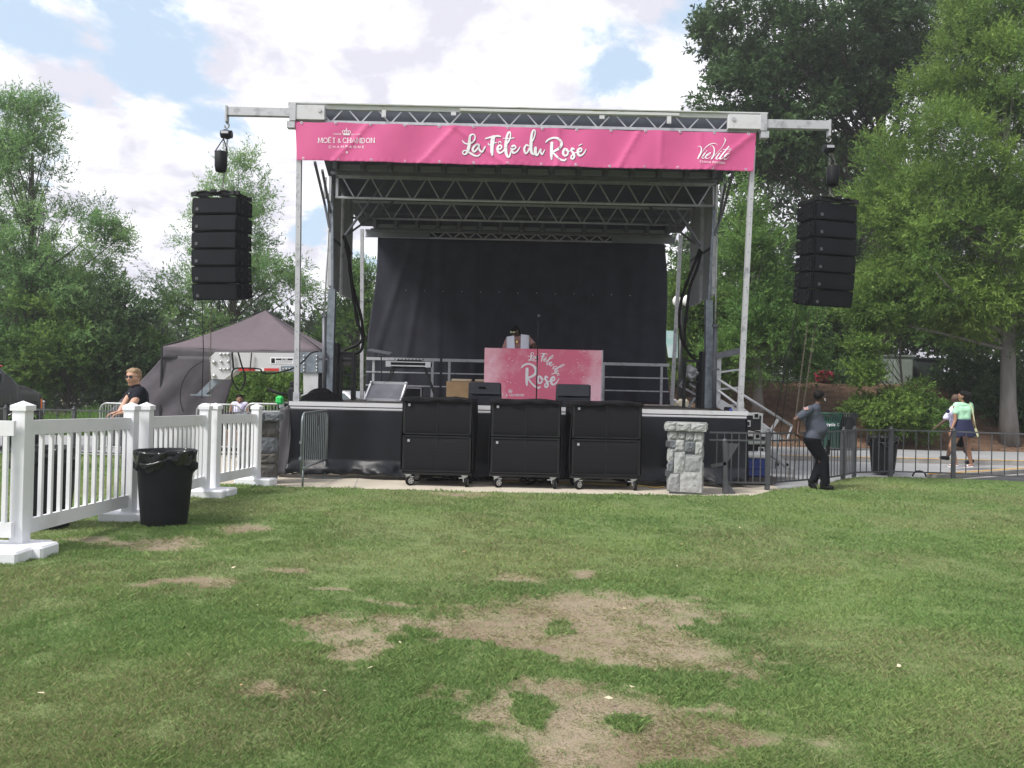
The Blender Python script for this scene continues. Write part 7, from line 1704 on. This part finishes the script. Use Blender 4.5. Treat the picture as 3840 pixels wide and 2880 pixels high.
def sprays(r, centers, radii, per, nl, ll, lw, sl, outc, droop=.15, flat=.75, tint=None):
    """leafy twigs spread round cluster centres; returns quads and tint"""
    nc = len(centers); c = np.repeat(centers, per, 0); rad = np.repeat(radii, per)[:, None]; n = len(c)
    d = unit(r.normal(0, 1, (n, 3))*np.array([1, 1, flat])); o = c+d*rad*(r.uniform(0, 1, (n, 1))**.5)*np.array([1, 1, .8])
    out = unit(o-outc); dirv = unit(out*.9+d*.7+r.normal(0, .45, (n, 3))+np.array([0, 0, -droop+.15])); L_ = sl*r.uniform(.5, 1.2, (n, 1))
    O = np.repeat(o, nl, 0); D_ = np.repeat(dirv, nl, 0); t = np.tile(np.linspace(.05, 1, nl), n)[:, None]; base = O+D_*np.repeat(L_, nl, 0)*t
    rv = unit(r.normal(0, 1, (n*nl, 3))); side = unit(np.cross(D_, rv)); ld = unit(D_*.75+side*.8+np.array([0, 0, -.12])+r.normal(0, .15, (n*nl, 3)))
    l = ll*r.uniform(.6, 1.25, (n*nl, 1)); wv = unit(np.cross(ld, r.normal(0, 1, (n*nl, 3))+np.array([0, 0, 1.5])))*lw*r.uniform(.7, 1.3, (n*nl, 1))/2
    V = np.stack([base, base+ld*l*.45+wv, base+ld*l, base+ld*l*.45-wv], 1).reshape(-1, 3)
    ct = r.uniform(-.05, .5, nc) if tint is None else tint; T_ = np.repeat(np.repeat(ct, per)+r.uniform(-.12, .3, n), nl)+r.uniform(-.12, .12, n*nl)
    return V, np.clip(np.repeat(T_, 4), 0, 1)
def tree(name, lab, cat, base, top, lobes, nclu, per, nl, ll, lw, sl, leaf, seed, trunk_r=.18, bark='bark', crad=(.35, .8), group=None, trunk_top=.8, limb=True, shell=.45, low_tint=0, flat=.75, tvar=.5):
    """lobes: (cx, cy, cz, rx, ry, rz, weight) in world metres"""
    r = np.random.default_rng(seed); t = empty(name, base, lab, cat, group); base = np.array(base, float); top = np.array(top, float)
    w = np.array([l[6] for l in lobes]); w = w/w.sum(); C = []
    for k in r.choice(len(lobes), nclu, p=w):
        l = lobes[k]; d = unit(r.normal(0, 1, (1, 3)))[0]; q = r.uniform(shell, 1.0); C.append(np.array(l[:3])+d*q*np.array(l[3:6])*(1+.12*r.normal()))
    C = np.array(C); rad = r.uniform(crad[0], crad[1], nclu); outc = np.array([base[0]*.3+np.mean(C[:, 0])*.7, base[1]*.3+np.mean(C[:, 1])*.7, np.mean(C[:, 2])-.25*(C[:, 2].max()-C[:, 2].min())])
    hh = (C[:, 2]-C[:, 2].min())/(np.ptp(C[:, 2])+1e-6); ct = np.clip(tvar*(fbm(C[:, 0]*.7+seed, C[:, 2]*.7+C[:, 1]*.5, seed % 17)-.30)*1.7+r.uniform(-.1, .15, nclu), 0, .85)
    V, T_ = sprays(r, C, rad, per, nl, ll, lw, sl, outc, tint=ct, flat=flat)
    np_mesh('crown', V-np.array(t.location), np.arange(len(V)).reshape(-1, 4), leaf, {'tint': T_}, parent=t)
    mb = MB(); N = 9; tp = []; 
    for i in range(N+1):
        s = i/N; p = base*(1-s)+top*s; p = p+np.array([.12*math.sin(s*5+seed), .1*math.sin(s*4+seed*2), 0])*s*(1-s)*4*.5; tp.append(Vector(p))
    mb.tube(tp, [trunk_r*(1.25 if i == 0 else 1)*(1-.82*i/N) for i in range(N+1)], 10)
    if limb:
        sel = r.permutation(nclu)[:min(nclu, 46)]
        for j in sel:
            c = C[j]; s = np.clip((c[2]-base[2]-.6)/(top[2]-base[2])*.8, .33, .95)*r.uniform(.75, 1.0); i0 = int(s*N); st = tp[i0].lerp(tp[min(i0+1, N)], s*N-i0); en = Vector(c); mid = st.lerp(en, .5)+Vector((r.uniform(-.2, .2), r.uniform(-.2, .2), (en.z-st.z)*-.08+.12)); rr = min(.07, trunk_r*(1-.82*s)*.4)
            mb.tube([Vector(q) for q in cat_rom([st, mid, en], 4)], [rr*(1-.85*q/8) for q in range(9)], 5, cap=False)
    mb.build('trunk', bark, t); return t
def P0(x, y, Y): return W(0, x, y, Y)
def lobe(x, y, rx, ry, Y, w=1.0, dy=None):
    """ellipsoid given by its outline in the 2212-wide view at the distance Y"""
    p = P0(x, y, Y); s = Y*1.73598/F; return (p.x, Y, p.z, rx*s, (dy if dy else rx*s), ry*s, w)
# left, tall loose oak
Y = 28
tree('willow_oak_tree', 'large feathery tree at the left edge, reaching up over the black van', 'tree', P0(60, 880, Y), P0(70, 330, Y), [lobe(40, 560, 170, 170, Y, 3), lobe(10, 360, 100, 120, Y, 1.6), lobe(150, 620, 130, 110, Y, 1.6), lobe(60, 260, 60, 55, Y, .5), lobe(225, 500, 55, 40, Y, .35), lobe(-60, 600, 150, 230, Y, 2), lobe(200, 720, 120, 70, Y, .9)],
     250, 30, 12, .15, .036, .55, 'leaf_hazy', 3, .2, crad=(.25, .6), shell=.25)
Y = 30
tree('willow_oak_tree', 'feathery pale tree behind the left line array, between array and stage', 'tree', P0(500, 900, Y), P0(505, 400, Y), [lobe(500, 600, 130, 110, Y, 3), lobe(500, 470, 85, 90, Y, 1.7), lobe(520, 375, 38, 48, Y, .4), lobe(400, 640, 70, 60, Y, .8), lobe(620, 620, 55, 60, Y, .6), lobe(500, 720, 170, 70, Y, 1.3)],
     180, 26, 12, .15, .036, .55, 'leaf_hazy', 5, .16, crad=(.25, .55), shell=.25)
Y = 33
tree('background_tree', 'green tree between the left stage mast and the black backdrop', 'tree', P0(770, 900, Y), P0(770, 560, Y), [lobe(775, 640, 45, 90, Y, 1), lobe(760, 740, 75, 110, Y, 2)], 90, 36, 8, .16, .05, .34, 'leaf_mid', 6, .12, crad=(.35, .7))
Y = 36
tree('background_tree', 'small far tree low between the tent roof and the stage mast', 'tree', P0(690, 900, Y), P0(690, 740, Y), [lobe(680, 790, 60, 60, Y, 1), lobe(640, 800, 60, 50, Y, .7)], 46, 34, 8, .17, .055, .34, 'leaf_mid', 16, .12)
# understory on the left
for i, (x, y, rx, ry, Y, leaf, lab, n) in enumerate([(40, 760, 100, 120, 27, 'leaf_mid', 'bushy green shrub behind the black van', 70), (150, 740, 90, 110, 26.8, 'leaf_lime', 'yellow green branching shrub left of the blond man', 60), (255, 735, 80, 140, 27.5, 'leaf_dark', 'dark tall shrub directly behind the blond man', 80), (330, 800, 70, 90, 28.5, 'leaf_mid', 'green shrub just left of the tent', 44),
        (560, 850, 110, 60, 26.5, 'leaf_lime', 'light green shrubs seen under the white trailer arm', 60), (430, 790, 110, 90, 30, 'leaf_dark', 'dark shrub behind the peak of the tent wall', 50), (100, 640, 150, 90, 31, 'leaf_dark', 'dark tree mass behind the large feathery tree', 80), (740, 850, 80, 50, 34, 'leaf_mid', 'low green shrub behind the white parked cars', 40)]):
    b_ = P0(x, y+ry, Y); tree('background_shrub', lab, 'shrub', (b_.x, Y, -.1), tuple(P0(x, y-ry*.3, Y)), [lobe(x, y, rx, ry, Y, 1), lobe(x+20, y+ry*.5, rx*.9, ry*.6, Y, .5)], n, 36, 8, .13, .055, .28, leaf, 40+i, .09, crad=(.35, .75), shell=.2)
# right side
Y = 27
tree('willow_oak_tree', 'light green tree with slim trunk between the right front pole and the array', 'tree', (P0(1637, 886, Y).x, Y, 1.0), P0(1630, 480, Y), [lobe(1620, 560, 80, 90, Y, 1.4), lobe(1650, 700, 110, 95, Y, 2.6), lobe(1590, 770, 80, 50, Y, 1), lobe(1610, 470, 45, 60, Y, .5), lobe(1720, 760, 60, 60, Y, .7)],
     150, 36, 12, .15, .036, .5, 'leaf_mid', 8, .17, bark='bark_grey', crad=(.3, .65), shell=.25)
Y = 29
tree('willow_oak_tree', 'green tree between the backdrop and the right front pole', 'tree', (P0(1500, 886, Y).x, Y, 1.2), P0(1510, 600, Y), [lobe(1500, 640, 70, 90, Y, 1.2), lobe(1480, 760, 80, 90, Y, 1.6), lobe(1560, 720, 60, 110, Y, 1)], 100, 40, 9, .14, .042, .34, 'leaf_lime', 9, .13, crad=(.3, .6), shell=.2)
Y = 33
tree('large_oak_tree', 'huge dark oak filling the upper right sky above the right array', 'tree', (P0(1900, 850, Y).x, Y, 1.8), P0(1900, 40, Y), [lobe(1700, 90, 210, 110, Y, 2.2), lobe(1850, 190, 220, 190, Y, 3.4), lobe(1640, 240, 150, 90, Y, 1.4), lobe(1740, 340, 170, 80, Y, 1.5), lobe(1980, 60, 200, 160, Y, 2), lobe(1560, 70, 90, 50, Y, .5), lobe(1600, 150, 110, 60, Y, .8), lobe(1600, 330, 90, 50, Y, .5)],
     330, 44, 9, .19, .085, .34, 'leaf_dark', 10, .42, crad=(.4, .95), shell=.25)
Y = 26
tree('willow_oak_tree', 'tall yellow green willow oak at the right edge with thick grey trunk', 'tree', (P0(2180, 957, Y).x, Y, .2), P0(2170, 150, Y), [lobe(2150, 330, 230, 190, Y, 3), lobe(2100, 530, 230, 160, Y, 3.2), lobe(2140, 130, 160, 140, Y, 1.8), lobe(1950, 620, 115, 70, Y, 1.0), lobe(2200, 660, 160, 80, Y, 1.8), lobe(2050, 640, 90, 50, Y, .8), lobe(1935, 450, 80, 90, Y, .6), lobe(2160, 20, 120, 90, Y, .9), lobe(1890, 660, 70, 40, Y, .4)],
     520, 50, 12, .15, .036, .52, 'leaf_lime', 11, .26, bark='bark_grey', crad=(.3, .65), shell=.5, tvar=.62)
Y = 25.6
tree('sapling_shrub', 'bright green bushy sapling growing on the bank in front of the utility cabinet', 'shrub', (P0(1950, 938, Y).x, Y, .15), P0(1945, 720, Y), [lobe(1955, 885, 85, 55, Y, 2.4), lobe(1865, 745, 65, 28, Y, .6), lobe(1985, 880, 60, 50, Y, .9), lobe(1895, 690, 50, 40, Y, .5), lobe(1870, 800, 45, 45, Y, .6), lobe(1900, 880, 60, 50, Y, .7)],
     120, 50, 8, .10, .042, .22, 'leaf_lime', 12, .07, crad=(.22, .45), shell=.2)
for i, (x, y, rx, ry, Y, leaf, lab, n) in enumerate([(1780, 720, 90, 110, 33, 'leaf_dark', 'dark evergreen between the right array and the big willow oak', 110), (1700, 620, 90, 130, 36, 'leaf_dark', 'dark tall tree in the gap behind the right array', 110), (1900, 600, 120, 130, 35, 'leaf_back', 'dark tree behind the sapling and utility cabinet', 110), (2100, 830, 110, 70, 30, 'leaf_dark', 'dark glossy shrub behind the walking woman', 90), (2200, 870, 90, 70, 27.5, 'leaf_dark', 'low dark shrub at the right edge beside the trunk', 60),
        (2060, 700, 110, 60, 32.6, 'leaf_mid', 'mid green shrub above the utility cabinets', 80), (1800, 830, 90, 45, 31.5, 'leaf_dark', 'low dark hedge along the top of the mulch bank', 50), (1550, 820, 120, 50, 32, 'leaf_dark', 'dark hedge behind the stage stairs', 60), (1480, 800, 60, 70, 31, 'leaf_mid', 'green shrub right of the black backdrop', 44)]):
    b_ = P0(x, y+ry, Y); tree('background_shrub', lab, 'shrub', (b_.x, Y, 1.9 if Y > 29 else .9), tuple(P0(x, y-ry*.3, Y)), [lobe(x, y, rx, ry, Y, 1), lobe(x+15, y+ry*.5, rx*.9, ry*.6, Y, .5)], n, 38, 8, .15, .07, .28, leaf, 60+i, .09, crad=(.35, .8), shell=.1)

# far wood behind everything
def far_wood():
    r = np.random.default_rng(77); C = []; Rd = []
    for i in range(900):
        a = R(r.uniform(-46, 46)); D_ = r.uniform(44, 56); x = D_*math.tan(a) if abs(a) < R(44) else D_*math.tan(a); 
        hmax = 5.2 if a < 0 else (5.2+9.5*min(1, max(0, (math.degrees(a)-9)/7))); z = (0 if a < 0 else 1.5)+hmax*r.uniform(0, 1)**.8; C.append((x, D_, z)); Rd.append(r.uniform(.9, 1.9))
    C = np.array(C); V, T_ = sprays(r, C, np.array(Rd), 46, 5, .38, .19, .6, np.array([0, 50, -10.]), tint=r.uniform(0, .6, len(C)))
    o = np_mesh('far_wood', V, np.arange(len(V)).reshape(-1, 4), 'leaf_back', {'tint': T_}); tag(o, 'continuous dark green wood closing the view behind the stage and lawn', 'wood', kind='stuff')
far_wood()
# tall weeds by the road on the left
def weeds():
    r = np.random.default_rng(78); n = 26000; x = r.uniform(-22, -8, n); y = r.uniform(24.2, 27.5, n); h = r.uniform(.25, 1.0, n)*(.5+.9*fbm(x*.8, y*.8, 4)); a = r.uniform(0, 6.28, n); w = .012; l = r.uniform(.1, .5, n)
    px = np.cos(a)*w; py = np.sin(a)*w; dx = np.cos(a+1.3)*l*h; dy = np.sin(a+1.3)*l*h; z0 = np.full(n, -.16)
    V = np.stack([np.stack([x-px, y-py, z0], -1), np.stack([x+px, y+py, z0], -1), np.stack([x+dx*.5+px, y+dy*.5+py, z0+h*.6], -1), np.stack([x+dx, y+dy, z0+h], -1)], 1).reshape(-1, 3)
    o = np_mesh('tall_weeds', V, np.arange(n*4).reshape(n, 4), 'leaf_mid', {'tint': np.repeat(r.uniform(0, .9, n), 4)}); tag(o, 'tall wild grass between the road and the shrubs on the left', 'tall grass', kind='stuff')
weeds()
mb = MB(); mb.box((-17, 27.4, .02), (20, .25, .25)); tag(mb.build('road_kerb', 'mulch'), kind='structure')

# thin haze volume added over everything to lift the dark tones
def haze():
    m = bpy.data.materials.new('added_haze'); m.use_nodes = True; nt = m.node_tree; nt.nodes.clear(); o = nt.nodes.new('ShaderNodeOutputMaterial'); v = nt.nodes.new('ShaderNodeVolumePrincipled')
    v.inputs['Color'].default_value = (.93, .95, 1, 1); v.inputs['Density'].default_value = .0013; v.inputs['Anisotropy'].default_value = .3; nt.links.new(v.outputs[0], o.inputs['Volume'])
    MT['added_haze'] = m; b = MB(); b.box((0, 272, 9.8), (820, 684, 22)); tag(b.build('haze', 'added_haze'), kind='stuff')
haze()
